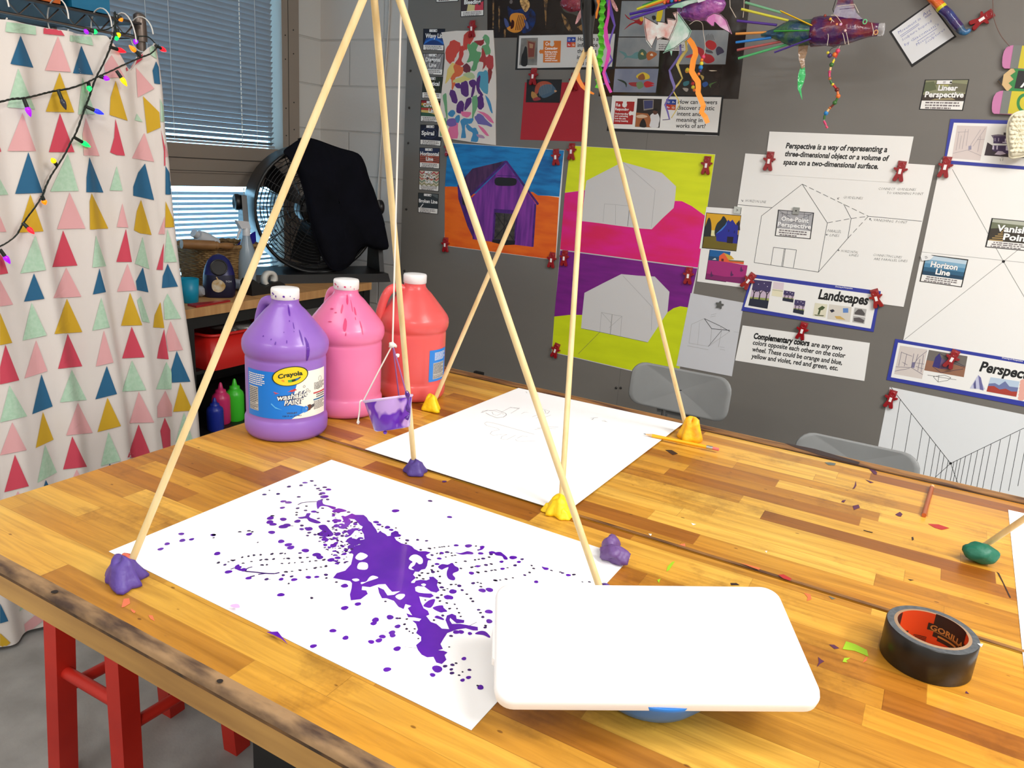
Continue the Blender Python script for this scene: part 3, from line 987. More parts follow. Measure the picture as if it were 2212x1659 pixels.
mb.lathe([(0.06, -0.15), (0.06, -0.06), (0.05, -0.05), (0, -0.05)], M_fan, FCX, FM, 24)
mb.build('motor_hub', fan)
mb = MB()
zb = ZTOP - FCX.z
for s in (-1, 1):
 mb.hexa([FCX + FM @ V((s * (RF + 0.012), y_, z_)) for y_, z_ in ((zb, -0.15), (zb, 0.03), (0.05, -0.055), (0.05, -0.12))],
   [FCX + FM @ V((s * (RF + 0.034), y_, z_)) for y_, z_ in ((zb, -0.15), (zb, 0.03), (0.05, -0.055), (0.05, -0.12))], M_fan)
mb.hexa([FCX + FM @ V((x_, zb, z_)) for x_, z_ in ((-RF - .034, -0.17), (RF + .034, -0.17), (RF + .034, 0.10), (-RF - .034, 0.10))],
  [FCX + FM @ V((x_, zb + 0.035, z_)) for x_, z_ in ((-RF - .03, -0.16), (RF + .03, -0.16), (RF + .03, 0.08), (-RF - .03, 0.08))], M_fan)
mb.build('stand', fan)
for s in (-1, 1):
 mb = MB()
 Kx = Matrix.Rotation(s * PI / 2, 3, 'Y')
 mb.lathe([(0.03, 0.0), (0.034, 0.006), (0.034, 0.02), (0.028, 0.026), (0.02, 0.018), (0, 0.018)], M_fan, FCX + FM @ V((s * (RF + 0.034), 0.02, -0.085)), FM @ Kx, 20)
 mb.build('tilt_knob', fan)
M_jk = mat('dark navy fabric', (15, 16, 25), 0.95, spec=0.12, col2=(11, 12, 18), scale=(9, 9, 9), bump=0.25, bscale=14)
Z_ = zp((540, 290), 4.484)
outl = Z_((330, 165), (395, 112), (470, 62), (555, 38), (650, 58), (760, 98), (880, 140), (1045, 190), (1110, 285), (1150, 420), (1205, 560), (1250, 700), (1290, 820), (1330, 1000), (1338, 1122),
  (1210, 1112), (1120, 1082), (1050, 1120), (1000, 1230), (900, 1310), (800, 1310), (730, 1240), (670, 1130), (620, 980), (580, 830), (545, 680), (515, 540), (470, 400), (410, 290), (355, 215))
o1 = FCX + n_ * 0.045
front = [onplane(x, y, o1, n_) for x, y in smooth_closed(outl, 3)]
cen = sum(front, V()) / len(front)
rws = []
for f, dz0 in ((1.0, -0.24), (1.01, -0.12), (1.0, -0.02), (0.965, 0.012), (0.9, 0.028), (0.75, 0.034), (0.5, 0.04), (0.25, 0.042), (0.02, 0.042)):
 rw = []
 for i, p in enumerate(front):
  dz = dz0
  q = cen + (p - cen) * f
  if dz < 0.03 and ((p - FCX) - n_ * (p - FCX).dot(n_)).length < RF + 0.03:
   dz = max(dz, 0.0)
  if (p - FCX).dot(fr) < -0.05:
   dz = max(dz, -0.05)
  fold = 0.010 * math.sin(q.dot(fr) * 62 + q.z * 14) * (f if f < 1 else 0) * (1 - (f - 0.5) ** 2)
  q = q + n_ * (dz + fold)
  rw.append(q)
 rws.append(rw)
mb = MB()
mb.grid(rws, M_jk, True, cu=True)
jk = thing('jacket', cen, 'dark navy jacket draped over the top of the black fan', 'jacket')
mb.build('cloth', jk)
c = V((SX - 0.09, xat(570, 650, SX - 0.09).y, ZTOP))
t = thing('tape_dispenser', c, 'black desk tape dispenser in front of the fan base', 'tape dispenser')
mb = MB()
M2 = Matrix((V((0, 1, 0)), V((1, 0, 0)), V((0, 0, 1)))).transposed()
prof = [(-0.085, 0), (0.085, 0), (0.085, 0.028), (0.06, 0.042), (0.03, 0.040), (-0.02, 0.026), (-0.05, 0.045), (-0.075, 0.062), (-0.088, 0.05)]
mb.prism([c + V((-0.03, a, b)) for a, b in prof], V((0.06, 0, 0)), M_blkp)
mb.build('body', t)
mb = MB()
Kr = Matrix.Rotation(PI / 2, 3, 'Y')
mb.lathe([(0.019, -0.012), (0.034, -0.012), (0.034, 0.012), (0.019, 0.012), (0.019, -0.012)], mat('tape roll white', (210, 208, 200), 0.5), c + V((0, 0.03, 0.05)), Kr, 28, capb=False, capt=False)
mb.build('tape_roll', t)
def wood_mat(name, seed, edge=False):
 m = bpy.data.materials.new(name)
 m.use_nodes = True
 nt = m.node_tree
 N, L = nt.nodes, nt.links
 b = N['Principled BSDF']
 def nd(t, **kw):
  x = N.new(t)
  for k, v in kw.items():
   if k.startswith('i_'):
    x.inputs[k[2:].replace('_', ' ')].default_value = v
   else:
    setattr(x, k, v)
  return x
 tc = nd('ShaderNodeTexCoord')
 sp = nd('ShaderNodeSeparateXYZ')
 L.new(tc.outputs['Object'], sp.inputs[0])
 ROW = 0.0425
 def math_(op, a, b_=None, c_=None):
  x = nd('ShaderNodeMath', operation=op)
  for i, q in enumerate((a, b_, c_)):
   if q is None:
    continue
   if isinstance(q, (int, float)):
    x.inputs[i].default_value = q
   else:
    L.new(q, x.inputs[i])
  return x.outputs[0]
 yv = math_('ADD', sp.outputs['Y'], 10.0 + seed)
 row = math_('FLOOR', math_('DIVIDE', yv, ROW))
 wn = nd('ShaderNodeTexWhiteNoise', noise_dimensions='1D')
 L.new(row, wn.inputs['W'])
 xs = math_('MULTIPLY_ADD', wn.outputs['Value'], 7.3, sp.outputs['X'])
 xs = math_('ADD', xs, 20.0)
 BW_ = 0.36
 cell = math_('FLOOR', math_('DIVIDE', xs, BW_))
 cb = nd('ShaderNodeCombineXYZ')
 L.new(cell, cb.inputs[0])
 L.new(row, cb.inputs[1])
 w2 = nd('ShaderNodeTexWhiteNoise', noise_dimensions='2D')
 L.new(cb.outputs[0], w2.inputs['Vector'])
 rp = nd('ShaderNodeValToRGB')
 e = rp.color_ramp.elements
 e[0].position, e[0].color = 0.0, lin((138, 84, 24))
 e[1].position, e[1].color = 1.0, lin((222, 182, 86))
 for p, c in ((0.16, (162, 108, 36)), (0.36, (184, 134, 48)), (0.62, (200, 152, 58)), (0.85, (212, 168, 72))):
  x = e.new(p)
  x.color = lin(c)
 L.new(w2.outputs['Value'], rp.inputs[0])
 mp = nd('ShaderNodeMapping')
 mp.inputs['Scale'].default_value = (5, 75, 5)
 cs = nd('ShaderNodeCombineXYZ')
 L.new(xs, cs.inputs[0])
 L.new(sp.outputs['Y'], cs.inputs[1])
 off = math_('MULTIPLY', w2.outputs['Value'], 30.0)
 L.new(off, cs.inputs[2])
 L.new(cs.outputs[0], mp.inputs['Vector'])
 gz = nd('ShaderNodeTexNoise', i_Scale=1.0, i_Detail=5.0, i_Roughness=0.6, i_Distortion=0.6)
 L.new(mp.outputs[0], gz.inputs['Vector'])
 gr = nd('ShaderNodeValToRGB')
 gr.color_ramp.elements[0].position, gr.color_ramp.elements[0].color = 0.30, (0.62, 0.55, 0.46, 1)
 gr.color_ramp.elements[1].position, gr.color_ramp.elements[1].color = 0.62, (1.05, 1.04, 1.02, 1)
 L.new(gz.outputs['Fac'], gr.inputs[0])
 mx = nd('ShaderNodeMix', data_type='RGBA', blend_type='MULTIPLY')
 mx.inputs['Factor'].default_value = 0.85
 L.new(rp.outputs[0], mx.inputs['A'])
 L.new(gr.outputs[0], mx.inputs['B'])
 bz = nd('ShaderNodeTexNoise', i_Scale=2.1, i_Detail=3.0)
 L.new(tc.outputs['Object'], bz.inputs['Vector'])
 br = nd('ShaderNodeValToRGB')
 br.color_ramp.elements[0].position, br.color_ramp.elements[0].color = 0.36, (1.0, 0.80, 0.50, 1)
 br.color_ramp.elements[1].position, br.color_ramp.elements[1].color = 0.62, (1.0, 1.0, 1.0, 1)
 L.new(bz.outputs['Fac'], br.inputs[0])
 m2 = nd('ShaderNodeMix', data_type='RGBA', blend_type='MULTIPLY')
 m2.inputs['Factor'].default_value = 0.9
 L.new(mx.outputs['Result'], m2.inputs['A'])
 L.new(br.outputs[0], m2.inputs['B'])
 sz = nd('ShaderNodeTexNoise', i_Scale=7.0, i_Detail=6.0, i_Roughness=0.7)
 L.new(tc.outputs['Object'], sz.inputs['Vector'])
 sr = nd('ShaderNodeValToRGB')
 sr.color_ramp.elements[0].position, sr.color_ramp.elements[0].color = 0.30, (0.55, 0.50, 0.45, 1)
 sr.color_ramp.elements[1].position, sr.color_ramp.elements[1].color = 0.44, (1, 1, 1, 1)
 L.new(sz.outputs['Fac'], sr.inputs[0])
 m3 = nd('ShaderNodeMix', data_type='RGBA', blend_type='MULTIPLY')
 m3.inputs['Factor'].default_value = 0.8
 L.new(m2.outputs['Result'], m3.inputs['A'])
 L.new(sr.outputs[0], m3.inputs['B'])
 mpv = nd('ShaderNodeMapping')
 mpv.inputs['Scale'].default_value = (18, 36, 18)
 L.new(tc.outputs['Object'], mpv.inputs['Vector'])
 vo = nd('ShaderNodeTexVoronoi', i_Scale=1.0)
 L.new(mpv.outputs[0], vo.inputs['Vector'])
 vr = nd('ShaderNodeValToRGB')
 vr.color_ramp.elements[0].position, vr.color_ramp.elements[0].color = 0.045, (0.25, 0.16, 0.12, 1)
 vr.color_ramp.elements[1].position, vr.color_ramp.elements[1].color = 0.075, (1, 1, 1, 1)
 L.new(vo.outputs['Distance'], vr.inputs[0])
 m4 = nd('ShaderNodeMix', data_type='RGBA', blend_type='MULTIPLY')
 m4.inputs['Factor'].default_value = 0.75
 L.new(m3.outputs['Result'], m4.inputs['A'])
 L.new(vr.outputs[0], m4.inputs['B'])
 fy = math_('FRACT', math_('DIVIDE', yv, ROW))
 fx = math_('FRACT', math_('DIVIDE', xs, BW_))
 j = math_('ADD', math_('LESS_THAN', fy, 0.016), math_('LESS_THAN', fx, 0.0022))
 j = math_('MINIMUM', j, 1.0)
 m5 = nd('ShaderNodeMix', data_type='RGBA', blend_type='MULTIPLY')
 L.new(math_('MULTIPLY', j, 0.45), m5.inputs['Factor'])
 L.new(m4.outputs['Result'], m5.inputs['A'])
 m5.inputs['B'].default_value = (0.3, 0.2, 0.12, 1)
 L.new(m5.outputs['Result'], b.inputs['Base Color'])
 rr_ = nd('ShaderNodeMapRange')
 rr_.inputs['To Min'].default_value = 0.22
 rr_.inputs['To Max'].default_value = 0.42
 L.new(gz.outputs['Fac'], rr_.inputs['Value'])
 L.new(rr_.outputs[0], b.inputs['Roughness'])
 b.inputs['Specular IOR Level'].default_value = 0.5
 bp = nd('ShaderNodeBump')
 bp.inputs['Strength'].default_value = 0.08
 bp.inputs['Distance'].default_value = 0.002
 L.new(gz.outputs['Fac'], bp.inputs['Height'])
 L.new(bp.outputs[0], b.inputs['Normal'])
 return m
WOOD = wood_mat('butcher block', 0.0)
WOOD2 = wood_mat('butcher block second', 3.17)
M_worn = mat('worn grey edge wood', (150, 118, 82), 0.7, col2=(66, 46, 34), scale=(14, 60, 20), lo=0.38, hi=0.66, detail=8, bump=0.3, bscale=40)
M_apr = mat('table edge wood', (196, 150, 80), 0.5, col2=(150, 108, 54), scale=(2.5, 8, 26), lo=0.35, hi=0.7)
M_grime = mat('dark grime', (52, 36, 22), 0.7, col2=(110, 76, 40), scale=(30, 30, 30))
M_groove = mat('dark groove', (28, 18, 12), 0.8)
M_rimw = mat('brown back rim', (150, 104, 54), 0.5, col2=(70, 42, 26), scale=(9, 40, 9), lo=0.4, hi=0.62, detail=7)
TX0, TX1 = -1.221, 1.75
YF, YS, YR = 0.489, 1.101, 1.738
def table(label, y0, y1, front_rim, back_rim, wood, low_edge, bx, by):
 t = thing('art_table', (0.2, (y0 + y1) / 2, 0), label, 'table', 'wooden art tables')
 mb = MB()
 mb.box((TX0, y0, TZ - 0.04), (TX1, y1, TZ), wood)
 mb.build('top', t)
 mb = MB()
 if front_rim:
  prof = [(y0, TZ), (y0 - 0.008, TZ - 0.0002), (y0 - 0.0135, TZ - 0.0012), (y0 - 0.0165, TZ - 0.004), (y0 - 0.018, TZ - 0.009)]
  mb.grid([[V((x, y, z)) for y, z in prof] for x in (TX0, TX1)], M_worn)
  yb = y0 - 0.018
  mb.add([V((TX0, yb, TZ - 0.009)), V((TX1, yb, TZ - 0.009)), V((TX1, yb, TZ - 0.0135)), V((TX0, yb, TZ - 0.0135))], [(0, 1, 2, 3)], M_grime)
  mb.add([V((TX0, yb, TZ - 0.0135)), V((TX1, yb, TZ - 0.0135)), V((TX1, yb, TZ - 0.046)), V((TX0, yb, TZ - 0.046))], [(0, 1, 2, 3)], M_apr)
  mb.add([V((TX0, yb, TZ - 0.046)), V((TX1, yb, TZ - 0.046)), V((TX1, y0 + 0.01, TZ - 0.046)), V((TX0, y0 + 0.01, TZ - 0.046))], [(0, 1, 2, 3)], M_apr)
  mb.build('front_edge', t)
 if back_rim:
  mb = MB()
  mb.box((TX0, y1 - 0.0335, TZ - 0.0015), (TX1, y1 - 0.0305, TZ + 0.0006), M_groove)
  mb.box((TX0, y1 - 0.0305, TZ - 0.0002), (TX1, y1, TZ + 0.0028), M_rimw)
  mb.box((TX0, y1, TZ - 0.046), (TX1, y1 + 0.004, TZ + 0.002), M_apr)
  mb.build('back_edge', t)
 mb = MB()
 mb.box((TX0 + 0.05, y0 + 0.03, TZ - 0.10), (TX1 - 0.05, y1 - 0.03, TZ - 0.04), M_blk)
 mb.build('under_frame', t)
 for x in bx:
  mb = MB()
  mb.box((x - 0.16, by - 0.12, 0.03), (x + 0.16, by + 0.12, TZ - 0.10), M_blk)
  mb.box((x - 0.24, by - 0.25, 0.0), (x + 0.24, by + 0.25, 0.03), M_blk)
  mb.build('pedestal', t)
 return t
T1 = table('nearer wooden art table holding the painted sheet and the white lid', YF, YS - 0.0022, True, False, WOOD, True, (-0.78, 1.0), 0.94)
T2 = table('farther wooden art table holding the pencil drawing and the paint jugs', YS + 0.0022, YR, False, True, WOOD2, False, (-0.7, 1.0), 1.45)
mb = MB()
mb.box((TX0, YS - 0.0022, TZ - 0.03), (TX1, YS + 0.0022, TZ - 0.004), M_groove)
mb.build('seam_filler', T1)
mb = MB()
mb.box((TX0, YS + 0.0025, TZ), (TX1, YS + 0.010, TZ + 0.0011), M_rimw)
mb.build('seam_edge', T2)
mb = MB()
for px, py in ((475, 1471), (118, 1278)):
 TAB.disc(mb, px, py, 7, M_groove, 1.2, 12, 0.1)
SM = {'g': mat('old lime paint', (150, 190, 30), 0.5), 'r': mat('old red paint', (170, 40, 40), 0.5), 'p': mat('old plum paint', (80, 34, 66), 0.5), 'o': mat('old orange paint', (206, 104, 60), 0.5),
 'w': mat('old white paint', (236, 232, 222), 0.5), 'k': mat('old dark paint', (44, 26, 24), 0.5), 'l': mat('faded coral paint', (214, 112, 74), 0.5), 'b': mat('old grey paint', (92, 100, 96), 0.5)}
mb.build('edge_knot', T1)
def smear(t, k, pts, lay=1.0):
 mb = MB()
 TAB.cnt = 0
 TAB.poly(mb, pts, SM[k], lay)
 mb.build('paint_smear', t)
Z7 = zp((1380, 900), 2.659)
near_s, far_s = T1, T2
for side, k, pts in (
  (near_s, 'g', ((1190, 1290), (1240, 1305), (1310, 1340), (1320, 1380), (1290, 1365), (1240, 1345), (1170, 1335))),
  (near_s, 'g', ((1180, 1385), (1215, 1385), (1190, 1402), (1200, 1412), (1170, 1408))),
  (near_s, 'p', ((1092, 1308), (1122, 1310), (1152, 1330), (1125, 1335))),
  (near_s, 'p', ((1030, 1380), (1048, 1395), (1066, 1405), (1040, 1420), (1022, 1440), (1034, 1410))),
  (near_s, 'o', ((948, 1012), (985, 1020), (992, 1048), (965, 1060), (970, 1038))),
  (near_s, 'o', ((1300, 1385), (1318, 1372), (1308, 1402), (1285, 1415))),
  (near_s, 'g', ((190, 835), (208, 830), (175, 880), (158, 890), (165, 860))),
  (near_s, 'g', ((105, 938), (125, 930), (115, 955))),
  (near_s, 'k', ((525, 955), (560, 955), (580, 968), (530, 968))),
  (near_s, 'p', ((1880, 1575), (1898, 1592), (1875, 1588))),
  (near_s, 'b', ((1090, 1030), (1130, 1045), (1110, 1050))),
  (far_s, 'r', ((800, 908), (830, 905), (878, 930), (870, 942), (830, 930))),
  (far_s, 'o', ((580, 838), (620, 848), (700, 870), (690, 880), (640, 862))),
  (far_s, 'r', ((1660, 615), (1720, 618), (1785, 640), (1740, 650), (1700, 638))),
  (far_s, 'p', ((1322, 300), (1345, 300), (1368, 318), (1366, 334), (1350, 330))),
  (far_s, 'p', ((1246, 368), (1250, 395), (1240, 412), (1226, 416), (1238, 398))),
  (far_s, 'p', ((1228, 512), (1262, 505), (1270, 522), (1236, 536))),
  (far_s, 'p', ((1170, 480), (1190, 478), (1178, 494), (1162, 490))),
  (far_s, 'p', ((1472, 562), (1500, 546), (1515, 560), (1505, 575), (1490, 572))),
  (far_s, 'k', ((1566, 692), (1576, 690), (1580, 706), (1570, 712))),
  (far_s, 'k', ((1290, 650), (1345, 664), (1340, 668), (1292, 655))),
  (far_s, 'k', ((2055, 890), (2070, 900), (2138, 1040), (2130, 1040), (2090, 955))),
  (far_s, 'k', ((1545, 932), (1582, 938), (1560, 942))),
  (far_s, 'p', ((1300, 360), (1350, 378), (1330, 382))),
  (far_s, 'w', ((724, 772), (738, 770), (734, 782))),
  (far_s, 'w', ((300, 610), (330, 618), (310, 624))),
  (far_s, 'w', ((55, 672), (75, 674), (68, 686))),
  (far_s, 'b', ((1066, 262), (1100, 262), (1132, 268), (1125, 280), (1090, 278))),
  (far_s, 'k', ((150, 190), (190, 192), (225, 212), (195, 220))),
  (far_s, 'k', ((835, 150), (1010, 185), (1270, 262), (1260, 275), (1050, 222), (900, 178))),
  (far_s, 'l', ((228, 735), (265, 728), (268, 745), (240, 752))),
  ):
 smear(side, k, Z7(*pts), 6.5 if (k in 'ro' and pts[0][0] in (800, 580, 228)) or pts[0][0] == 835 else 1.0)
Z6 = zp((0, 1080), 2.866)
for k, pts in (('l', ((765, 612), (800, 608), (806, 640), (770, 662), (752, 665))), ('l', ((808, 670), (840, 690), (832, 702), (815, 690))), ('l', ((918, 712), (945, 715), (958, 750), (930, 735)))):
 smear(near_s, k, Z6(*pts))
M_stool = mat('red painted wood', (176, 30, 18), 0.45, col2=(196, 40, 24), scale=(6, 6, 6))
f1, f2, f3 = V((-1.30, 0.60, 0)), V((-1.13, 0.80, 0)), V((-1.39, 0.98, 0))
st = thing('wooden_stool', (-1.3, 0.8, 0), 'red painted wooden stool tucked under the near end of the table', 'stool')
def rpt(px, py, d_):
 r = ray(px, py)
 return CAM + r * (d_ / FPX)
def floorpt(px, py):
 r = ray(px, py)
 return CAM + r * (-CAM.z / r.z)
def legpt(px, py, z):
 r = ray(px, py)
 return CAM + r * ((z - CAM.z) / r.z)
FB, FA, FC_ = floorpt(283, 1780), floorpt(138, 1680), floorpt(372, 1535)
cenF = (FA + FC_) / 2 + V((0.0, 0.02, 0))
FD = FB + FC_ - FA
ctr = (FB + FC_) / 2
HS = 0.58
tops = []
for q, (px, py) in ((FA, (178, 1330)), (FB, (280, 1380)), (FC_, (366, 1440))):
 tops.append(None)
legs = []
for q in (FA, FB, FD, FC_):
 tp = ctr + (q - ctr) * 0.80
 tp.z = HS
 legs.append((q.copy(), tp))
for q, tp in legs:
 mb = MB()
 mb.beam(q, tp, 0.040, 0.040, M_stool, up=(legs[1][0] - legs[0][0]).normalized().cross(V((0, 0, 1))))
 mb.build('leg', st)
for (i, j), zz in (((0, 1), (0.27, 0.52)), ((1, 2), (0.22, 0.47)), ((2, 3), (0.27, 0.52)), ((3, 0), (0.22, 0.47))):
 for z in zz:
  mb = MB()
  t_ = z / HS
  mb.tube([legs[i][0].lerp(legs[i][1], t_), legs[j][0].lerp(legs[j][1], t_)], 0.0125, M_stool, 12)
  mb.build('rung', st)
mb = MB()
mb.lathe([(0.12, HS), (0.140, HS + 0.005), (0.145, HS + 0.015), (0.14, HS + 0.028), (0.11, HS + 0.030)], M_stool, V((ctr.x, ctr.y, 0)), n=32)
mb.build('seat', st)
M_chair = mat('grey chair plastic', (140, 142, 142), 0.4, col2=(132, 134, 134), scale=(6, 6, 6))
M_tubec = mat('chrome tube', (150, 150, 150), 0.25, 0.9)
def chair(px0, px1, ptop0, ptop1, pbot, yb, label):
 a, b = yat(px0, ptop0, yb), yat(px1, ptop1, yb)
 zt = (a.z + b.z) / 2
 zb = pbot
 x0, x1 = a.x, b.x
 cx_ = (x0 + x1) / 2
 W = (x1 - x0) / 2
 t = thing('school_chair', (cx_, yb - 0.2, 0), label, 'chair', 'grey school chairs behind the table')
 mb = MB()
 h = (zt - zb)
 rws_f, rws_b = [], []
 N_ = 28
 outline = []
 r = 0.045
 for (ox, oz, a0) in ((W - r, h - r, 0), (-W + r, h - r, PI / 2), (-W + r, r, PI), (W - r, r, 1.5 * PI)):
  for k in range(6):
   an = a0 + k * PI / 10
   outline.append((ox + r * math.cos(an), oz + r * math.sin(an)))
 def bp_(x, z, dy):
  return V((cx_ + x, yb + 0.022 - 0.06 * (x / W) ** 2 * 0.5 + dy + (z - h / 2) * 0.10, zb + z))
 cen_ = (0, h / 2)
 rows_ = []
 for f, dy in ((0.02, 0), (0.5, 0), (0.9, 0), (0.98, 0.001), (1.0, 0.005), (0.98, 0.010), (0.9, 0.011), (0.5, 0.011), (0.02, 0.011)):
  rows_.append([bp_(cen_[0] + (x - cen_[0]) * f, cen_[1] + (z - cen_[1]) * f, dy) for x, z in outline])
 mb.grid(rows_, M_chair, True, cu=True)
 mb.build('backrest', t)
 zs = 0.43
 mb = MB()
 ys = yb - 0.02
 sw = W * 0.98
 rows_ = []
 for f, dz in ((0.02, 0.0), (0.7, -0.004), (0.95, 0.004), (1.0, -0.004), (0.95, -0.012), (0.02, -0.012)):
  rows_.append([V((cx_ + f * sw * math.copysign(abs(math.cos(q)) ** 0.5, math.cos(q)), ys - 0.19 + f * 0.19 * math.copysign(abs(math.sin(q)) ** 0.5, math.sin(q)), zs + dz)) for q in [2 * PI * k / 28 for k in range(28)]])
 mb.grid(rows_, M_chair, True, cu=True)
 mb.build('seat', t)
 for s in (-1, 1):
  mb = MB()
  xs = cx_ + s * 0.05
  mb.tube(smooth_open([V((xs, ys - 0.1, zs - 0.016)), V((xs, ys + 0.02, zs - 0.010)), V((xs, ys + 0.055, zs + 0.06)), V((xs, yb + 0.036, zb + h * 0.35))], 4), 0.011, M_tubec, 10)
  mb.build('back_support', t)
  mb = MB()
  mb.tube([V((cx_ + s * sw * 0.8, ys - 0.03, zs - 0.014)), V((cx_ + s * sw * 0.95, ys + 0.03, 0))], 0.011, M_tubec, 10)
  mb.build('leg', t)
  mb = MB()
  mb.tube([V((cx_ + s * sw * 0.8, ys - 0.33, zs - 0.014)), V((cx_ + s * sw * 0.95, ys - 0.38, 0))], 0.011, M_tubec, 10)
  mb.build('leg', t)
 mb = MB()
 mb.box((cx_ - 0.075, yb + 0.03, zb - 0.02), (cx_ + 0.075, yb + 0.040, zb + 0.05), mat('grey bracket', (104, 106, 106), 0.45))
 mb.build('bracket', t)
chair(1367, 1584, 776, 826, yat(1470, 894, 2.42).z, 2.42, 'grey plastic school chair in front of the barn sketch, left of its twin')
chair(1722, 1996, 935, 985, yat(1850, 1050, 2.25).z, 2.25, 'grey plastic school chair mostly hidden by the table edge, below the striped drawing')
JR = 0.083
def jug(name, label, px, py, col, col2, cap_col, hang, drips, sc=1.0, label_fn=None, rot=0.0):
 p = tab(px, py)
 d = V((p.x - CAM.x, p.y - CAM.y, 0)).normalized()
 c = p + d * JR
 c.z = TZ
 rt_ = V((d.y, -d.x, 0))
 body = mat(name + ' jug plastic', col, 0.33, col2=col2, scale=(3, 3, 5), coat=0.1)
 t = thing('paint_jug', c, label, 'paint jug', 'gallon paint jugs on the far left of the table')
 prof = [(0.070, 0.0), (0.078, 0.003), (0.0825, 0.011), (0.0835, 0.022), (0.083, 0.036), (0.0805, 0.0415), (0.0795, 0.044), (0.080, 0.05), (0.080, 0.158), (0.0795, 0.163), (0.0785, 0.166), (0.0815, 0.170), (0.0848, 0.178), (0.0858, 0.187),
   (0.085, 0.196), (0.081, 0.205), (0.070, 0.2195), (0.054, 0.2395), (0.040, 0.2565), (0.032, 0.264), (0.0275, 0.270), (0.0262, 0.2745), (0.0262, 0.284)]
 prof = [(r, z * sc) for r, z in prof]
 mb = MB()
 mb.lathe(prof, body, c, n=48)
 mb.build('body', t)
 hd = (d * -math.cos(hang) + rt_ * math.sin(hang))
 mb = MB()
 hp = [c + hd * r + V((0, 0, z * sc)) for r, z in ((0.020, 0.262), (0.042, 0.268), (0.062, 0.262), (0.075, 0.240), (0.083, 0.212), (0.084, 0.192), (0.078, 0.180))]
 mb.tube(smooth_open(hp, 4), 0.0105, body, 12)
 mb.build('handle', t)
 mb = MB()
 capm = mat('white cap', (240, 238, 238), 0.4)
 zc = 0.279 * sc
 rws = []
 for r, z in ((0.0255, 0), (0.0272, 0.001), (0.0275, 0.018), (0.0262, 0.0215), (0.012, 0.0222), (0.0, 0.0222)):
  rws.append([c + V(((r + (0.0004 * (k % 2) if 0.026 < r else 0)) * math.cos(2 * PI * k / 64), (r + (0.0004 * (k % 2) if 0.026 < r else 0)) * math.sin(2 * PI * k / 64), zc + z)) for k in range(64)])
 mb.grid(rws, capm, True, cu=True)
 cap_ = mb.build('cap', t)
 def surf(u, z, off=0.0006):
  """u: metres to the right of the camera-facing line, z: height"""
  r = 0.02
  for (r0, z0), (r1, z1) in zip(prof, prof[1:]):
   if z0 <= z <= z1:
    r = r0 + (r1 - r0) * (z - z0) / max(1e-6, z1 - z0)
  a = u / JR + rot
  return c + (d * -math.cos(a) + rt_ * math.sin(a)) * (r + off) + V((0, 0, z))
 if drips:
  dm = mat(name + ' dried paint', drips[0], 0.4)
  mb = MB()
  for u, z, ru, rz in drips[1]:
   pts = [surf(u + ru * math.cos(q) * (1 + 0.2 * math.sin(2 * q)), z + rz * math.sin(q), 0.0009) for q in [2 * PI * k / 12 for k in range(12)]]
   mb.poly(pts, dm)
  mb.build('dried_drips', t)
  mb = MB()
  rnd = random.Random(len(drips[1]))
  for k in range(9):
   a = rnd.uniform(-1.1, 1.1)
   z = zc + rnd.uniform(0.003, 0.013)
   q = rnd.uniform(0.0008, 0.0022)
   mb.poly([c + (d * -math.cos(a + q * math.cos(g) / 0.0275) + rt_ * math.sin(a + q * math.cos(g) / 0.0275)) * 0.0284 + V((0, 0, z + q * math.sin(g))) for g in [2 * PI * j / 8 for j in range(8)]], dm)
  mb.build('paint_flecks', cap_)
 if label_fn:
  label_fn(t, surf)
 return t, c, surf
def strip(mb, surf, u0, u1, za, zb, mt, off, n=16):
 """patch between two bottom/top curves (functions of u)"""
 rows_ = []
 for k in range(n + 1):
  u = u0 + (u1 - u0) * k / n
  rows_.append([surf(u, za(u) if callable(za) else za, off), surf(u, zb(u) if callable(zb) else zb, off)])
 mb.grid(rows_, mt, True)
def print_rows(mb, surf, u0, u1, z0, z1, rows, mt, off, seed):
 rnd = random.Random(seed)
 for r in range(rows):
  z = z1 + (z0 - z1) * (r + 0.5) / rows
  h = (z1 - z0) / rows * 0.25
  u = u0
  end = u1 - (rnd.uniform(0, 0.4) * (u1 - u0) if r % 3 == 2 else 0)
  while u < end:
   w = min(rnd.uniform(0.0015, 0.006), end - u)
   mb.add([surf(u, z - h, off), surf(u + w, z - h, off), surf(u + w, z + h, off), surf(u, z + h, off)], [(0, 1, 2, 3)], mt)
   u += w + 0.0008
LBL = {k: mat('label ' + k, c, 0.3) for k, c in {'blue': (10, 120, 216), 'white': (240, 236, 226), 'yellow': (246, 206, 24), 'dgreen': (22, 52, 20), 'navy': (38, 50, 88), 'red': (186, 52, 62), 'grey': (196, 194, 188), 'ink': (70, 70, 74), 'teal': (30, 100, 150), 'green': (70, 160, 50), 'orange': (230, 140, 20), 'sky': (90, 180, 240), 'brown': (96, 54, 40), 'lblue': (40, 130, 220)}.items()}
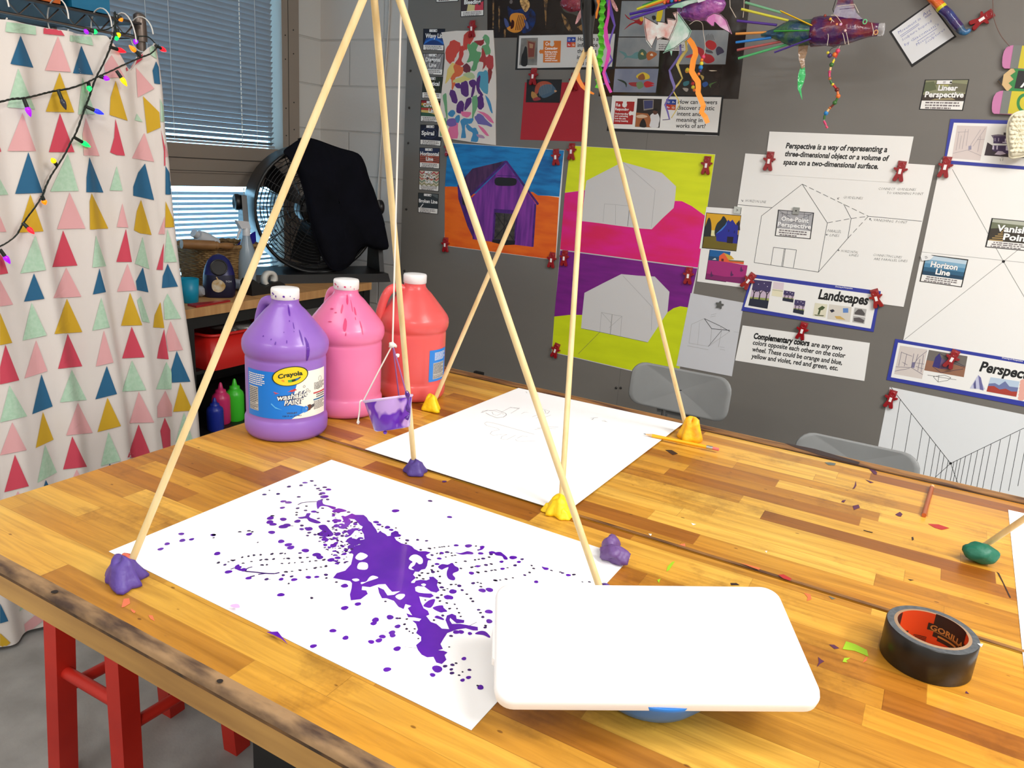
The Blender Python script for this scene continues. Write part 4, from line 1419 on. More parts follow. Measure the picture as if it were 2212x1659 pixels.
def purple_label(t, surf):
 mb = MB()
 z0, z1 = 0.0515, 0.1475
 strip(mb, surf, -0.092, 0.096, z0, z1, LBL['blue'], 0.0005, 40)
 cut = lambda z: 0.018 + 0.012 * math.sin((z - 0.05) * 42) + (0.03 if z < 0.07 else 0) * max(0, 1 - (z - 0.0515) / 0.018)
 rows_ = []
 for k in range(25):
  z = z0 + (z1 - z0) * k / 24
  uL = {0: 0.010, 1: 0.016, 2: 0.026, 3: 0.036, 4: 0.040, 5: 0.040, 6: 0.034, 7: 0.022, 8: 0.012, 9: 0.010}.get(k, None)
  if uL is None:
   uL = 0.012 + (k - 10) * 0.0011
  rows_.append([surf(uL + (0.0962 - uL) * j / 14, z, 0.0008) for j in range(15)])
 mb.grid(rows_, LBL['white'], True)
 lab = mb.build('label', t)
 mb = MB()
 ou, oz, ra, rb, tl = 0.0085, 0.1400, 0.0345, 0.0182, 0.14
 def ov(f, off, k=48):
  return [surf(ou + f * (ra * math.cos(a) * math.cos(tl) - rb * math.sin(a) * math.sin(tl)), oz + f * (ra * math.cos(a) * math.sin(tl) + rb * math.sin(a) * math.cos(tl)), off) for a in [2 * PI * j / k for j in range(k)]]
 for f, m_, off in ((1.06, LBL['dgreen'], 0.0016), (0.985, LBL['yellow'], 0.0019)):
  rws = [ov(f * g, off) for g in (0.02, 0.4, 0.7, 1.0)]
  mb.grid(rws, m_, True, cu=True)
  mb.grid([ov(f, 0.0003), ov(f, off)], m_, True, cu=True)
 cols = ['orange', 'yellow', 'green', 'dgreen', 'teal', 'navy']
 for k in range(6):
  a0, a1 = -2.55 + k * 0.34, -2.55 + (k + 1) * 0.34
  pts = []
  for a in (a0, (a0 + a1) / 2, a1):
   pts.append((0.64 * math.cos(a), 0.62 * math.sin(a) - 0.02))
  for a in (a1, (a0 + a1) / 2, a0):
   pts.append((0.64 * math.cos(a), 0.30 * math.sin(a) - 0.06))
  mb.poly([surf(ou + ra * x * math.cos(tl) - rb * y * math.sin(tl), oz + ra * x * math.sin(tl) + rb * y * math.cos(tl), 0.0022) for x, y in pts], LBL[cols[k]])
 f = lambda u, v: surf(ou + (-0.70 + 1.4 * u) * ra * math.cos(tl) - (0.0 + 0.36 * v + 0.10 * math.cos((u - 0.5) * 3) - 0.04) * rb * math.sin(tl), oz + (-0.70 + 1.4 * u) * ra * math.sin(tl) + (0.0 + 0.46 * v + 0.12 * math.cos((u - 0.5) * 3) - 0.1) * rb * math.cos(tl), 0.0025)
 mb.textf('Crayola', f, LBL['dgreen'], 0.035, 3)
 mb.build('logo', lab)
 mb = MB()
 rib = [(-0.026, 0.107), (0.012, 0.1125), (0.016, 0.1148), (0.021, 0.1115), (0.012, 0.1075), (0.006, 0.1085), (-0.018, 0.1045), (-0.026, 0.1010), (-0.021, 0.1040)]
 mb.poly([surf(u, z, 0.0010) for u, z in rib], LBL['red'])
 for body, u0, u1, zb_, zt_, h in (('washable', -0.0195, 0.044, 0.0905, 0.0975, 0.0108), ('PAINT', -0.0045, 0.033, 0.0805, 0.0835, 0.0098)):
  g = lambda u, v, o_: surf(u0 + (u1 - u0) * u + 0.0018 * v, zb_ + (zt_ - zb_) * u + h * v, o_)
  mb.textf(body, lambda u, v: g(u, v, 0.0012), LBL['navy'], 0.10, 2)
  mb.textf(body, lambda u, v: g(u, v, 0.0015), LBL['white'], 0.02, 3)
 mb.textf('VIOLET', lambda u, v: surf(0.000 + 0.021 * u, 0.0625 + 0.003 * v, 0.001), LBL['ink'], 0.03, 2)
 mb.textf('128 fl oz (3.78L)', lambda u, v: surf(-0.008 + 0.038 * u, 0.0565 + 0.0026 * v, 0.001), LBL['navy'], 0.02, 1)
 sw = [(-0.030, 0.084), (-0.022, 0.0765), (-0.010, 0.0715), (-0.008, 0.0705), (-0.022, 0.0735), (-0.031, 0.0815)]
 mb.poly([surf(u, z, 0.001) for u, z in sw], LBL['sky'])
 mb.poly([surf(u, z, 0.0011) for u, z in ((0.030, 0.066), (0.036, 0.062), (0.044, 0.064), (0.046, 0.072), (0.040, 0.076), (0.032, 0.074))], LBL['lblue'])
 mb.poly([surf(u, z, 0.0012) for u, z in ((0.042, 0.064), (0.050, 0.066), (0.054, 0.072), (0.050, 0.078), (0.043, 0.077), (0.045, 0.070))], LBL['brown'])
 mb.poly([surf(u, z, 0.0012) for u, z in ((0.052, 0.068), (0.060, 0.072), (0.060, 0.077), (0.052, 0.076))], LBL['ink'])
 strip(mb, surf, -0.087, -0.060, 0.064, 0.1135, LBL['grey'], 0.0009, 8)
 print_rows(mb, surf, -0.086, -0.061, 0.078, 0.112, 9, LBL['ink'], 0.0012, 4)
 strip(mb, surf, -0.087, -0.060, 0.0755, 0.0765, LBL['ink'], 0.0012, 6)
 print_rows(mb, surf, -0.086, -0.061, 0.065, 0.074, 4, LBL['ink'], 0.0012, 5)
 print_rows(mb, surf, -0.087, -0.044, 0.1165, 0.141, 6, LBL['white'], 0.0012, 6)
 print_rows(mb, surf, 0.060, 0.094, 0.106, 0.121, 6, LBL['ink'], 0.0012, 7)
 strip(mb, surf, 0.058, 0.095, 0.0975, 0.1005, LBL['red'], 0.0012, 6)
 strip(mb, surf, 0.058, 0.095, 0.0835, 0.0865, LBL['teal'], 0.0012, 6)
 print_rows(mb, surf, 0.066, 0.094, 0.088, 0.097, 2, LBL['ink'], 0.0012, 8)
 print_rows(mb, surf, 0.059, 0.094, 0.064, 0.082, 6, LBL['ink'], 0.0012, 9)
 for u, z, r in ((0.036, 0.117, .0022), (0.043, 0.109, .0024), (0.048, 0.105, .002), (0.078, 0.1265, .005), (0.072, 0.109, .004)):
  q = [surf(u + r * math.cos(a), z + r * math.sin(a), 0.0011) for a in [2 * PI * k / 14 for k in range(15)]]
  mb.tube(q, 0.0003, LBL['ink'], 4, cap=False)
 mb.build('printing', lab)
def red_label(t, surf):
 mb = MB()
 strip(mb, surf, 0.044, 0.112, 0.052, 0.130, LBL['lblue'], 0.0006, 14)
 lab = mb.build('label', t)
 mb = MB()
 strip(mb, surf, 0.056, 0.100, 0.058, 0.098, LBL['grey'], 0.001, 10)
 print_rows(mb, surf, 0.057, 0.098, 0.070, 0.097, 9, LBL['ink'], 0.0013, 14)
 strip(mb, surf, 0.056, 0.100, 0.0665, 0.0675, LBL['ink'], 0.0013, 6)
 print_rows(mb, surf, 0.057, 0.098, 0.059, 0.065, 3, LBL['ink'], 0.0013, 15)
 print_rows(mb, surf, 0.060, 0.105, 0.104, 0.124, 6, LBL['white'], 0.001, 16)
 mb.build('printing', lab)
PUR = (140, 96, 190)
jug('violet', 'gallon jug of violet paint with blue front label, nearest of the jugs', 620, 959, (136, 92, 186), (152, 110, 196), None, -2.45,
 ((86, 26, 150), [(0.042, 0.192, .0035, .024), (0.034, 0.215, .0018, .014), (0.016, 0.262, .004, .010), (0.012, 0.244, .0015, .0014), (-0.02, 0.206, .0012, .003), (-0.05, 0.216, .0013, .0013), (-0.03, 0.212, .001, .0015), (0.002, 0.209, .0008, .003), (-0.004, 0.225, .0008, .001), (0.02, 0.226, .0009, .0009), (0.022, 0.236, .0012, .006)]), 1.0, purple_label)
jug('pink', 'gallon jug of pink paint with dried drips, behind the violet jug', 745, 909, (226, 112, 160), (236, 128, 174), None, -2.6,
 ((206, 56, 110), [(-0.002, 0.214, .0042, .013), (-0.014, 0.244, .0035, .009), (0.006, 0.262, .005, .010), (0.030, 0.240, .003, .008), (0.036, 0.208, .0014, .014), (0.022, 0.250, .0012, .012), (-0.032, 0.236, .004, .0012), (-0.040, 0.218, .005, .0012), (-0.05, 0.242, .006, .0014), (0.0, 0.196, .001, .004), (0.026, 0.226, .001, .003)]))
jug('red', 'gallon jug of coral red paint with open handle, farthest right jug', 887, 873, (222, 84, 84), (230, 96, 94), None, -1.25, None, 1.0, red_label)
M_paper = mat('bright white paper', (247, 247, 247), 0.7)
M_pedge = mat('paper shadow edge', (205, 205, 200), 0.8)
def tsheet(name, pts, label, cat, l, group=None, under=0.3):
 t = thing(name, TAB.p(*pts[0]), label, cat, group)
 mb = MB()
 TAB.sheet(mb, pts, M_paper, l, M_pedge, under)
 mb.build('sheet', t)
 return t
P1 = [(235, 1191), (716, 993), (1361, 1205), (1018, 1577)]
pp = tsheet('splatter_painting', P1, 'large white sheet splattered with purple paint, under the lid corner', 'painting', 1.6)
M_vio = mat('wet violet paint', (84, 20, 158), 0.16, col2=(98, 26, 172), scale=(16, 16, 16), coat=0.4)
M_viod = mat('drying violet paint', (62, 28, 104), 0.3)
M_dots = mat('tiny dark droplets', (42, 26, 62), 0.35)
S1, S2, S3, S4, S5 = zp((460, 1020), 5.53), zp((780, 1080), 7.373), zp((660, 1240), 5.027), zp((220, 1000), 5.53), zp((900, 1120), 4.608)
body = (S1((1600, 520), (1660, 492), (1700, 508), (1800, 510), (1838, 540))
  + S2((120, 330), (168, 362), (195, 410), (240, 470), (265, 525), (305, 488), (330, 512), (385, 540), (420, 575), (470, 570), (478, 522), (545, 490), (590, 502), (602, 540), (645, 560), (620, 584), (530, 592), (560, 640), (640, 690), (760, 715), (810, 738), (850, 780), (920, 815), (1030, 815), (1110, 835), (1035, 880), (1050, 920), (1110, 945), (1065, 965), (1050, 1050), (1020, 1098), (960, 1110), (920, 1145), (860, 1140), (830, 1190), (872, 1240), (800, 1300), (800, 1322), (850, 1320), (870, 1285), (950, 1270), (1040, 1280), (1090, 1260), (1085, 1225), (1150, 1220), (1225, 1285), (1210, 1355), (1250, 1440), (1200, 1475), (1110, 1455), (1010, 1380), (900, 1370), (860, 1392), (868, 1450), (920, 1475), (1000, 1485), (1120, 1490), (1160, 1530), (1100, 1560), (1000, 1548), (925, 1535))
  + S3((1250, 300), (1282, 370), (1330, 400), (1345, 440), (1310, 455), (1360, 520), (1420, 540), (1480, 592), (1560, 598), (1520, 500), (1535, 450), (1590, 430), (1635, 450), (1640, 485), (1725, 500), (1720, 530), (1640, 535), (1570, 475), (1565, 500), (1590, 540), (1680, 540), (1780, 558), (1870, 575), (1872, 612), (1820, 612), (1740, 588), (1640, 603), (1540, 640), (1500, 700), (1465, 760), (1492, 812), (1440, 828), (1500, 833), (1542, 850), (1510, 880), (1530, 930), (1480, 977), (1420, 960), (1390, 898), (1320, 903), (1262, 875), (1222, 825), (1200, 772), (1255, 725), (1255, 680), (1200, 640), (1220, 600), (1200, 540), (1158, 505), (1235, 512), (1258, 486), (1180, 470), (1115, 468), (1095, 425), (1160, 450), (1110, 370), (1150, 345), (1085, 325), (1065, 380), (1010, 355), (990, 330), (960, 290), (880, 262), (830, 262), (800, 205), (785, 140), (850, 170), (890, 232), (960, 225), (1030, 185), (940, 192), (908, 160), (868, 108), (790, 112), (700, 142), (615, 132), (610, 172), (660, 178), (676, 215), (600, 272), (492, 285), (482, 222), (500, 155), (505, 100), (485, 75), (400, 62), (298, 42))
  + S1((1480, 1205), (1580, 1175), (1650, 1100), (1678, 985), (1640, 945), (1700, 880), (1762, 862), (1735, 815), (1810, 800), (1802, 740), (1770, 690), (1790, 650), (1755, 630), (1722, 590), (1690, 562), (1560, 545), (1570, 530)))
mb = MB()
TAB.poly(mb, body, M_vio, 2.2)
for pts in (S2((810, 880), (890, 872), (975, 930), (978, 1005), (925, 1022), (880, 990), (850, 1040), (800, 1080), (845, 1112), (790, 1108), (755, 1080), (790, 1015), (822, 985), (762, 940)),
   S2((80, 1300), (130, 1235), (190, 1205), (275, 1235), (190, 1270), (100, 1300), (10, 1340), (0, 1310)),
   S2((955, 1345), (1000, 1330), (1035, 1350), (1000, 1375)),
   S2((545, 1540), (600, 1500), (690, 1500), (690, 1540), (620, 1590)),
   S1((1725, 1150), (1750, 1080), (1840, 1085), (1850, 1145), (1810, 1165)),
   S1((1700, 1020), (1760, 960), (1850, 995), (1800, 1040), (1745, 1050)),
   S1((1660, 1280), (1720, 1270), (1750, 1290), (1700, 1305))):
 TAB.blob(mb, pts, M_paper, 2.5, 3)
blobs = (S2((1225, 1065), (1290, 1020), (1380, 1030), (1450, 1000), (1495, 1050), (1550, 1080), (1550, 1130), (1480, 1160), (1460, 1190), (1500, 1240), (1480, 1280), (1400, 1260), (1365, 1200), (1370, 1130), (1392, 1070), (1330, 1090), (1280, 1110)),
  S1((1262, 640), (1340, 628), (1390, 680), (1440, 740), (1400, 768), (1310, 768), (1240, 742), (1305, 700), (1280, 680)),
  S1((1015, 540), (1100, 525), (1120, 492), (1168, 492), (1150, 535), (1220, 565), (1290, 600), (1240, 612), (1150, 585), (1120, 552), (1050, 556)),
  S3((1380, 370), (1430, 345), (1490, 340), (1500, 365), (1540, 405), (1500, 412), (1460, 415)),
  S3((1280, 340), (1340, 285), (1405, 272), (1395, 320), (1360, 365), (1310, 360)),
  S3((1840, 650), (1885, 620), (1950, 622), (2002, 672), (1995, 692), (1930, 662)),
  S3((1400, 470), (1430, 450), (1495, 480), (1500, 500), (1440, 485)),
  S1((1540, 520), (1600, 540), (1650, 590), (1610, 650), (1540, 672), (1500, 660), (1570, 620), (1560, 580)),
  S1((1600, 800), (1680, 790), (1760, 830), (1700, 880), (1620, 850)),
  S1((1600, 700), (1680, 670), (1700, 690), (1640, 760), (1620, 740)),
  S1((260, 1130), (310, 1100), (330, 1150), (400, 1160), (370, 1180), (300, 1170)),
  S1((1240, 350), (1300, 330), (1320, 380), (1400, 400), (1470, 420), (1440, 445), (1370, 410), (1290, 405), (1250, 440)),
  S1((1420, 465), (1500, 430), (1600, 460), (1540, 475), (1470, 480)),
  S2((1640, 830), (1700, 815), (1780, 835), (1780, 865), (1690, 862), (1600, 870), (1500, 838), (1580, 845)),
  S2((1860, 800), (1900, 770), (1890, 740), (1940, 728), (1968, 745), (1930, 790)),
  S5((775, 340), (830, 332), (860, 350), (900, 385), (905, 408), (870, 405), (850, 375), (790, 365)),
  S5((1245, 478), (1275, 485), (1312, 492), (1308, 510), (1270, 508)))
for b in blobs:
 TAB.blob(mb, b, M_vio, 2.0, 3)
for pts, wd in ((S1((340, 1160), (400, 1185), (520, 1195), (650, 1210), (740, 1212), (795, 1197)), 4.5), (S1((380, 1165), (430, 1140), (470, 1130)), 3.2), (S1((400, 1272), (440, 1250), (500, 1236)), 5),
    (S1((1015, 388), (1060, 365), (1140, 355), (1240, 350)), 3.0), (S1((210, 1160), (260, 1140)), 3), (S1((640, 1278), (690, 1280)), 1.2), (S1((540, 1220), (640, 1208)), 4), (S1((920, 640), (960, 642)), 2),
    (S3((1780, 560), (1860, 522)), 1.0), (S3((1075, 792), (1150, 797), (1220, 805)), 0.8), (S3((860, 625), (900, 630)), 0.8)):
 TAB.line(mb, pts, wd, M_viod, 1.9)
dots = [(S1, "908 172 28 1100 125 32 1052 157 26 1180 104 26 615 266 26 778 259 27 1025 294 24 675 216 12 1335 180 28 1380 207 34 1222 157 20 1255 195 26 1280 215 20 1310 250 36 1285 262 26 1330 292 50 1300 330 20 1370 325 24 840 348 36 902 361 40 830 424 32 1117 405 18 1107 456 22 1205 470 34 1250 480 20 1012 430 24 1000 480 18 998 510 18 686 548 46 840 562 44 680 595 48 718 622 42 840 650 54 885 632 46 1010 585 42 1062 637 26 1060 680 30 1150 677 48 1120 670 30 702 718 44 432 740 38 470 712 18 12 748 26 52 971 42 815 826 44 900 866 46 930 900 48 1105 935 48 1040 965 22 1240 985 52 1275 1015 48 1410 1047 46 1490 1022 36 1437 877 46 1340 803 44 1490 738 44 1570 975 32 1650 890 50 1260 552 20 1380 585 22 1460 575 40 1475 640 42 1560 655 50 1600 620 26 300 1140 42 185 1190 44 370 1165 40 143 1105 22 425 1265 36 640 1278 28 815 1278 32 970 1283 38 940 1245 24 1140 1255 36 1350 1225 28 1355 1264 18 1240 1250 30 840 1230 24 1475 1312 18 1572 1357 44 811 1464 44 1573 1622 46 1732 1573 38 1310 430 20 1440 500 24 1500 480 20 1620 476 22 1545 760 26 1700 620 30 1680 690 34 1710 600 24 1640 600 24 1130 757 20 1220 745 22 1270 735 26 1150 722 24"),
  (S2, "548 172 62 1410 271 42 1100 15 38 240 352 50 285 392 42 340 422 22 420 435 52 480 475 40 275 467 16 555 445 18 735 642 36 900 635 30 1043 650 28 715 688 24 950 793 26 612 612 18 1395 736 18 1515 722 40 1710 730 60 1830 733 20 1930 750 40 1870 795 24 1130 877 30 1285 845 40 1370 830 38 1440 845 20 1905 850 45 2090 835 50 2180 855 50 1245 932 40 1350 908 18 1450 886 22 1497 880 20 1660 975 26 1512 995 20 2040 910 26 1945 932 35 1875 944 22 1815 953 24 1850 1055 34 1990 1034 34 2073 1019 26 1760 1163 46 1987 1137 26 970 1161 26 1065 1168 26 1145 1145 38 1225 1136 24 1210 1020 40 1095 950 24 1590 1090 24 990 1256 26 1785 1325 36 1857 1312 20 1905 1378 18 1435 1347 26 1565 1367 40 1285 1392 38 1463 1457 66 1395 1550 72 1610 1435 30 1685 1500 24 1748 1570 26 1780 1613 26 1930 1440 62 2045 1430 66 2145 1282 32 1280 1513 26 1225 1555 30 1257 1608 24 1365 1640 24 1022 1593 18 385 1614 20"),
  (S5, "960 388 40 1050 405 20 1018 432 24 845 430 24 980 466 22 1165 497 16 1125 537 16 1076 563 17 1453 542 17 1510 563 26 1795 593 14 1650 631 10 1190 630 26 740 337 24 740 355 22 855 500 24 610 475 24 690 462 20 545 545 28 690 526 15 780 615 20 832 612 12 958 590 12"),
  (S3, "425 127 40 425 368 42 568 325 36 918 468 44 760 497 44 740 535 38 297 615 38 435 692 38 85 782 38 1000 568 36 940 635 40 945 665 38 835 678 38 797 720 40 713 736 37 995 810 44 886 1036 44 1430 1030 62 1380 1095 34 1515 1000 26 1720 918 30 1595 985 24 1635 967 16 1780 1040 22 1770 1123 30 1705 1152 28 1668 1098 15 1583 1035 22 1590 1075 26 1900 1230 40 1870 1212 16 1705 1062 12 1990 408 44 1880 388 20 1900 420 18 1925 466 22 1995 512 40 1950 580 20 1955 560 18 1600 190 44 1535 245 36 1570 258 36 1670 127 24 1700 175 18 1752 218 16 1795 266 18 1817 295 18 1430 256 20 1475 228 16 1460 293 16 1535 315 16 1620 328 14 1645 375 14 1565 375 18 1667 420 16 1685 460 14 1395 500 16 1490 450 20 1785 645 28 1640 630 40 1690 628 36 1580 672 22 1560 792 12 1100 488 16 995 480 20 1025 480 16 1075 545 18 1098 595 18 1185 595 14 1165 640 14 1128 622 12 1225 700 12 868 297 14 337 87 16"),
  (S4, "950 847 36 1330 860 34 702 1028 36 780 966 36 962 925 40 1072 912 32 1335 893 14")]
for z, s in dots:
 sc_ = {id(S1): 5.53, id(S2): 7.373, id(S3): 5.027, id(S4): 5.53, id(S5): 4.608}[id(z)]
 n_ = [float(x) for x in s.split()]
 for i in range(0, len(n_), 3):
  (x, y), = z((n_[i], n_[i + 1]))
  r = n_[i + 2] / sc_
  TAB.disc(mb, x, y, r * 0.93, M_vio if r > 5.2 else (M_viod if r > 3.6 else M_dots), 1.95, 14, 0.10)
rows_small = (S1((350, 1016), (425, 1003), (490, 991), (570, 986), (705, 976), (815, 970), (862, 972), (245, 1053), (185, 1070), (360, 1086), (460, 1066), (572, 1048), (640, 1042), (725, 1037), (850, 1031), (900, 1030), (1043, 1022), (1130, 1018), (587, 1108), (645, 1105), (825, 1089), (910, 1086), (978, 1081), (1066, 1075), (1158, 1065), (1230, 1058), (1325, 1046), (872, 1190), (945, 1183), (1040, 1170), (1120, 1161), (1222, 1143), (1290, 1133), (1350, 1122), (320, 712), (535, 838), (225, 1050), (65, 1080), (430, 700), (710, 520), (1180, 1502), (905, 1330))
   + S2((1090, 772), (1170, 761), (1250, 752), (1290, 747), (1325, 742), (1210, 850), (1260, 858), (1773, 1068), (1815, 1060), (1895, 1049), (2137, 1115), (2080, 1122), (1870, 1152), (890, 1238), (930, 1200), (1255, 1218), (1250, 1320), (1140, 1050), (1125, 1115), (1510, 1345), (1375, 1413), (1320, 1433))
   + S5((905, 490), (550, 485), (743, 453), (640, 645), (1720, 631), (1342, 517), (1565, 558), (890, 603), (610, 536), (1430, 533), (1145, 468), (640, 678)))
for x, y in rows_small:
 TAB.disc(mb, x, y, random.uniform(2.0, 4.2), M_dots, 1.9, 9, 0.2)
rnd = random.Random(11)
reg = S1((1430, 440), (1560, 520), (1740, 620), (1800, 760), (1700, 940), (1640, 1080), (1480, 1100), (1380, 960), (1280, 860), (1240, 700), (1420, 690), (1440, 560))
def inside(p, poly):
 x, y = p
 r = False
 for (x0, y0), (x1, y1) in zip(poly, poly[1:] + poly[:1]):
  if (y0 > y) != (y1 > y) and x < (x1 - x0) * (y - y0) / (y1 - y0) + x0:
   r = not r
 return r
n = 0
while n < 150:
 q = (rnd.uniform(680, 790), rnd.uniform(1095, 1225))
 if inside(q, reg):
  r = rnd.choice((1.6, 2.2, 2.8, 3.4, 4.4, 5.4))
  TAB.disc(mb, q[0], q[1], r, M_vio if r > 4 else M_viod, 1.9, 10, 0.22)
  n += 1
TAB.poly(mb, smooth_closed([(x, y) for x, y in S1((205, 1600), (230, 1578), (290, 1572), (315, 1590), (318, 1618), (260, 1618))], 3), mat('pale lilac drop', (214, 176, 236), 0.4), 1.9)
mb.build('paint_splatter', pp)
mb = MB()
TAB.poly(mb, [(575, 1365), (600, 1364), (622, 1392), (608, 1380), (590, 1371)], M_vio, 1.0)
TAB.disc(mb, 960, 1040, 5, M_viod, 1.0, 12, 0.1)
TAB.disc(mb, 923, 995, 5, M_dots, 2.2, 10, 0.1)
mb.build('paint_drip', T1)
P2 = [(788, 970), (1120, 838), (1475, 915), (1222, 1107)]
dr = tsheet('drawing_sheet', P2, 'large white sheet with faint pencil doodles on the farther table', 'drawing', 8.0, None, 6.2)
M_pcl = mat('pencil graphite', (150, 150, 150), 0.6)
M_pcd = mat('dark pencil graphite', (92, 92, 94), 0.6)
mb = MB()
D6 = zp((900, 830), 3.687)
for pts, wd, m_ in (
  (((520, 225), (560, 210), (640, 205), (710, 232), (715, 245), (690, 262), (640, 268), (580, 245), (550, 228)), 1.1, M_pcd),
  (((545, 208), (620, 212), (700, 240)), 0.8, M_pcl), (((600, 220), (610, 240), (640, 248), (670, 236)), 0.8, M_pcl),
  (((670, 225), (745, 185), (820, 190), (750, 232)), 0.8, M_pcl), (((745, 183), (800, 192), (815, 196)), 1.1, M_pcd), (((512, 228), (530, 212), (570, 205)), 0.8, M_pcl),
  (((835, 235), (860, 222), (890, 225)), 0.7, M_pcl), (((950, 200), (1000, 195), (1060, 215), (1040, 235), (990, 225), (955, 212)), 0.8, M_pcl), (((920, 260), (960, 245), (985, 262), (950, 270)), 0.8, M_pcl), (((985, 275), (1070, 245)), 0.7, M_pcl), (((1000, 205), (1010, 225)), 0.8, M_pcl), (((1020, 205), (1030, 228)), 0.8, M_pcl),
  (((540, 310), (560, 300), (620, 310), (940, 400)), 0.7, M_pcl), (((540, 312), (560, 330), (640, 350), (660, 362), (600, 375), (585, 395), (610, 408), (680, 398), (720, 400), (680, 415), (670, 435), (720, 440), (790, 405)), 0.7, M_pcl), (((800, 430), (840, 412), (885, 415)), 0.8, M_pcl), (((785, 438), (800, 452), (840, 455), (950, 450)), 0.7, M_pcl),
  (((960, 350), (1060, 338), (1130, 342)), 0.9, M_pcl), (((940, 360), (1040, 350), (1110, 355)), 0.7, M_pcl), (((1385, 270), (1445, 265)), 0.9, M_pcd), (((1395, 282), (1410, 272)), 1.2, M_pcd), (((1475, 292), (1510, 298)), 1.1, M_pcd), (((1490, 285), (1520, 302)), 0.7, M_pcl), (((870, 58), (880, 70)), 0.8, M_pcl), (((900, 72), (920, 66)), 0.8, M_pcl), (((935, 78), (970, 82)), 0.8, M_pcl)):
 TAB.line(mb, D6(*pts), wd, m_, 8.3)
mb.build('pencil_lines', dr)
t3 = tsheet('drawing_sheet', [(2178, 1101), (2420, 1155), (2420, 1560), (2218, 1500)], 'blank white sheet at the right end of the table beneath the green clay', 'paper', 1.6)
M_dow = mat('pale bamboo dowel', (236, 214, 164), 0.5, col2=(220, 190, 132), scale=(60, 60, 8), lo=0.3, hi=0.7)
CLAY = {}
def clay_mat(n, c):
 return mat('modelling clay ' + n, c, 0.5, bump=0.15, bscale=90)
def claylump(mb, c, r, h, mt, seed, spread=1.0, pts=9, top=0.3, flare=1.0):
 rnd = random.Random(seed)
 lob = [(rnd.randint(2, 7), rnd.uniform(0, 6), rnd.uniform(0.03, 0.10)) for _ in range(5)]
 rws = []
 for f, zz in ((0.93, 0.012), (1.03, 0.06), (1.04, 0.16), (0.95, 0.30), (0.80, 0.52), (0.66, 0.74), (0.52 + top * 0.2, 0.90), (top, 0.99), (0.01, 1.0)):
  row = []
  for k in range(28):
   a = 2 * PI * k / 28
   q = 1.0
   for fr_, ph, am in lob:
    q += am * math.sin(fr_ * a + ph + zz * 1.5) * (1.3 - zz) * flare
   row.append(V((c.x + r * f * q * math.cos(a), c.y + r * f * q * math.sin(a) * spread, c.z + h * zz * (1 + 0.12 * math.sin(2 * a + lob[0][1])))))
  rws.append(row)
 mb.grid(rws, mt, True, cu=True)
def dowel(t, foot, top, r=0.0046):
 mb = MB()
 n = 10
 rnd = random.Random(int(foot.x * 1000))
 pts = [foot.lerp(top, k / n) for k in range(n + 1)]
 mb.tube(pts, r, M_dow, 12)
 return mb.build('dowel', t)
tri1 = thing('dowel_tripod', tab(268, 1255), 'tall tripod of three wooden dowels standing over the purple splatter sheet', 'tripod')
apex = V((-0.679, 0.819, TZ + 0.80))
feet = [tab(272, 1252), tab(895, 1016), tab(1304, 1306)]
tops = [near(801, -40, apex.x, apex.y), near(805, -40, apex.x, apex.y), near(849, -40, apex.x, apex.y)]
for fo, tp, r in zip(feet, tops, (0.0048, 0.0048, 0.0048)):
 e = fo + (tp - fo) * 1.14
 dowel(tri1, fo + V((0, 0, 0.006)), e, r)
M_tapeb = mat('black tape', (17, 17, 18), 0.3)
mb = MB()
cc = sum([fo + (tp - fo) * 1.05 for fo, tp in zip(feet, tops)], V()) / 3
mb.tube([cc + V((0, 0, z)) for z in (0.005, 0.02, 0.05, 0.065)], [0.014, 0.024, 0.024, 0.014], M_tapeb, 14)
mb.build('tape_binding', tri1)
mb = MB()
claylump(mb, tab(268, 1258), 0.026, 0.036, clay_mat('violet', (86, 62, 146)), 5, 0.9, flare=1.3)
mb.build('clay_foot', tri1)
cf = tri1.children[-1]
mb = MB()
mb.ball(tab(281, 1246) + V((0, 0, 0.024)), (0.010, 0.009, 0.010), clay_mat('coral', (236, 116, 92)), 12, 8, noise=0.4, seed=2)
mb.build('coral_clay_dab', cf)
mb = MB()
claylump(mb, tab(897, 1022), 0.0205, 0.026, clay_mat('indigo', (74, 54, 132)), 8, 0.95)
mb.build('clay_foot', tri1)
mb = MB()
claylump(mb, feet[2], 0.022, 0.026, clay_mat('violet', (86, 62, 146)), 9)
mb.build('clay_foot', tri1)
tri2 = thing('dowel_tripod', tab(1200, 1105), 'shorter looking tripod of dowels with yellow clay feet over the pencil drawing', 'tripod')
ap2 = V((-0.641, 1.376, TZ + 0.79))
feet2 = [tab(1211, 1104), tab(1484, 938), tab(934, 880)]
t2 = [near(1275, 103, ap2.x, ap2.y - 0.006), near(1278, 108, ap2.x + 0.006, ap2.y), near(1267, 105, ap2.x - 0.005, ap2.y + 0.004)]
for fo, tp in zip(feet2, t2):
 e = fo + (tp - fo) * 1.0
 dowel(tri2, fo + V((0, 0, 0.006)), e, 0.0050)
yc = clay_mat('yellow', (244, 206, 14))
mb = MB()
for dx, dy, r, h, sd in ((0, 0, 0.024, 0.030, 3), (-0.017, -0.004, 0.012, 0.013, 4), (0.014, -0.010, 0.014, 0.016, 6)):
 claylump(mb, tab(1207, 1108) + V((dx, dy, 0)), r, h, yc, sd)
mb.build('clay_foot', tri2)
mb = MB()
oc = mat('modelling clay orange', (250, 150, 20), 0.5, col2=(248, 205, 20), scale=(40, 40, 40), bump=0.15, bscale=90)
claylump(mb, tab(1490, 950), 0.026, 0.050, oc, 12, 0.8, top=0.28, flare=1.2)
mb.build('clay_foot', tri2)
mb = MB()
claylump(mb, tab(931, 886), 0.022, 0.036, yc, 21, 0.9, top=0.34, flare=1.3)
mb.build('clay_foot', tri2)
mb = MB()
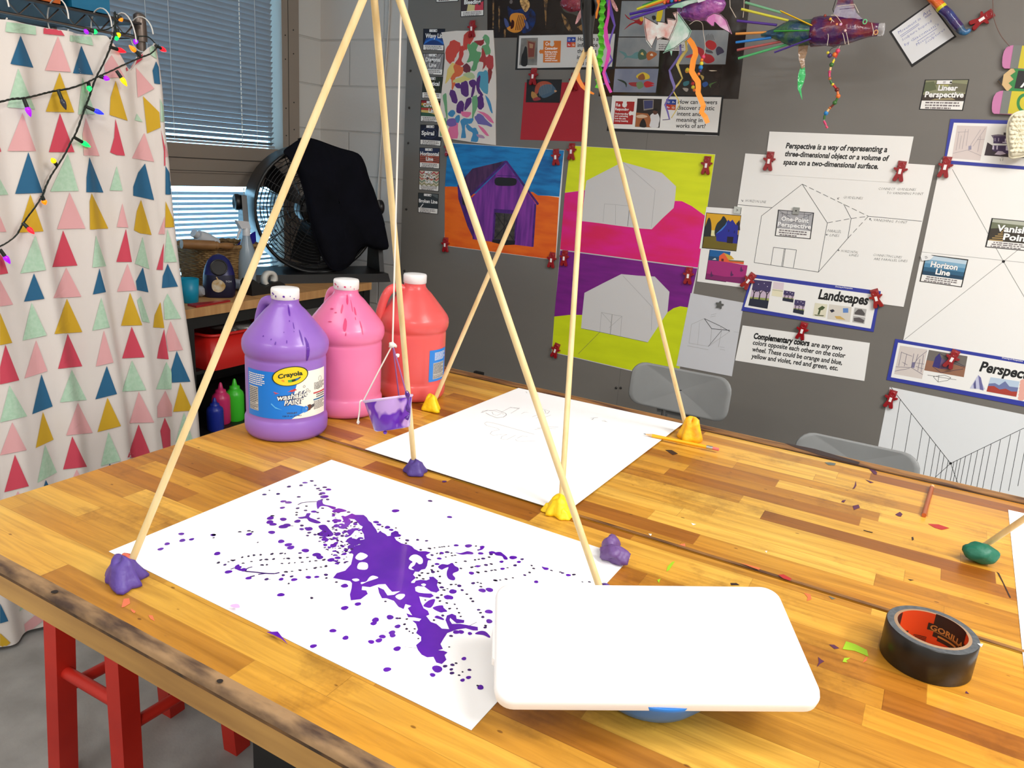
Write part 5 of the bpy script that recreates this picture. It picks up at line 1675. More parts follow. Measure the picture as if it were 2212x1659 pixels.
pth = [near(x, y, ap2.x, ap2.y) for x, y in ((1271, 112), (1271, 98), (1270, 70), (1270, 40), (1271, 8), (1272, -30), (1270, -60))]
mb.tube(pth, [0.0105, 0.0125, 0.0135, 0.018, 0.021, 0.023, 0.016], M_tapeb, 9, flat=0.7)
mb.tube([near(x, y, ap2.x + 0.012, ap2.y - 0.01) for x, y in ((1280, -10), (1288, 12), (1284, 34))], [0.010, 0.012, 0.003], M_tapeb, 6, flat=0.25)
mb.tube([near(x, y, ap2.x - 0.012, ap2.y - 0.01) for x, y in ((1262, -10), (1256, 14), (1262, 40))], [0.008, 0.011, 0.003], M_tapeb, 6, flat=0.25)
mb.build('tape_binding', tri2)
tri3 = thing('dowel_tripod', tab(2113, 1215), 'wooden dowel leaning up from a green clay lump at the right edge', 'tripod')
mb = MB()
mb.ball(tab(2113, 1214) + V((0, 0, 0.0165)), (0.026, 0.021, 0.0162), clay_mat('green', (14, 100, 76)), 20, 12, noise=0.2, seed=31)
mb.build('clay_foot', tri3)
g0 = tab(2118, 1196) + V((0, 0, 0.012))
g1 = near(2212, 1121, 0.20, 1.345)
dowel(tri3, g0, g0 + (g1 - g0).normalized() * 0.9, 0.0048)
mb = MB()
cl = clay_mat('plum', (104, 74, 132))
cc = tab(1324, 1207)
mb.ball(cc + V((0.004, -0.008, 0.0125)), (0.021, 0.016, 0.0135), cl, 16, 10, noise=0.35, seed=5)
mb.ball(cc + V((-0.010, 0.012, 0.015)), (0.015, 0.014, 0.0155), cl, 16, 10, noise=0.3, seed=6)
mb.build('clay_lump', None, 'loose purple clay lump on the right corner of the splattered sheet', 'clay')
M_pyel = mat('yellow pencil paint', (240, 176, 20), 0.35)
M_wd = mat('sharpened pencil wood', (222, 180, 130), 0.6)
M_lead = mat('pencil lead', (40, 40, 42), 0.4)
M_fer = mat('silver ferrule', (190, 190, 185), 0.3, 0.85)
M_era = mat('pink eraser', (212, 110, 104), 0.7)
a, b = tab(1390, 937, 0.0085), tab(1553, 971, 0.0085)
d = (b - a)
L = d.length
pz = V((0, 0, 0))
pc = thing('pencil', (a + b) / 2, 'yellow pencil with pink eraser lying against the orange clay', 'pencil')
for nm, f0, f1, r0, r1, mt in (('lead_tip', 0.0, 0.03, 0.0003, 0.0012, M_lead), ('sharpened_cone', 0.03, 0.12, 0.0012, 0.0038, M_wd), ('shaft', 0.12, 0.84, 0.0039, 0.0039, M_pyel), ('ferrule', 0.84, 0.92, 0.0042, 0.0042, M_fer), ('eraser', 0.92, 1.0, 0.0038, 0.0034, M_era)):
 mb = MB()
 mb.tube([a + d * f0, a + d * f1], [r0, r1], mt, 6 if nm == 'shaft' else 14)
 mb.build(nm, pc)
M_cop = mat('copper foil pencil', (190, 104, 62), 0.35, 0.5)
a, b = tab(1996, 1113, 0.0042), tab(2014, 1050, 0.0042)
d = b - a
pc = thing('pencil', (a + b) / 2, 'copper coloured pencil stub lying loose on the farther table', 'pencil')
for nm, f0, f1, r0, r1, mt in (('shaft', 0.0, 0.94, 0.0042, 0.0042, M_cop), ('end_cap', 0.94, 1.0, 0.0040, 0.0036, M_wd), ):
 mb = MB()
 mb.tube([a + d * f0, a + d * f1], [r0, r1], mt, 8)
 mb.build(nm, pc)
pcup = thing('paint_pendulum', (-0.657, 0.836, TZ + 0.22), 'small clear cup smeared with violet paint hanging on white string', 'pendulum')
M_cup = mat('violet smeared cup', (98, 36, 176), 0.2, col2=(186, 150, 214), scale=(30, 30, 22), lo=0.52, hi=0.57, coat=0.4, detail=2.0)
M_rimc = mat('frosted cup rim', (205, 180, 222), 0.3)
M_str = mat('white cotton string', (240, 234, 226), 0.8)
M_strp = mat('paint stained string', (150, 96, 150), 0.8)
CX, CY = -0.657, 0.8365
CD = depth((CX, CY, TZ + 0.2)) / FPX
rimL, rimR, botL, botR = (CAM + ray(*q) * CD for q in ((784, 866), (893, 853), (809, 932), (886, 922)))
rc, bc = (rimL + rimR) / 2, (botL + botR) / 2
axu = (rc - bc).normalized()
xx = (rimR - rimL).normalized()
yy = axu.cross(xx).normalized()
xx = yy.cross(axu)
CM = Matrix((xx, yy, axu)).transposed()
hh = (rc - bc).length
rt0, rb0 = (rimR - rimL).length / 2 * 0.98, (botR - botL).length / 2
mb = MB()
mb.lathe([(0.0, 0.002), (rb0 * 0.92, 0.0), (rb0, 0.002), (rt0 * 0.955, hh - 0.003), (rt0 * 0.955, hh)], M_cup, bc, CM, 40, capt=False)
mb.lathe([(rt0 * 0.93, hh), (rb0 * 0.95, 0.005), (0, 0.004)], M_cup, bc, CM, 40, capb=False)
mb.build('cup', pcup)
mb = MB()
mb.lathe([(rt0 * 0.93, hh - 0.0005), (rt0 * 0.94, hh + 0.0012), (rt0, hh + 0.001), (rt0 * 1.005, hh - 0.0015), (rt0 * 0.95, hh - 0.003)], M_rimc, bc, CM, 40, capb=False, capt=False)
mb.build('rim', pcup)
mb = MB()
fr0 = near(878, 858, CX - 0.0, CY - rt0 * 0.7)
mb.tube(smooth_open([near(x, y, CX + 0.012, CY - rt0 * 0.75) for x, y in ((878, 845), (882, 862), (880, 880), (885, 893), (878, 905))], 4), [0.002 + 0.0016 * math.sin(i * 0.9) for i in range(17)], mat('thick violet drip', (74, 20, 130), 0.15, coat=0.5), 8)
mb.ball(near(832, 934, CX, CY - rb0), 0.003, M_cup, 8, 6)
mb.build('paint_drip', pcup)
kn = near(848, 745, CX, CY)
topS = near(866, 30, CX, CY)
topS = kn + (topS - kn) * 1.12
mb = MB()
mb.tube([kn, topS], 0.0013, M_str, 6)
mb.build('main_string', pcup)
mb = MB()
mb.ball(kn, (0.0048, 0.0042, 0.0042), M_str, 10, 7, noise=0.6, seed=3)
mb.ball(near(858, 768, CX, CY - 0.002), 0.0028, M_str, 8, 6, noise=0.5, seed=4)
mb.build('knot', pcup)
for (x, y), dy in (((785, 866), 0), ((879, 854), -0.02), ((862, 857), 0.02)):
 e = CAM + ray(x, y) * (CD + dy / FPX)
 mb = MB()
 mb.tube([kn, kn.lerp(e, 0.5) + V((0, 0, 0.0008)), e], 0.0011, M_str if x < 800 else M_strp, 6)
 mb.build('sling_string', pcup)
mb = MB()
mb.tube(smooth_open([near(x, y, CX - 0.004, CY) for x, y in ((783, 865), (778, 868), (777, 885), (775, 900), (772, 914))], 4), 0.0012, M_str, 6)
mb.ball(near(774, 912, CX - 0.004, CY), (0.002, 0.002, 0.003), M_str, 8, 6, noise=0.5, seed=8)
mb.build('loose_string', pcup)
LK = 0.85
def lidp(p):
 return CAM + (V((p[0], p[1], p[2] + TZ)) - CAM) * LK
c0, c1, c2, c3 = (lidp(p) for p in ((-0.464, 0.838, -0.002), (-0.120, 1.041, 0.018), (-0.012, 0.884, -0.025), (-0.356, 0.681, -0.045)))
lc = (c0 + c1 + c2 + c3) / 4
lx = ((c1 - c0) + (c2 - c3)).normalized()
ly = ((c0 - c3) + (c1 - c2))
ly = (ly - lx * ly.dot(lx)).normalized()
lz = lx.cross(ly)
LWd, LDp = ((c1 - c0).length + (c2 - c3).length) / 2, ((c0 - c3).length + (c1 - c2).length) / 2
if lz.z < 0:
 lz = -lz
LMt = Matrix((lx, ly, lz)).transposed()
M_lid = mat('white lid plastic', (244, 244, 245), 0.35)
lid = thing('box_cover', lc, 'white plastic storage box lid balanced on the blue bowl', 'lid')
def rrect(hw, hd, r, n=8):
 o = []
 for ox, oy, a0 in ((hw - r, hd - r, 0), (-hw + r, hd - r, PI / 2), (-hw + r, -hd + r, PI), (hw - r, -hd + r, 1.5 * PI)):
  for k in range(n + 1):
   a = a0 + k * PI / 2 / n
   o.append((ox + r * math.cos(a), oy + r * math.sin(a)))
 return o
hw, hd = LWd / 2 * 1.0, LDp / 2 * 1.0
prof = []
for ins, z, r in ((0.0, -0.016, 0.020), (-0.001, -0.008, 0.020), (0.0, -0.003, 0.020), (0.003, -0.0003, 0.019), (0.007, 0.0006, 0.017), (0.024, 0.0006, 0.012), (0.0265, -0.0002, 0.011), (0.029, -0.0022, 0.010), (0.034, -0.0026, 0.008)):
 prof.append([lc + LMt @ V((x, y, z)) for x, y in rrect(hw - ins, hd - ins, r)])
mb = MB()
mb.grid(prof, M_lid, True, cu=True)
mb.poly(prof[-1], M_lid)
inner = [[lc + LMt @ V((x, y, z)) for x, y in rrect(hw - ins, hd - ins, r)] for ins, z, r in ((0.0, -0.016, 0.020), (0.002, -0.016, 0.019), (0.002, -0.004, 0.019), (0.008, -0.002, 0.017), (0.034, -0.0046, 0.008))]
mb.grid(inner, M_lid, True, cu=True)
mb.poly(list(reversed(inner[-1])), M_lid)
mb.build('panel', lid)
mb = MB()
mb.hexa([lc + LMt @ V((-hw - a, y, z)) for a, y, z in ((0, -0.030, -0.014), (0, 0.020, -0.014), (0, 0.020, -0.004), (0, -0.030, -0.004))],
  [lc + LMt @ V((-hw - a, y, z)) for a, y, z in ((0.004, -0.026, -0.016), (0.004, 0.016, -0.016), (0.003, 0.016, -0.006), (0.003, -0.026, -0.006))], M_lid)
mb.build('side_clip', lid)
mb = MB()
for sx in (-1, 1):
 for dx in (0.0105, 0.0165):
  mb.tube([lc + LMt @ V((sx * (hw - dx - 0.004), y, 0.0004)) for y in (-hd * 0.62, hd * 0.62)], 0.0010, M_lid, 6)
for sy in (-1, 1):
 mb.tube([lc + LMt @ V((x, sy * (hd - 0.0165), 0.0004)) for x in (-hw * 0.8, hw * 0.8)], 0.0010, M_lid, 6)
mb.build('embossed_rib', lid)
bcn = V((-0.195, 0.735, TZ))
zr = None
mb = MB()
M_bowl = mat('bright blue plastic', (40, 120, 205), 0.3)
def lid_under(x, y):
 n = lz
 o = lc - lz * 0.0065
 return o.z - (n.x * (x - o.x) + n.y * (y - o.y)) / n.z
rb_, rt_b = 0.046, 0.081
zrim = min(lid_under(bcn.x + rt_b * math.cos(a), bcn.y + rt_b * math.sin(a)) for a in [2 * PI * k / 24 for k in range(24)]) - TZ - 0.003
mb.lathe([(rb_ * 0.9, 0.0005), (rb_, 0.001), (0.060, zrim * 0.25), (0.071, zrim * 0.55), (0.078, zrim * 0.85), (rt_b, zrim), (rt_b - 0.003, zrim), (0.073, zrim * 0.7), (0.058, zrim * 0.3), (0.04, 0.004), (0, 0.004)], M_bowl, bcn, n=48)
mb.build('bowl', None, 'bright blue bowl peeking out beneath the white lid', 'bowl')
ctr_ = (tab(1900, 1392) + tab(2100, 1442)) / 2
pf = tab(1992, 1473)
dd = V((pf.x, pf.y, 0)).normalized()
RO = 0.0635
tc_ = tab(1985, 1471)
tc_ = tc_ + V((tc_.x, tc_.y, 0)).normalized() * 0.053
tc_.z = TZ
RO_, RI, HT = 0.053, 0.040, 0.046
roll = thing('tape_roll', tc_, 'thick roll of black duct tape with an orange printed core', 'tape roll')
M_tside = mat('grey tape side', (88, 92, 96), 0.5, col2=(70, 74, 78), scale=(200, 200, 4))
M_tout = mat('black cloth tape', (20, 18, 16), 0.32)
M_core = mat('orange core print', (206, 66, 22), 0.5)
M_card = mat('brown cardboard', (150, 120, 92), 0.8)
mb = MB()
mb.lathe([(RI + 0.004, 0), (RO_ - 0.001, 0), (RO_, 0.001), (RO_, HT - 0.001), (RO_ - 0.001, HT)], M_tout, tc_, n=64, capb=False, capt=False)
mb.lathe([(RO_ - 0.001, HT), (RI + 0.004, HT)], M_tside, tc_, n=64, capb=False, capt=False)
mb.build('tape_winding', roll)
mb = MB()
mb.lathe([(RI + 0.004, HT), (RI + 0.0025, HT + 0.0004), (RI, HT + 0.0004)], M_card, tc_, n=64, capb=False, capt=False)
mb.lathe([(RI, HT + 0.0004), (RI, 0.0)], M_core, tc_, n=64, capb=False, capt=False)
core = mb.build('core', roll)
mb = MB()
dv = V((tc_.x, tc_.y, 0)).normalized()
rv = V((dv.y, -dv.x, 0))
def cyl(u, z, off=0.0006):
 a = u / RI
 return tc_ + (dv * math.cos(a) + rv * math.sin(a)) * (RI - off) + V((0, 0, z))
M_pk = mat('core black print', (34, 26, 22), 0.5)
M_pg = mat('core ochre print', (176, 120, 56), 0.5)
def cpatch(u0, u1, za, zb, mt, off, n=10, slope=0.0):
 mb.grid([[cyl(u0 + (u1 - u0) * k / n, za + slope * k / n, off), cyl(u0 + (u1 - u0) * k / n, zb + slope * k / n, off)] for k in range(n + 1)], mt, True)
cpatch(0.000, 0.046, 0.0300, 0.0475, M_pk, 0.0004)
cpatch(-0.006, 0.050, 0.0225, 0.0325, M_pk, 0.0006)
cpatch(0.002, 0.040, 0.0150, 0.0225, M_pk, 0.0005)
cpatch(0.008, 0.032, 0.0110, 0.0150, M_pk, 0.0005)
mb.textf('GORILLA', lambda u, v: cyl(-0.003 + 0.050 * u, 0.0238 + 0.0072 * v, 0.0011), M_pg, 0.03, 2)
cpatch(-0.004, 0.048, 0.0222, 0.0229, M_pg, 0.001)
cpatch(0.008, 0.034, 0.0165, 0.0190, M_pg, 0.0009)
for k in range(4):
 cpatch(-0.020 + 0.002 * k, -0.004, 0.0100 - 0.0022 * k, 0.0110 - 0.0022 * k, M_pk, 0.0006, 4)
cpatch(-0.040, -0.028, 0.006, 0.016, M_pk, 0.0005, 5)
cpatch(-0.062, -0.046, 0.018, 0.046, M_pk, 0.0005, 6)
mb.build('core_printing', core)
mb = MB()
mb.poly([tc_ + rv * (RO_ - 0.004) + V((0, 0, HT + 0.0008)), tc_ + rv * (RO_ + 0.002) + V((0, 0, HT + 0.003)), tc_ + rv * (RO_ + 0.001) - dv * 0.006 + V((0, 0, HT + 0.001))], mat('white tape nick', (225, 225, 222), 0.5))
mb.build('tape_tab', roll)
W_ = mat('white poster paper', (240, 239, 236), 0.7)
WG = mat('grey white card', (205, 204, 202), 0.6)
INK = mat('black ink', (20, 20, 22), 0.6)
INKG = mat('grey small print', (120, 112, 114), 0.7)
LNE = mat('thin drawn line', (70, 72, 76), 0.7)
LNL = mat('light pencil line', (168, 168, 168), 0.7)
TXW = mat('white lettering', (245, 245, 245), 0.6)
BLU = mat('blue banner border', (52, 62, 160), 0.4)
CLIPW = mat('white label magnet', (236, 236, 236), 0.45)
PAL = {}
def pm(c, rough=0.6):
 k = 'print %d %d %d' % c
 return mat(k, c, rough)
def quadin(q, u0, v0, u1, v1):
 tl, tr, br, bl = [V((*p, 0)) for p in q]
 def f(u, v):
  p = tl.lerp(tr, u).lerp(bl.lerp(br, u), v)
  return (p.x, p.y)
 return [f(u0, v0), f(u1, v0), f(u1, v1), f(u0, v1)]
def qf(q):
 tl, tr, br, bl = [V((*p, 0)) for p in q]
 def f(u, v):
  p = tl.lerp(tr, u).lerp(bl.lerp(br, u), v)
  return (p.x, p.y)
 return f
def wsheet(name, q, label, cat, l, mt=W_, group=None, under=0.0, part='sheet'):
 t = thing(name, WALL.p(*q[0]), label, cat, group)
 mb = MB()
 WALL.sheet(mb, q, mt, l, None, under)
 mb.build(part, t)
 return t
def scene_art(mb, f, kind, l):
 def pl(c, *uv):
  WALL.poly(mb, [f(*p) for p in uv], pm(c), l)
 if kind == 'wavy':
  pl((18, 24, 44), (0, 0), (1, 0), (1, 1), (0, 1))
  for k, c in enumerate(((24, 70, 150), (40, 110, 200), (20, 54, 120))):
   pts = [(0.1 + 0.9 * i / 8, 0.62 + 0.14 * k - 0.22 * math.sin(i / 8 * PI * 1.1)) for i in range(9)]
   pl(c, *pts, (1, 1), (0.0, 1))
 elif kind == 'diagonal':
  pl((150, 148, 150), (0, 0), (1, 0), (1, 1), (0, 1))
  for k in range(-2, 6):
   a = k * 0.2
   q = [(a, 1), (a + 0.035, 1), (a + 0.535, 0), (a + 0.5, 0)]
   q = [(min(1, max(0, u)), v) for u, v in q]
   pl((78, 76, 80), *q)
 elif kind == 'vertical':
  pl((32, 38, 32), (0, 0), (1, 0), (1, 1), (0, 1))
  for k in range(9):
   pl((66, 80, 62), (0.05 + k * .11, 0), (0.08 + k * .11, 0), (0.08 + k * .11, 1), (0.06 + k * .11, 1))
 elif kind == 'curved':
  for k, c in enumerate(((150, 24, 40), (196, 150, 60), (60, 110, 60), (180, 60, 50), (214, 190, 110), (50, 90, 70))):
   pl(c, (0, k / 6 * .9), (0.5, max(0, k / 6 - .05)), (1, min(1, k / 6 + .12)), (1, 1), (0, 1))
 elif kind == 'spiral':
  pl((22, 26, 48), (0, 0), (1, 0), (1, 1), (0, 1))
  WALL.line(mb, [f(0.5 + 0.42 * (i / 40) * math.cos(i * 0.42), 0.5 + 0.42 * (i / 40) * math.sin(i * 0.42)) for i in range(41)], 0.8, pm((70, 80, 120)), l + 0.2)
 elif kind == 'horizontal':
  pl((40, 50, 84), (0, 0), (1, 0), (1, .4), (0, .4))
  pl((178, 92, 74), (0, .4), (1, .4), (1, 1), (0, 1))
  for k in range(4):
   pl((40, 30, 40), (0.02, .5 + k * .13), (0.35, .47 + k * .13), (0.35, .52 + k * .13), (0.02, .54 + k * .13))
   pl((40, 30, 40), (0.66, .47 + k * .13), (0.98, .5 + k * .13), (0.98, .54 + k * .13), (0.66, .52 + k * .13))
 elif kind == 'zigzag':
  pl((206, 196, 176), (0, 0), (1, 0), (1, 1), (0, 1))
  for k, c in enumerate(((186, 60, 76), (150, 130, 110), (196, 88, 80), (110, 140, 120), (150, 150, 110))):
   z = [f(i / 8, 0.06 + k * .2 + (0.16 if i % 2 else 0)) for i in range(9)]
   WALL.line(mb, z, 2.4, pm(c), l + 0.2)
 elif kind == 'broken':
  pl((52, 60, 66), (0, 0), (1, 0), (1, 1), (0, 1))
  pl((90, 100, 104), (.55, 0), (1, 0), (1, .3))
  pl((230, 230, 230), (.08, .98), (.22, .72), (.27, .72), (.14, .98))
 elif kind == 'bleeding':
  pl((60, 46, 54), (0, 0), (1, 0), (1, 1), (0, 1))
  pl((214, 200, 140), (.3, .7), (.62, .75), (.6, 1), (.25, 1))
  pl((200, 60, 80), (.62, .75), (1, .6), (1, 1), (.6, 1))
 elif kind == 'linear':
  pl((140, 142, 110), (0, 0), (1, 0), (1, 1), (0, 1))
  pl((96, 104, 74), (0, .1), (.2, .05), (.3, .45), (0, .6))
  pl((190, 188, 120), (.28, .02), (.6, .05), (.55, .3), (.3, .25))
  pl((112, 110, 88), (.62, .12), (1, .2), (1, .6), (.6, .5))
  pl((62, 52, 46), (0, .72), (1, .66), (1, 1), (0, 1))
  pl((150, 138, 104), (.3, .9), (.7, .84), (.8, .95), (.2, .98))
 elif kind == 'vanishing':
  pl((110, 116, 92), (0, 0), (1, 0), (1, 1), (0, 1))
  pl((180, 184, 170), (0, 0), (1, 0), (1, .2), (0, .15))
  pl((58, 52, 44), (.0, .45), (.5, .3), (1, .5), (1, 1), (0, 1))
  for k in range(6):
   pl((170, 140, 84), (.02 + k * .05, .95 - k * .1), (.3 - k * .01, .93 - k * .1), (.3 - k * .01, .98 - k * .1), (.02 + k * .05, 1 - k * .1))
 elif kind == 'horizon':
  for k, c in enumerate(((190, 210, 224), (128, 172, 200), (84, 140, 176), (46, 96, 128), (30, 66, 92))):
   pl(c, (0, k / 5), (1, k / 5 + .02), (1, 1), (0, 1))
 elif kind == 'onepoint':
  pl((172, 172, 176), (0, 0), (1, 0), (1, 1), (0, 1))
  for a, b in (((0, 0), (.5, .55)), ((1, 0), (.5, .55)), ((0, 1), (.5, .55)), ((1, 1), (.5, .55)), ((.25, 0), (.25, .3)), ((.75, 0), (.75, .3)), ((.12, .1), (.12, .9)), ((.88, .1), (.88, .9)), ((.6, .1), (.95, .1)), ((.05, .15), (.35, .2))):
   WALL.line(mb, [f(*a), f(*b)], 0.9, pm((92, 92, 98)), l + 0.2)
def vocab(q, strip_v, kind, lines, label, l, magnet=True, border=True, seed=1, under=0.0):
 """q: TL TR BR BL; strip_v: where the white definition strip starts; lines: (text, u0, v_base, u1, height px)"""
 f = qf(q)
 t = wsheet('vocabulary_card', q, label, 'card', l, INK if border else WG, 'black framed art vocabulary cards on the board', under, 'card')
 mb = MB()
 e = 0.025 if border else 0.0
 WALL.poly(mb, [f(e, strip_v), f(1 - e, strip_v), f(1 - e, 1 - e), f(e, 1 - e)], WG if not border else W_, l + 0.4)
 WALL.bars(mb, [f(0.06, strip_v + .02), f(.94, strip_v + .02), f(.94, .98), f(.06, .98)], 3, INKG, l + 0.8, seed, 0.55)
 g = qf([f(e, e), f(1 - e, e), f(1 - e, strip_v), f(e, strip_v)])
 scene_art(mb, g, kind, l + 0.4)
 mb.build('printed_picture', t)
 mb = MB()
 for s, u0, vb, u1, h in lines:
  WALL.text(mb, s, f(u0, vb), f(u1, vb), h, INK, l + 1.6, 0.055, 0.0)
  WALL.text(mb, s, f(u0, vb), f(u1, vb), h, TXW, l + 2.0, 0.035, 0.0)
 mb.build('lettering', t)
 if magnet:
  mb = MB()
  a = [f(.28, .03), f(.62, .03), f(.62, .15), f(.28, .15)]
  mb.prism([WALL.p(*p, l + 9) for p in a], V((0, 0.0035, 0)), CLIPW)
  for u, v in ((.42, .065), (.42, .105)):
   WALL.poly(mb, [f(u, v), f(u + .06, v), f(u + .06, v + .018), f(u, v + .018)], INKG, l + 9.4)
  WALL.poly(mb, [f(.575, .07), f(.62, .07), f(.62, .125), f(.575, .125)], INK, l + 9.4)
  mb.build('label_magnet', t)
 return t
vocab([(914.3, 61.9), (961.6, 61.9), (958.7, 110.2), (913.2, 108.5)], .75, 'wavy', [('Wavy Line', .10, .42, 1.02, 8.5)], 'Wavy Line card, highest of the column at the left edge of the board', 2, seed=1)
vocab([(913.6, 115), (960, 115), (955.5, 162.8), (912.5, 161)], .74, 'diagonal', [('Diagonal', .13, .38, .84, 8), ('Line', .32, .63, .66, 8)], 'Diagonal Line card with grey slanted stripes', 2, seed=2)
vocab([(913.6, 165), (956.6, 166), (953, 214.8), (911, 212)], .73, 'vertical', [('Vertical', .12, .40, .86, 8), ('Line', .30, .65, .66, 8)], 'Vertical Line card, dark green, third in the column', 2, seed=3)
vocab([(909.5, 216), (953, 218), (949.5, 265), (908, 262.6)], .74, 'curved', [('Curved', .12, .30, .72, 7), ('Line', .40, .56, .80, 8)], 'red and green curved stripes card partly behind a dowel', 2, seed=4)
vocab([(908, 269), (955, 270), (952, 316), (907, 312.5)], .75, 'spiral', [('Spiral', .06, .50, .66, 8)], 'Spiral card in dark blue, fifth in the column', 2, seed=5)
vocab([(906, 318.6), (950, 320), (949.4, 365), (906, 362)], .74, 'horizontal', [('Horizontal', .04, .38, .96, 7.5), ('Line', .32, .63, .68, 7.5)], 'Horizontal Line card in blue and rust red', 2, seed=6)
vocab([(905.6, 367), (949, 369.4), (947.9, 414), (904.5, 410)], .74, 'zigzag', [('Zig-Zag', .20, .38, .82, 7.5), ('Line', .33, .62, .70, 7.5)], 'Zig-Zag Line card with pink chevrons', 2, seed=7)
vocab([(903.4, 416), (947.5, 419), (945.7, 463), (902.8, 459)], .74, 'broken', [('Broken Line', .04, .48, .96, 7)], 'Broken Line card showing a dark road, lowest of the column', 2, seed=8)
vocab([(996, -25), (1046, -28), (1045, 34), (995, 37)], .80, 'bleeding', [('Bleeding', .14, .56, .86, 8)], 'Bleeding card cut by the top of the picture, beside black poster', 2, False, True, 9)
vocab([(938, -45), (988, -50), (990, 3), (942, 5.5)], .5, 'horizon', [], 'white card strip at the very top left of the board', 2, False, True, 10)
vocab([(1998, 172), (2094, 171), (2080, 239), (1985, 236.6)], .70, 'linear', [('Linear', .34, .36, .78, 10.5), ('Perspective', .07, .58, .95, 11)], 'Linear Perspective card alone on the right side of the board', 2, seed=11)
wq = [(953, 70), (985, 66.5), (1030, 66), (1065, 65), (1068, 115), (1071, 165), (1071.5, 210), (1070, 260), (1070.5, 313.6), (1030, 309), (985, 302), (947, 295), (949, 255), (952, 213), (957, 170), (961, 125), (960, 100)]
t = thing('watercolour_sheet', WALL.p(953, 70), 'tall curled sheet of loose watercolour dabs clipped to the board', 'painting')
mb = MB()
M_wc = mat('cream watercolour paper', (222, 214, 206), 0.8)
M_wc = mat('watercolour paper', (226, 219, 212), 0.8)
WALL.sheet(mb, wq, M_wc, 8, None, 0)
mb.build('sheet', t)
mb = MB()
ZW = zp((930, 50), 6.145)
def dab(c, *pts, l=8.5):
 q = ZW(*pts)
 mx_, my_ = sum(p[0] for p in q) / len(q), sum(p[1] for p in q) / len(q)
 rj = random.Random(int(mx_ * 7))
 q2 = []
 for x, y in smooth_closed(q, 3):
  s_ = 1.22 + rj.uniform(-0.14, 0.14)
  q2.append((mx_ + (x - mx_) * s_, my_ + (y - my_) * s_))
 WALL.poly(mb, q2, pm(c, 0.7), l)
dab((206, 74, 62), (290, 260), (350, 270), (395, 330), (340, 400), (310, 480), (250, 500), (220, 420), (235, 320))
dab((200, 70, 60), (450, 170), (520, 130), (560, 190), (500, 300), (470, 340), (440, 320))
dab((196, 62, 56), (390, 350), (430, 330), (430, 420), (410, 490), (440, 530), (390, 540), (340, 520), (380, 450))
dab((98, 160, 110), (500, 330), (560, 300), (620, 310), (600, 380), (650, 400), (640, 480), (580, 600), (540, 590), (570, 500), (500, 500), (530, 420))
dab((104, 164, 116), (700, 210), (740, 180), (780, 240), (770, 290), (790, 350), (760, 400), (700, 350), (690, 300), (740, 280))
dab((150, 44, 50), (600, 240), (680, 230), (700, 215), (700, 260), (660, 290), (620, 270))
dab((170, 60, 58), (690, 360), (720, 430), (750, 500), (710, 580), (690, 600), (700, 520), (650, 500), (680, 440))
dab((180, 62, 64), (760, 450), (820, 450), (825, 560), (800, 600), (760, 590), (740, 520))
dab((140, 52, 52), (770, 620), (810, 640), (800, 720), (770, 790), (765, 720))
dab((112, 50, 66), (430, 590), (480, 550), (520, 590), (510, 660), (450, 640))
dab((232, 206, 120), (240, 600), (300, 550), (320, 640), (260, 720), (210, 770), (220, 690))
dab((222, 110, 66), (310, 590), (380, 570), (420, 640), (380, 700), (330, 720), (330, 790), (290, 860), (290, 760), (275, 720), (320, 660))
dab((214, 206, 128), (400, 720), (480, 690), (560, 700), (540, 740), (450, 770), (340, 780), (330, 760))
dab((176, 196, 150), (450, 690), (540, 660), (580, 720), (540, 730))
dab((84, 158, 186), (640, 670), (700, 655), (750, 680), (750, 880), (715, 900), (680, 880), (640, 770))
for p in (((330, 820), (380, 800), (400, 850), (360, 860)), ((420, 810), (480, 800), (500, 940), (450, 960), (410, 900)), ((520, 780), (580, 760), (600, 810), (550, 840)), ((560, 840), (590, 830), (570, 940), (540, 970)), ((620, 750), (660, 730), (650, 860), (690, 930), (650, 930), (610, 840)), ((260, 920), (320, 920), (350, 1050), (290, 1030)),
  ((370, 1060), (430, 1050), (420, 1180), (350, 1170)), ((480, 1020), (540, 1010), (520, 1080), (460, 1150), (460, 1090)), ((630, 1000), (680, 970), (700, 1040), (690, 1120), (630, 1110))):
 dab((88, 46, 122), *p)
for p in (((165, 970), (205, 960), (215, 1060), (220, 1240), (200, 1180), (180, 1060)), ((560, 1010), (605, 990), (620, 1100), (580, 1200), (560, 1280), (560, 1130)), ((180, 1290), (210, 1320), (200, 1400), (150, 1480), (130, 1430))):
 dab((112, 170, 124), *p)
for p in (((240, 1200), (290, 1160), (320, 1200), (280, 1240)), ((330, 1260), (380, 1230), (370, 1320), (330, 1320)), ((410, 1290), (540, 1290), (530, 1340), (460, 1360), (470, 1500), (420, 1490), (430, 1400)), ((490, 1350), (560, 1400), (600, 1400), (620, 1480), (600, 1560), (540, 1540), (560, 1460), (500, 1420)), ((740, 985), (790, 1040), (815, 1160), (790, 1150))):
 dab((66, 140, 190), *p)
for p in (((262, 1370), (350, 1355), (345, 1510), (255, 1500)), ((420, 1180), (520, 1190), (500, 1240), (430, 1230)), ((640, 1180), (760, 1220), (820, 1310), (780, 1300), (700, 1220)), ((640, 1370), (700, 1400), (760, 1480), (720, 1470))):
 dab((226, 116, 160), *p)
dab((112, 104, 172), (600, 1250), (660, 1220), (720, 1270), (800, 1360), (700, 1340), (640, 1330))
dab((120, 96, 170), (230, 1290), (310, 1270), (330, 1340), (250, 1360))
dab((176, 142, 176), (620, 1480), (680, 1490), (710, 1520), (650, 1520))
mb.build('paint_dabs', t)
M_bp = mat('glossy black poster', (34, 27, 25), 0.12, col2=(46, 36, 30), scale=(4, 4, 4), bump=0.25, bscale=7)
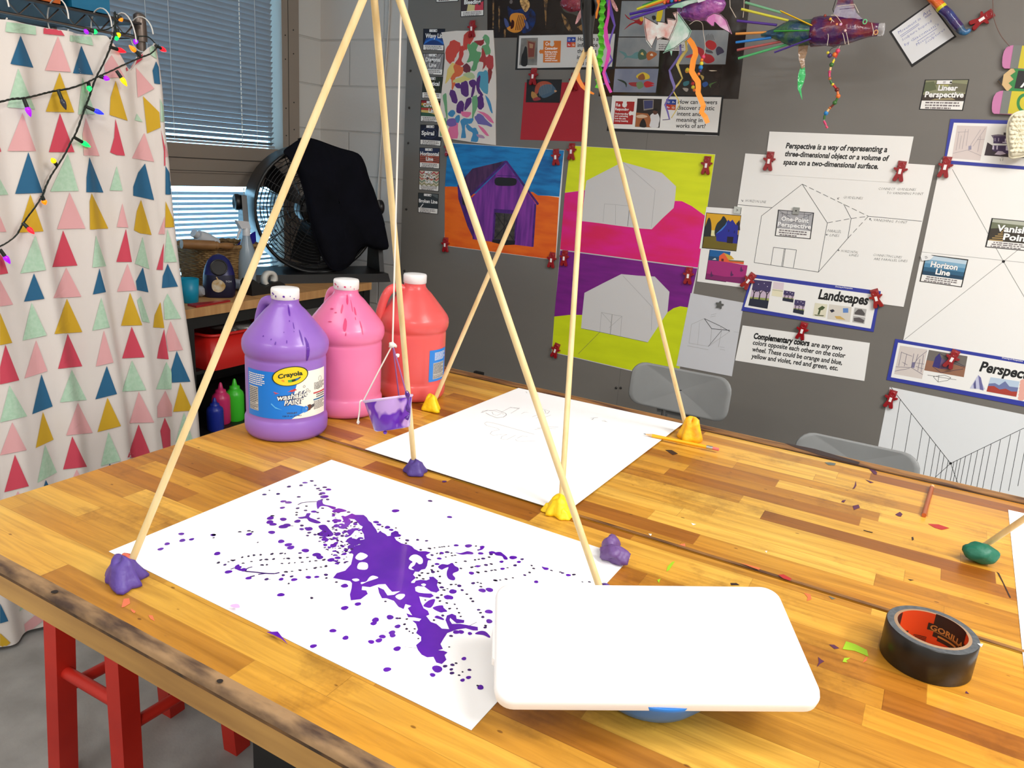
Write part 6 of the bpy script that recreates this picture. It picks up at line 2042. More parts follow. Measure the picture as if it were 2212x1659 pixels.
GOLD = mat('gold glint print', (150, 112, 66), 0.3, col2=(60, 44, 32), scale=(60, 60, 60), lo=0.45, hi=0.55)
Z3 = zp((860, 0), 4.608)
Z4 = zp((1180, 0), 4.608)
t = wsheet('fish_poster', [(1052, -70), (1311, -70), (1311, 79), (1053, 82)], 'glossy black poster showing a yellow striped angelfish', 'poster', 1.6, M_bp)
mb = MB()
WALL.blob(mb, Z3((1090, 60), (1150, 100), (1300, 80), (1370, 150), (1340, 280), (1240, 330), (1190, 200), (1110, 190)), mat('poster deep blue', (28, 52, 110), 0.2, col2=(36, 30, 40), scale=(40, 40, 40)), 2.0)
WALL.blob(mb, Z3((1215, 0), (1290, 0), (1310, 60), (1270, 120), (1230, 70)), mat('gold sparkle', (236, 190, 120), 0.2, col2=(120, 84, 50), scale=(90, 90, 90)), 2.2)
WALL.blob(mb, Z3((1110, 190), (1130, 140), (1190, 128), (1250, 145), (1275, 200), (1250, 270), (1210, 315), (1150, 325), (1095, 300), (1085, 270), (1130, 250)), pm((214, 140, 52), .2), 2.4)
for k in range(6):
 a = 1170 + k * 17
 WALL.line(mb, Z3((a + 32, 150), (a + 14, 215), (a - 2, 300)), 1.5, pm((60, 22, 30), .2), 2.8)
WALL.blob(mb, Z3((1130, 200), (1155, 215), (1150, 270), (1120, 285)), pm((60, 20, 16), .2), 2.7)
WALL.blob(mb, Z3((1055, 180), (1085, 200), (1105, 255), (1080, 275), (1062, 240)), pm((70, 80, 130), .2), 2.5)
WALL.blob(mb, Z3((1250, 190), (1285, 220), (1300, 280), (1280, 285), (1262, 240)), pm((80, 96, 150), .2), 2.6)
for p in (((940, 0), (955, 0), (952, 280), (940, 285)), ((998, 60), (1012, 60), (1012, 320), (1000, 320)), ((1055, 290), (1075, 290), (1068, 370), (1050, 370)), ((1620, 120), (1690, 200), (1730, 310), (1700, 310), (1660, 260)), ((1450, 0), (1490, 0), (1480, 90), (1470, 300)), ((1780, 270), (1850, 230), (1830, 310))):
 WALL.poly(mb, Z3(*p), GOLD, 2.1)
WALL.disc(mb, 1104, 4, 4, pm((110, 100, 96), .2), 2.3, 14)
WALL.blob(mb, Z3((1620, 10), (1700, 0), (1760, 60), (1800, 160), (1740, 140), (1650, 110)), pm((74, 72, 66), .15), 2.0)
mb.build('fish_picture', t)
t = wsheet('fish_poster', [(1320, -70), (1628, -70), (1595, 214), (1293, 208)], 'glossy black poster of sculpted fish photographs beneath the hanging mobiles', 'poster', 1.2, M_bp)
GREYP = mat('misty grey photo', (126, 132, 138), 0.2, col2=(146, 150, 152), scale=(12, 12, 12))
GREYB = mat('misty blue photo', (118, 126, 152), 0.2, col2=(140, 146, 164), scale=(12, 12, 12))
def photo(q, mt, label, arts):
 mb = MB()
 WALL.poly(mb, q, mt, 2.0)
 for k, (c, pts) in enumerate(arts):
  WALL.blob(mb, pts, pm(c, .25), 2.3 + 0.06 * k, 3)
 mb.build('fish_photo', t)
P_ = zp((1320, 0), 7.373)
photo([(1343, 2), (1437, 2), (1435, 79), (1336.7, 79)], GREYP, 0, [((150, 26, 34), P_((215, 220), (300, 295), (400, 320), (470, 290), (510, 330), (480, 400), (400, 370), (310, 400), (200, 480), (300, 380), (380, 340), (270, 300))), ((210, 170, 40), P_((455, 290), (480, 270), (520, 300), (490, 340), (460, 325))), ((220, 196, 20), P_((745, 160), (825, 140), (790, 330), (720, 330))), ((30, 28, 30), P_((650, 260), (700, 250), (715, 300), (670, 320)))])
photo([(1336, 81), (1426, 81), (1422.6, 144), (1330, 144)], GREYP, 0, [((96, 138, 140), P_((120, 810), (230, 840), (260, 890), (330, 880), (380, 840), (440, 830), (430, 930), (350, 930), (240, 920), (150, 990), (220, 900))), ((70, 100, 84), P_((430, 850), (490, 780), (560, 830), (570, 920), (500, 950), (440, 940))), ((170, 96, 50), P_((560, 880), (610, 820), (690, 830), (730, 870), (660, 930), (590, 960))), ((214, 186, 110), P_((470, 860), (500, 830), (520, 880))), ((220, 206, 190), P_((620, 880), (650, 850), (670, 890)))])
photo([(1328.6, 148.6), (1423, 148.6), (1416.5, 200), (1324, 199)], GREYB, 0, [((38, 56, 46), P_((95, 1265), (190, 1280), (250, 1330), (240, 1395), (215, 1330))), ((160, 50, 56), P_((280, 1320), (400, 1310), (480, 1330), (470, 1380), (330, 1370))), ((110, 140, 100), P_((400, 1330), (480, 1300), (520, 1370), (440, 1420))), ((226, 196, 60), P_((400, 1210), (500, 1150), (600, 1190), (610, 1250), (520, 1270), (430, 1250))), ((150, 90, 50), P_((430, 1220), (510, 1170), (540, 1260), (450, 1270))), ((190, 30, 44), P_((520, 1330), (580, 1290), (690, 1330), (640, 1345), (690, 1360), (560, 1395)))])
photo([(1470, 65), (1575, 65), (1567, 139), (1464, 139)], GREYP, 0, [((168, 30, 40), P_((1340, 740), (1460, 780), (1500, 850), (1600, 880), (1650, 960), (1560, 1010), (1480, 980), (1400, 860))), ((176, 34, 38), P_((1500, 690), (1560, 640), (1650, 670), (1680, 740), (1620, 800), (1530, 760))), ((70, 70, 78), P_((1510, 790), (1600, 810), (1620, 850), (1520, 830))), ((58, 52, 76), P_((1670, 790), (1710, 740), (1770, 770), (1800, 830), (1740, 860), (1690, 880))), ((190, 40, 48), P_((1180, 910), (1290, 860), (1330, 900), (1260, 920)))])
mb = MB()
for k in range(7):
 WALL.line(mb, P_((1510 + 22 * k, 640), (1515 + 18 * k, 560 - 12 * (k % 3))), 0.7, pm((60, 56, 56)), 2.6)
photoq = P_((1060, 1040), (1760, 1050), (1720, 1530), (1090, 1520))
WALL.poly(mb, photoq, mat('dark gilded photo', (48, 34, 26), 0.15, col2=(24, 18, 18), scale=(14, 14, 14)), 2.0)
for c, p in (((196, 130, 40), ((1180, 1110), (1240, 1090), (1240, 1150), (1190, 1160))), ((50, 110, 120), ((1150, 1310), (1240, 1290), (1230, 1350), (1160, 1370))), ((40, 80, 150), ((1450, 1330), (1520, 1300), (1545, 1350), (1480, 1390))), ((70, 100, 50), ((1560, 1340), (1690, 1300), (1600, 1350), (1590, 1400))), ((176, 150, 80), ((1420, 1190), (1480, 1220), (1460, 1280), (1440, 1240))), ((170, 160, 150), ((1140, 1400), (1230, 1410), (1210, 1460), (1170, 1445))), ((230, 214, 190), ((1560, 1120), (1690, 1125), (1600, 1135)))):
 WALL.blob(mb, P_(*p), pm(c, .2), 2.4, 3)
mb.build('fish_photo', t)
mb = MB()
WALL.sheet(mb, [(1420, 84), (1486, 92), (1483, 110), (1416, 109)], WG, 3.2, None, 2.5)
WALL.bars(mb, [(1420, 94), (1482, 96), (1481, 108), (1418, 107)], 3, INKG, 3.6, 3)
mb.build('caption_label', t)
def puzzle(mb, q, c, l, knob, notch):
 f = qf(q)
 pts = [(0, 0), (.38, 0), (.40, .06), (.36, .12), (.38, .22), (.50, .27), (.60, .22), (.62, .12), (.58, .06), (.60, 0), (1, 0)]
 if knob == 'left':
  pts += [(1, 1), (0, 1), (0, .60), (-.08, .58), (-.18, .60), (-.24, .50), (-.18, .40), (-.08, .42), (0, .40)]
 else:
  pts += [(1, .42), (.92, .44), (.82, .40), (.74, .50), (.80, .62), (.92, .58), (1, .60), (1, 1), (0, 1)]
 WALL.poly(mb, [f(*p) for p in pts], pm(c), l)
def foursq(mb, q, l):
 f = qf(q)
 for (u, v), c, s in (((0, 0), (44, 72, 160), 'Cr'), ((.5, 0), (30, 60, 150), 'Pr'), ((0, .5), (190, 40, 44), 'Re'), ((.5, .5), (206, 96, 40), 'Cn')):
  WALL.poly(mb, [f(u, v), f(u + .5, v), f(u + .5, v + .5), f(u, v + .5)], pm(c), l)
  WALL.text(mb, s, f(u + .12, v + .36), f(u + .38, v + .36), 4.0, TXW, l + 0.4, 0.02, 0, 1)
t = wsheet('art_question_board', [(1117.5, 75), (1332, 72.5), (1326.6, 149.7), (1113, 151)], 'black edged Connecting sign with an orange puzzle piece', 'sign', 3.0, INK, 'black edged art question signs', 2.0, 'backing')
mb = MB()
WALL.poly(mb, [(1121.5, 77), (1272, 74.5), (1278, 73.8), (1328.8, 72.9), (1322, 144), (1117.8, 147.6)], WG, 3.3)
WALL.poly(mb, [(1125.8, 82.5), (1162, 81.4), (1160, 141), (1121.5, 140.6)], mat('grey gallery photo', (92, 90, 88), 0.5, col2=(140, 138, 134), scale=(16, 16, 16)), 3.6)
WALL.poly(mb, Z3((1280, 395), (1372, 410), (1360, 585), (1285, 590)), pm((130, 112, 96)), 3.8)
WALL.poly(mb, Z3((1292, 410), (1362, 425), (1352, 565), (1295, 570)), pm((120, 56, 46)), 4.0)
WALL.poly(mb, Z3((1305, 430), (1345, 440), (1340, 480), (1308, 478)), pm((168, 130, 96)), 4.2)
WALL.blob(mb, Z3((1226, 650), (1228, 560), (1245, 520), (1262, 465), (1280, 470), (1285, 520), (1285, 648)), pm((20, 20, 22)), 4.4, 3)
puzzle(mb, [(1174, 88), (1212, 88), (1210, 135), (1173, 135)], (206, 112, 34), 3.7, 'left', 'top')
foursq(mb, [(1225, 80), (1243.7, 80), (1243, 102), (1224.5, 102)], 3.7)
mb.build('printed_picture', t)
mb = MB()
WALL.text(mb, 'Cn', (1178, 98), (1186, 98), 7, TXW, 4.2, 0.02)
WALL.text(mb, 'Connecting', (1177, 107), (1204, 107), 5, TXW, 4.2, 0.03)
for k, s in enumerate(('Relating artistic', 'ideas and work', 'with personal', 'meaning and', 'external context')):
 WALL.text(mb, s, (1177, 113.5 + 4.6 * k), (1177 + (27, 25, 23, 22, 27)[k], 113.5 + 4.6 * k), 3.2, TXW, 4.2, 0.03, 0, 1)
for k, (s, x1) in enumerate((('How can art', 1300), ('influence', 1291), ('the views of', 1301), ('individuals', 1292), ('and society?', 1300))):
 WALL.text(mb, s, (1248 - .6 * k, 88.5 + 13 * k), (x1, 88 + 13 * k), 8, INK, 3.8, 0.015)
mb.build('lettering', t)
t = wsheet('art_question_board', [(1323, 204.5), (1563, 206.5), (1553.7, 293), (1310.6, 282.8)], 'black edged Responding sign with a red puzzle piece', 'sign', 3.0, INK, 'black edged art question signs', 2.0, 'backing')
mb = MB()
WALL.poly(mb, [(1322.6, 206.6), (1558.7, 210), (1550, 286.4), (1315.6, 277)], W_, 3.3)
puzzle(mb, [(1329.7, 218.7), (1371, 219.6), (1366, 269), (1325, 268)], (176, 34, 38), 3.7, 'right', 'top')
WALL.poly(mb, [(1377, 212.7), (1430, 213.7), (1424.8, 276), (1371.6, 274)], pm((44, 34, 30)), 3.6)
WALL.poly(mb, Z4((965, 995), (1070, 992), (1065, 1085), (970, 1100)), pm((150, 140, 130)), 3.8)
WALL.poly(mb, Z4((972, 1002), (1062, 1000), (1058, 1075), (975, 1085)), pm((64, 66, 110)), 4.0)
WALL.poly(mb, Z4((893, 1120), (1010, 1130), (1060, 1200), (1040, 1268), (886, 1260)), pm((168, 100, 54)), 3.8)
WALL.blob(mb, Z4((900, 1150), (960, 1140), (1010, 1160), (960, 1175), (905, 1170)), pm((220, 190, 160)), 4.0, 3)
WALL.blob(mb, Z4((1035, 1150), (1070, 1125), (1110, 1130), (1130, 1180), (1120, 1230), (1110, 1268), (1030, 1262), (1040, 1200)), pm((226, 224, 226)), 4.1, 3)
WALL.blob(mb, Z4((1062, 1105), (1080, 1085), (1105, 1092), (1105, 1130), (1080, 1142), (1065, 1130)), pm((96, 58, 44)), 4.3, 3)
WALL.blob(mb, Z4((1060, 1100), (1080, 1078), (1108, 1090), (1104, 1108), (1080, 1100)), pm((24, 18, 18)), 4.5, 3)
WALL.blob(mb, Z4((930, 1260), (940, 1210), (965, 1180), (985, 1205), (995, 1265)), pm((34, 26, 26)), 4.3, 3)
foursq(mb, [(1439, 214), (1461, 215), (1459, 238), (1438, 236.5)], 3.7)
WALL.line(mb, [(1480, 291), (1550, 293)], 0.8, WG, 3.5)
mb.build('printed_picture', t)
mb = MB()
WALL.text(mb, 'Re', (1330.5, 230), (1340, 230), 7, TXW, 4.2, 0.02)
WALL.text(mb, 'Responding', (1329, 238), (1358, 239), 5, TXW, 4.2, 0.03)
for k, s in enumerate(('Understanding', 'and evaluating', 'how the arts', 'convey meaning')):
 WALL.text(mb, s, (1328.5 - .4 * k, 247 + 5.1 * k), (1328.5 + (28, 28, 23, 28)[k], 247.8 + 5.1 * k), 3.4, TXW, 4.2, 0.03, 0, 1)
for s, x0, x1, y in (('How can viewers', 1464, 1549, 224), ('discover artistic', 1463, 1543, 236.8), ('intent and', 1462, 1513, 249.6), ('meaning in', 1461, 1517, 262.6), ('works of art?', 1459.5, 1523.5, 275.5)):
 WALL.text(mb, s, (x0, y), (x1, y + 1.2), 8.4, INK, 3.8, 0.012, 0, 3)
mb.build('lettering', t)
t = wsheet('red_paper', [(1134, 178), (1268, 178), (1260, 306), (1123.7, 301.6)], 'plain dark red construction paper below the Connecting sign', 'paper', 1.2, mat('dark red paper', (172, 34, 48), 0.75))
t = wsheet('fish_print', [(1138.4, 171.4), (1214, 171.4), (1209, 222), (1135.6, 221)], 'small black print of a blue and orange fish clipped on red paper', 'picture', 2.2, pm((26, 24, 26), .4), None, 1.3)
mb = MB()
for c, p in (((70, 96, 118), ((1390, 880), (1440, 830), (1500, 820), (1550, 860), (1575, 905), (1540, 935), (1500, 960), (1440, 975), (1400, 930))), ((170, 76, 52), ((1370, 850), (1420, 812), (1490, 812), (1530, 840), (1470, 840), (1410, 870), (1390, 930), (1360, 930))), ((176, 130, 70), ((1330, 910), (1370, 930), (1390, 970), (1350, 985), (1325, 960))), ((150, 50, 56), ((1340, 985), (1390, 965), (1420, 990), (1360, 1005))), ((200, 150, 110), ((1555, 895), (1582, 905), (1560, 920)))):
 WALL.blob(mb, Z3(*p), pm(c, .4), 2.5, 3)
for k in range(8):
 WALL.line(mb, Z3((1420 + 16 * k, 835), (1405 + 16 * k, 960 - 6 * k)), 0.5, pm((150, 150, 140), .4), 2.9)
mb.build('fish_picture', t)
Z6b = zp((860, 280), 4.608)
BQ = [(966.3, 308), (1219, 324.5), (1200.7, 562), (959.4, 530.7)]
t = wsheet('barn_painting', BQ, 'painting of a purple barn on orange ground under blue sky', 'painting', 2.0, W_)
mb = MB()
M_sky = mat('painted blue sky', (26, 132, 200), 0.5, col2=(14, 84, 150), scale=(7, 7, 34), lo=0.42, hi=0.72, detail=6)
M_org = mat('painted orange ground', (242, 112, 20), 0.5, col2=(222, 82, 12), scale=(7, 7, 30), lo=0.4, hi=0.75, detail=5)
M_bw = mat('painted violet planks', (136, 56, 164), 0.5, col2=(84, 30, 124), scale=(44, 44, 5), lo=0.40, hi=0.68, detail=5)
M_brf = mat('painted dark roof', (86, 46, 92), 0.5, col2=(50, 24, 66), scale=(40, 40, 8), lo=0.4, hi=0.65)
M_btr = mat('painted indigo trim', (84, 30, 132), 0.5, col2=(60, 20, 100), scale=(30, 30, 30))
M_bbk = mat('painted black', (22, 17, 22), 0.5)
WALL.poly(mb, Z6b((495, 133), (1652, 208), (1640, 300), (1604, 668), (1500, 658), (1390, 655), (1340, 620), (700, 640), (600, 570), (466, 566)), M_sky, 2.3)
WALL.poly(mb, Z6b((466, 568), (520, 566), (600, 570), (700, 640), (1340, 620), (1390, 655), (1500, 660), (1602, 676), (1567, 1296), (462, 1152)), M_org, 2.4)
WALL.poly(mb, Z6b((590, 555), (740, 388), (1075, 308), (722, 650)), M_brf, 2.9)
WALL.poly(mb, Z6b((590, 555), (720, 650), (735, 690), (752, 1090), (690, 960), (600, 690)), M_btr, 2.8)
WALL.poly(mb, Z6b((720, 690), (1075, 335), (1370, 735), (1340, 1168), (750, 1092)), M_bw, 3.0)
for a in (((705, 668), (1075, 315)), ((1075, 315), (1395, 745)), ((720, 690), (752, 1090)), ((1366, 740), (1338, 1166))):
 WALL.line(mb, Z6b(*a), 5.0, M_btr, 3.3)
WALL.line(mb, Z6b((592, 556), (722, 655)), 3.0, M_btr, 3.3)
WALL.line(mb, Z6b((985, 455), (1180, 465)), 1.6, M_btr, 3.3)
WALL.blob(mb, Z6b((972, 480), (1070, 478), (1172, 490), (1166, 552), (1070, 560), (970, 550)), M_bbk, 3.4, 3)
WALL.poly(mb, Z6b((632, 590), (684, 622), (690, 772), (640, 742)), M_bbk, 3.2)
WALL.poly(mb, Z6b((955, 788), (1198, 805), (1162, 1142), (935, 1118)), M_btr, 3.3)
WALL.poly(mb, Z6b((972, 826), (1170, 842), (1155, 1105), (956, 1090)), mat('painted grey door', (78, 72, 64), 0.5, col2=(40, 36, 36), scale=(30, 30, 50), detail=6), 3.5)
for a in (((965, 830), (1150, 1100)), ((1165, 845), (960, 1085)), ((1060, 835), (1050, 1100))):
 WALL.line(mb, Z6b(*a), 2.0, M_bbk, 3.7)
WALL.poly(mb, Z6b((940, 1092), (1165, 1105), (1160, 1145), (1060, 1150), (935, 1120)), M_bbk, 3.7)
mb.build('painted_barn', t)
Z7b = zp((1180, 280), 4.608)
Z4b = zp((1180, 540), 3.456)
M_lem = mat('lemon paint', (226, 236, 20), 0.5, col2=(214, 226, 14), scale=(5, 5, 26))
M_mag = mat('magenta paint', (228, 22, 140), 0.45, col2=(222, 26, 92), scale=(4, 4, 14), lo=0.4, hi=0.65)
M_vpt = mat('purple paint', (128, 22, 138), 0.5, col2=(112, 18, 124), scale=(7, 7, 40))
M_lim = mat('lime paint', (214, 228, 12), 0.5, col2=(204, 218, 8), scale=(6, 6, 20))
M_bare = mat('bare white paper', (212, 210, 210), 0.75)
t = wsheet('barn_painting', Z7b((237, 157), (1683, 245), (1512, 1377), (135, 1197)), 'unfinished barn silhouette left white on lemon and magenta', 'painting', 2.0, M_bare)
mb = MB()
WALL.poly(mb, Z7b((240, 160), (1680, 248), (1590, 862), (1450, 762), (1350, 712), (1280, 708), (1293, 565), (1150, 430), (762, 322), (400, 508), (385, 602), (185, 628)), M_lem, 2.3)
WALL.poly(mb, Z7b((185, 630), (385, 604), (352, 910), (520, 930), (700, 955), (940, 985), (1050, 992), (1160, 880), (1268, 780), (1280, 710), (1350, 712), (1450, 762), (1588, 864), (1510, 1372), (138, 1192)), M_mag, 2.3)
for a in (((765, 325), (1085, 600)), ((1085, 600), (1046, 975)), ((580, 738), (830, 760)), ((580, 738), (565, 920)), ((690, 750), (688, 945))):
 WALL.line(mb, Z7b(*a), 0.6, LNL, 2.6)
WALL.line(mb, Z7b((830, 760), (810, 960)), 0.9, LNE, 2.6)
mb.build('painted_area', t)
t = wsheet('barn_painting', [(1209.5, 539.5), (1507.5, 578.5), (1463, 825), (1191.5, 761)], 'unfinished barn silhouette left white on purple and lime', 'painting', 2.0, M_bare)
mb = MB()
WALL.poly(mb, [(1210.3, 541), (1506.5, 580)] + Z4b((1060, 430), (1000, 420), (950, 435), (905, 465), (920, 312), (810, 198), (690, 192), (560, 180), (420, 250), (285, 320), (268, 485), (180, 484), (60, 497)), M_vpt, 2.3)
WALL.poly(mb, Z4b((60, 497), (180, 484), (268, 485), (260, 585), (500, 635), (757, 690), (830, 580), (905, 465), (950, 435), (1000, 420), (1060, 430)) + [(1464, 823), (1192.5, 760)], M_lim, 2.3)
for a in (((570, 190), (790, 425)), ((790, 425), (785, 600)), ((412, 466), (565, 495)), ((412, 466), (400, 610)), ((565, 495), (552, 650)), ((412, 466), (485, 545)), ((565, 495), (470, 580))):
 WALL.line(mb, Z4b(*a), 0.7, LNL, 2.6)
WALL.line(mb, Z4b((492, 480), (478, 632)), 1.8, LNL, 2.6)
WALL.line(mb, Z4b((260, 585), (400, 612), (757, 690)), 0.7, LNE, 2.6)
WALL.line(mb, Z4b((400, 612), (240, 775)), 0.7, LNE, 2.6)
mb.build('painted_area', t)
t = wsheet('barn_sketch', [(1492, 633), (1607, 654), (1581, 813), (1461, 790)], 'pale sheet with a small pencil barn construction drawing', 'drawing', 3.2, mat('pale sketch paper', (206, 207, 212), 0.75), None, 2.9)
mb = MB()
for a, w_, m_ in ((((1085, 555), (1180, 512), (1235, 588), (1225, 700)), .8, LNL), (((1085, 555), (1065, 695), (1210, 720), (1370, 608)), .7, LNL), (((1180, 512), (1300, 568), (1370, 608)), 1.1, LNE), (((1180, 512), (1235, 588), (1370, 600)), 1.3, LNE), (((1300, 568), (1310, 600), (1285, 725)), .8, LNL), (((1310, 600), (1210, 720)), .9, LNE), (((1052, 715), (1210, 745)), .8, LNL), (((1230, 485), (1270, 475)), .7, LNL), (((1225, 500), (1265, 492)), .7, LNL), (((1295, 722), (1330, 728)), .7, LNL), (((1295, 740), (1335, 748)), .7, LNL), (((1400, 610), (1440, 616)), .5, LNL), (((1145, 540), (1130, 705)), .5, LNL)):
 WALL.line(mb, Z4b(*a), w_, m_, 3.5)
mb.build('pencil_lines', t)
mb = MB()
M_gm = mat('grey flower magnet', (92, 94, 92), 0.5)
fc = (1554, 659)
pts = []
for k in range(30):
 a = 2 * PI * k / 30
 r = 9.0 * (0.78 + 0.24 * math.cos(5 * a + 0.3))
 pts.append((fc[0] + r * math.cos(a), fc[1] + r * math.sin(a)))
mb.prism([WALL.p(x, y, 14) for x, y in pts], V((0, 0.0052, 0)), M_gm)
mb.build('flower_magnet', None, 'dark grey flower shaped magnet on the pencil sketch', 'magnet')
Z5b = zp((1480, 430), 8.294)
FRM = pm((28, 26, 40), .4)
t = wsheet('picture_print', [(1526, 447), (1602, 452), (1602, 462), (1590.8, 545), (1511, 537)], 'small print of a blue barn and dark trees under yellow sky', 'picture', 4.4, W_, 'small barn prints on white paper', 3.3)
mb = MB()
def zpoly(c, l, *pts):
 WALL.poly(mb, Z5b(*pts), pm(c, .4), l)
zpoly((28, 26, 40), 4.7, (378, 240), (1007, 292), (917, 938), (298, 880))
zpoly((222, 168, 34), 4.9, (385, 252), (998, 302), (950, 640), (345, 640))
zpoly((232, 226, 170), 5.0, (470, 560), (535, 560), (535, 665), (462, 660))
WALL.blob(mb, Z5b((390, 400), (430, 330), (462, 400), (472, 520), (460, 640), (430, 695), (340, 690), (345, 560)), pm((34, 38, 46), .4), 5.1, 3)
WALL.blob(mb, Z5b((640, 370), (685, 305), (740, 370), (760, 480), (640, 640), (540, 660), (530, 560), (570, 440)), pm((30, 42, 50), .4), 5.1, 3)
zpoly((34, 34, 60), 5.1, (915, 440), (975, 375), (985, 560), (930, 560))
zpoly((112, 98, 30), 5.2, (340, 672), (560, 670), (600, 760), (900, 790), (935, 800), (912, 925), (310, 870))
zpoly((34, 42, 150), 5.3, (552, 620), (720, 470), (772, 368), (808, 405), (850, 368), (905, 455), (950, 480), (930, 800), (740, 775), (560, 750))
zpoly((60, 124, 210), 5.5, (552, 625), (640, 540), (720, 460), (750, 395), (742, 460), (660, 560), (570, 615))
zpoly((30, 22, 40), 5.5, (755, 672), (868, 678), (850, 795), (745, 785))
zpoly((24, 28, 100), 5.5, (770, 545), (795, 550), (790, 590), (765, 585))
zpoly((24, 28, 100), 5.5, (876, 565), (895, 568), (890, 615), (870, 610))
mb.build('printed_picture', t)
t = wsheet('picture_print', [(1514, 537), (1532, 534), (1622, 546), (1609, 622), (1505.5, 608)], 'small print of a coral barn above a magenta field', 'picture', 3.4, W_, 'small barn prints on white paper', 2.9)
mb = MB()
zpoly((28, 26, 40), 3.7, (440, 890), (1170, 965), (1068, 1535), (358, 1438))
zpoly((20, 96, 160), 3.9, (448, 900), (1160, 975), (1130, 1190), (420, 1100))
zpoly((20, 70, 110), 4.0, (425, 1020), (1145, 1090), (1125, 1190), (418, 1110))
zpoly((168, 44, 120), 4.2, (415, 1095), (700, 1120), (1120, 1190), (1062, 1525), (368, 1430))
zpoly((128, 34, 100), 4.3, (385, 1330), (700, 1390), (1080, 1400), (1062, 1525), (368, 1430))
zpoly((230, 96, 56), 4.4, (605, 1110), (610, 1020), (690, 962), (790, 1090), (1055, 1110), (1048, 1170), (780, 1135))
zpoly((212, 172, 60), 4.6, (695, 962), (830, 1020), (880, 1080), (775, 1090))
zpoly((120, 110, 60), 4.5, (775, 1090), (1050, 1108), (1050, 1130), (790, 1112))
zpoly((96, 30, 34), 4.6, (650, 1068), (692, 1072), (688, 1118), (646, 1110))
zpoly((226, 220, 214), 4.6, (485, 1085), (540, 1055), (560, 1090))
for x, y in ((830, 1320), (1005, 1240), (470, 1330)):
 WALL.blob(mb, Z5b((x - 20, y + 50), (x, y - 40), (x + 15, y + 20), (x + 40, y + 30), (x + 10, y + 60)), pm((84, 40, 90), .4), 4.6, 3)
mb.build('printed_picture', t)
mb = MB()
q = Z5b((880, 130), (1012, 148), (995, 270), (862, 252))
mb.prism([WALL.p(x, y, 16) for x, y in q], V((0, 0.0055, 0)), mat('clear grey magnet', (196, 200, 194), 0.4))
WALL.line(mb, Z5b((915, 180), (948, 198), (915, 215)), 0.9, INK, 16.3)
WALL.line(mb, Z5b((1005, 160), (990, 268)), 0.9, INK, 16.3)
mb.build('square_magnet', None, 'pale square magnet with an arrow mark on the blue barn print', 'magnet')
Z8 = zp((1580, 280), 3.5)
t = wsheet('perspective_poster', [(1610, 331.4), (2020, 357), (1952, 663), (1568, 612)], 'big white poster drawing a house with guidelines to a vanishing point', 'poster', 4.2, W_, None, 3.4)
mb = MB()
for a, d in ((((535, 412), (228, 652), (172, 1005), (658, 1077), (725, 705), (535, 412)), None), (((535, 412), (1035, 655)), 11), (((725, 705), (905, 672), (1035, 655)), 11), (((1035, 655), (880, 822)), 11), (((848, 562), (905, 672), (880, 822), (658, 1077)), None), (((48, 567), (305, 590)), None), (((1035, 655), (1440, 693)), None), (((298, 1022), (318, 890), (492, 910), (468, 1045)), None), (((380, 1034), (400, 900)), None), (((388, 1035), (408, 901)), None)):
 WALL.line(mb, Z8(*a), 1.0, LNE, 4.6, d)
for a in (((75, 530), (85, 545), (88, 532)), ((803, 525), (815, 512)), ((803, 515), (803, 526), (812, 526)), ((715, 795), (732, 793)), ((722, 788), (714, 796), (724, 800)), ((805, 912), (820, 912)), ((812, 905), (803, 912), (813, 918)), ((1060, 690), (1045, 672)), ((1044, 684), (1045, 671), (1056, 673))):
 WALL.line(mb, Z8(*a), 0.9, LNE, 4.6)
for s, p0, p1, h in (('HORIZON LINE', (105, 545), (258, 557), 5.2), ('GUIDELINES', (845, 520), (990, 528), 5), ('CONNECT  GUIDELINES', (1110, 455), (1392, 463), 5), ('TO VANISHING POINT', (1172, 487), (1448, 495), 5), ('VANISHING  POINT', (1072, 690), (1325, 712), 5.2), ('PARALLEL', (725, 775), (828, 782), 6), ('LINES', (742, 806), (812, 812), 5.4), ('HORIZONTAL', (828, 925), (955, 938), 5.2), ('LINES', (890, 955), (958, 962), 5), ('CONNECTING LINES', (1070, 955), (1285, 974), 5), ('ARE PARALLEL LINES', (1075, 985), (1328, 1003), 5)):
 (x0, y0), (x1, y1) = Z8(p0, p1)
 WALL.text(mb, s, (x0, y0), (x1, y1), h, INK, 4.6, -0.012, 0.15, 1)
mb.build('ink_drawing', t)
q1 = Z8((353, 605), (625, 628), (598, 828), (328, 803))
c = vocab(q1, .70, 'onepoint', [('One-Point', .12, .40, .88, 9), ('Perspective', .04, .62, .97, 9)], 'One-Point Perspective card magneted on the house poster', 6, False, True, 21, 4.8)
mb = MB()
mb.prism([WALL.p(x, y, 16) for x, y in Z8((468, 586), (516, 590), (508, 643), (460, 638))], V((0, 0.005, 0)), mat('grey square magnet', (150, 152, 148), 0.4))
WALL.disc(mb, *Z8((488, 614))[0], 1.6, INK, 16.4, 8)
mb.build('square_magnet', None, 'grey square magnet holding the One-Point Perspective card', 'magnet')
t = wsheet('definition_strip', [(1662.3, 284), (1973.7, 295), (1953.7, 395.7), (1650, 376.6)], 'white strip defining perspective in bold handwriting, above house poster', 'sign', 6.2, W_, 'white definition strips', 4.8)
mb = MB()
for s, p0, p1, h in (('Perspective is a way of representing a', (1697, 320), (1915.7, 328.6), 11), ('three-dimensional object or a volume of', (1694.3, 337), (1918, 347.6), 10.5), ('space on a two-dimensional surface.', (1691.4, 355), (1896.6, 365), 10.5)):
 WALL.text(mb, s, p0, p1, h, INK, 6.6, 0.032, 0.12, 3)
mb.build('lettering', t)
t = wsheet('perspective_poster', [(2033, 345), (2400, 385), (2330, 800), (1949, 745)], 'big white poster with lines crossing at a black dot, right of house poster', 'poster', 2.4, W_)
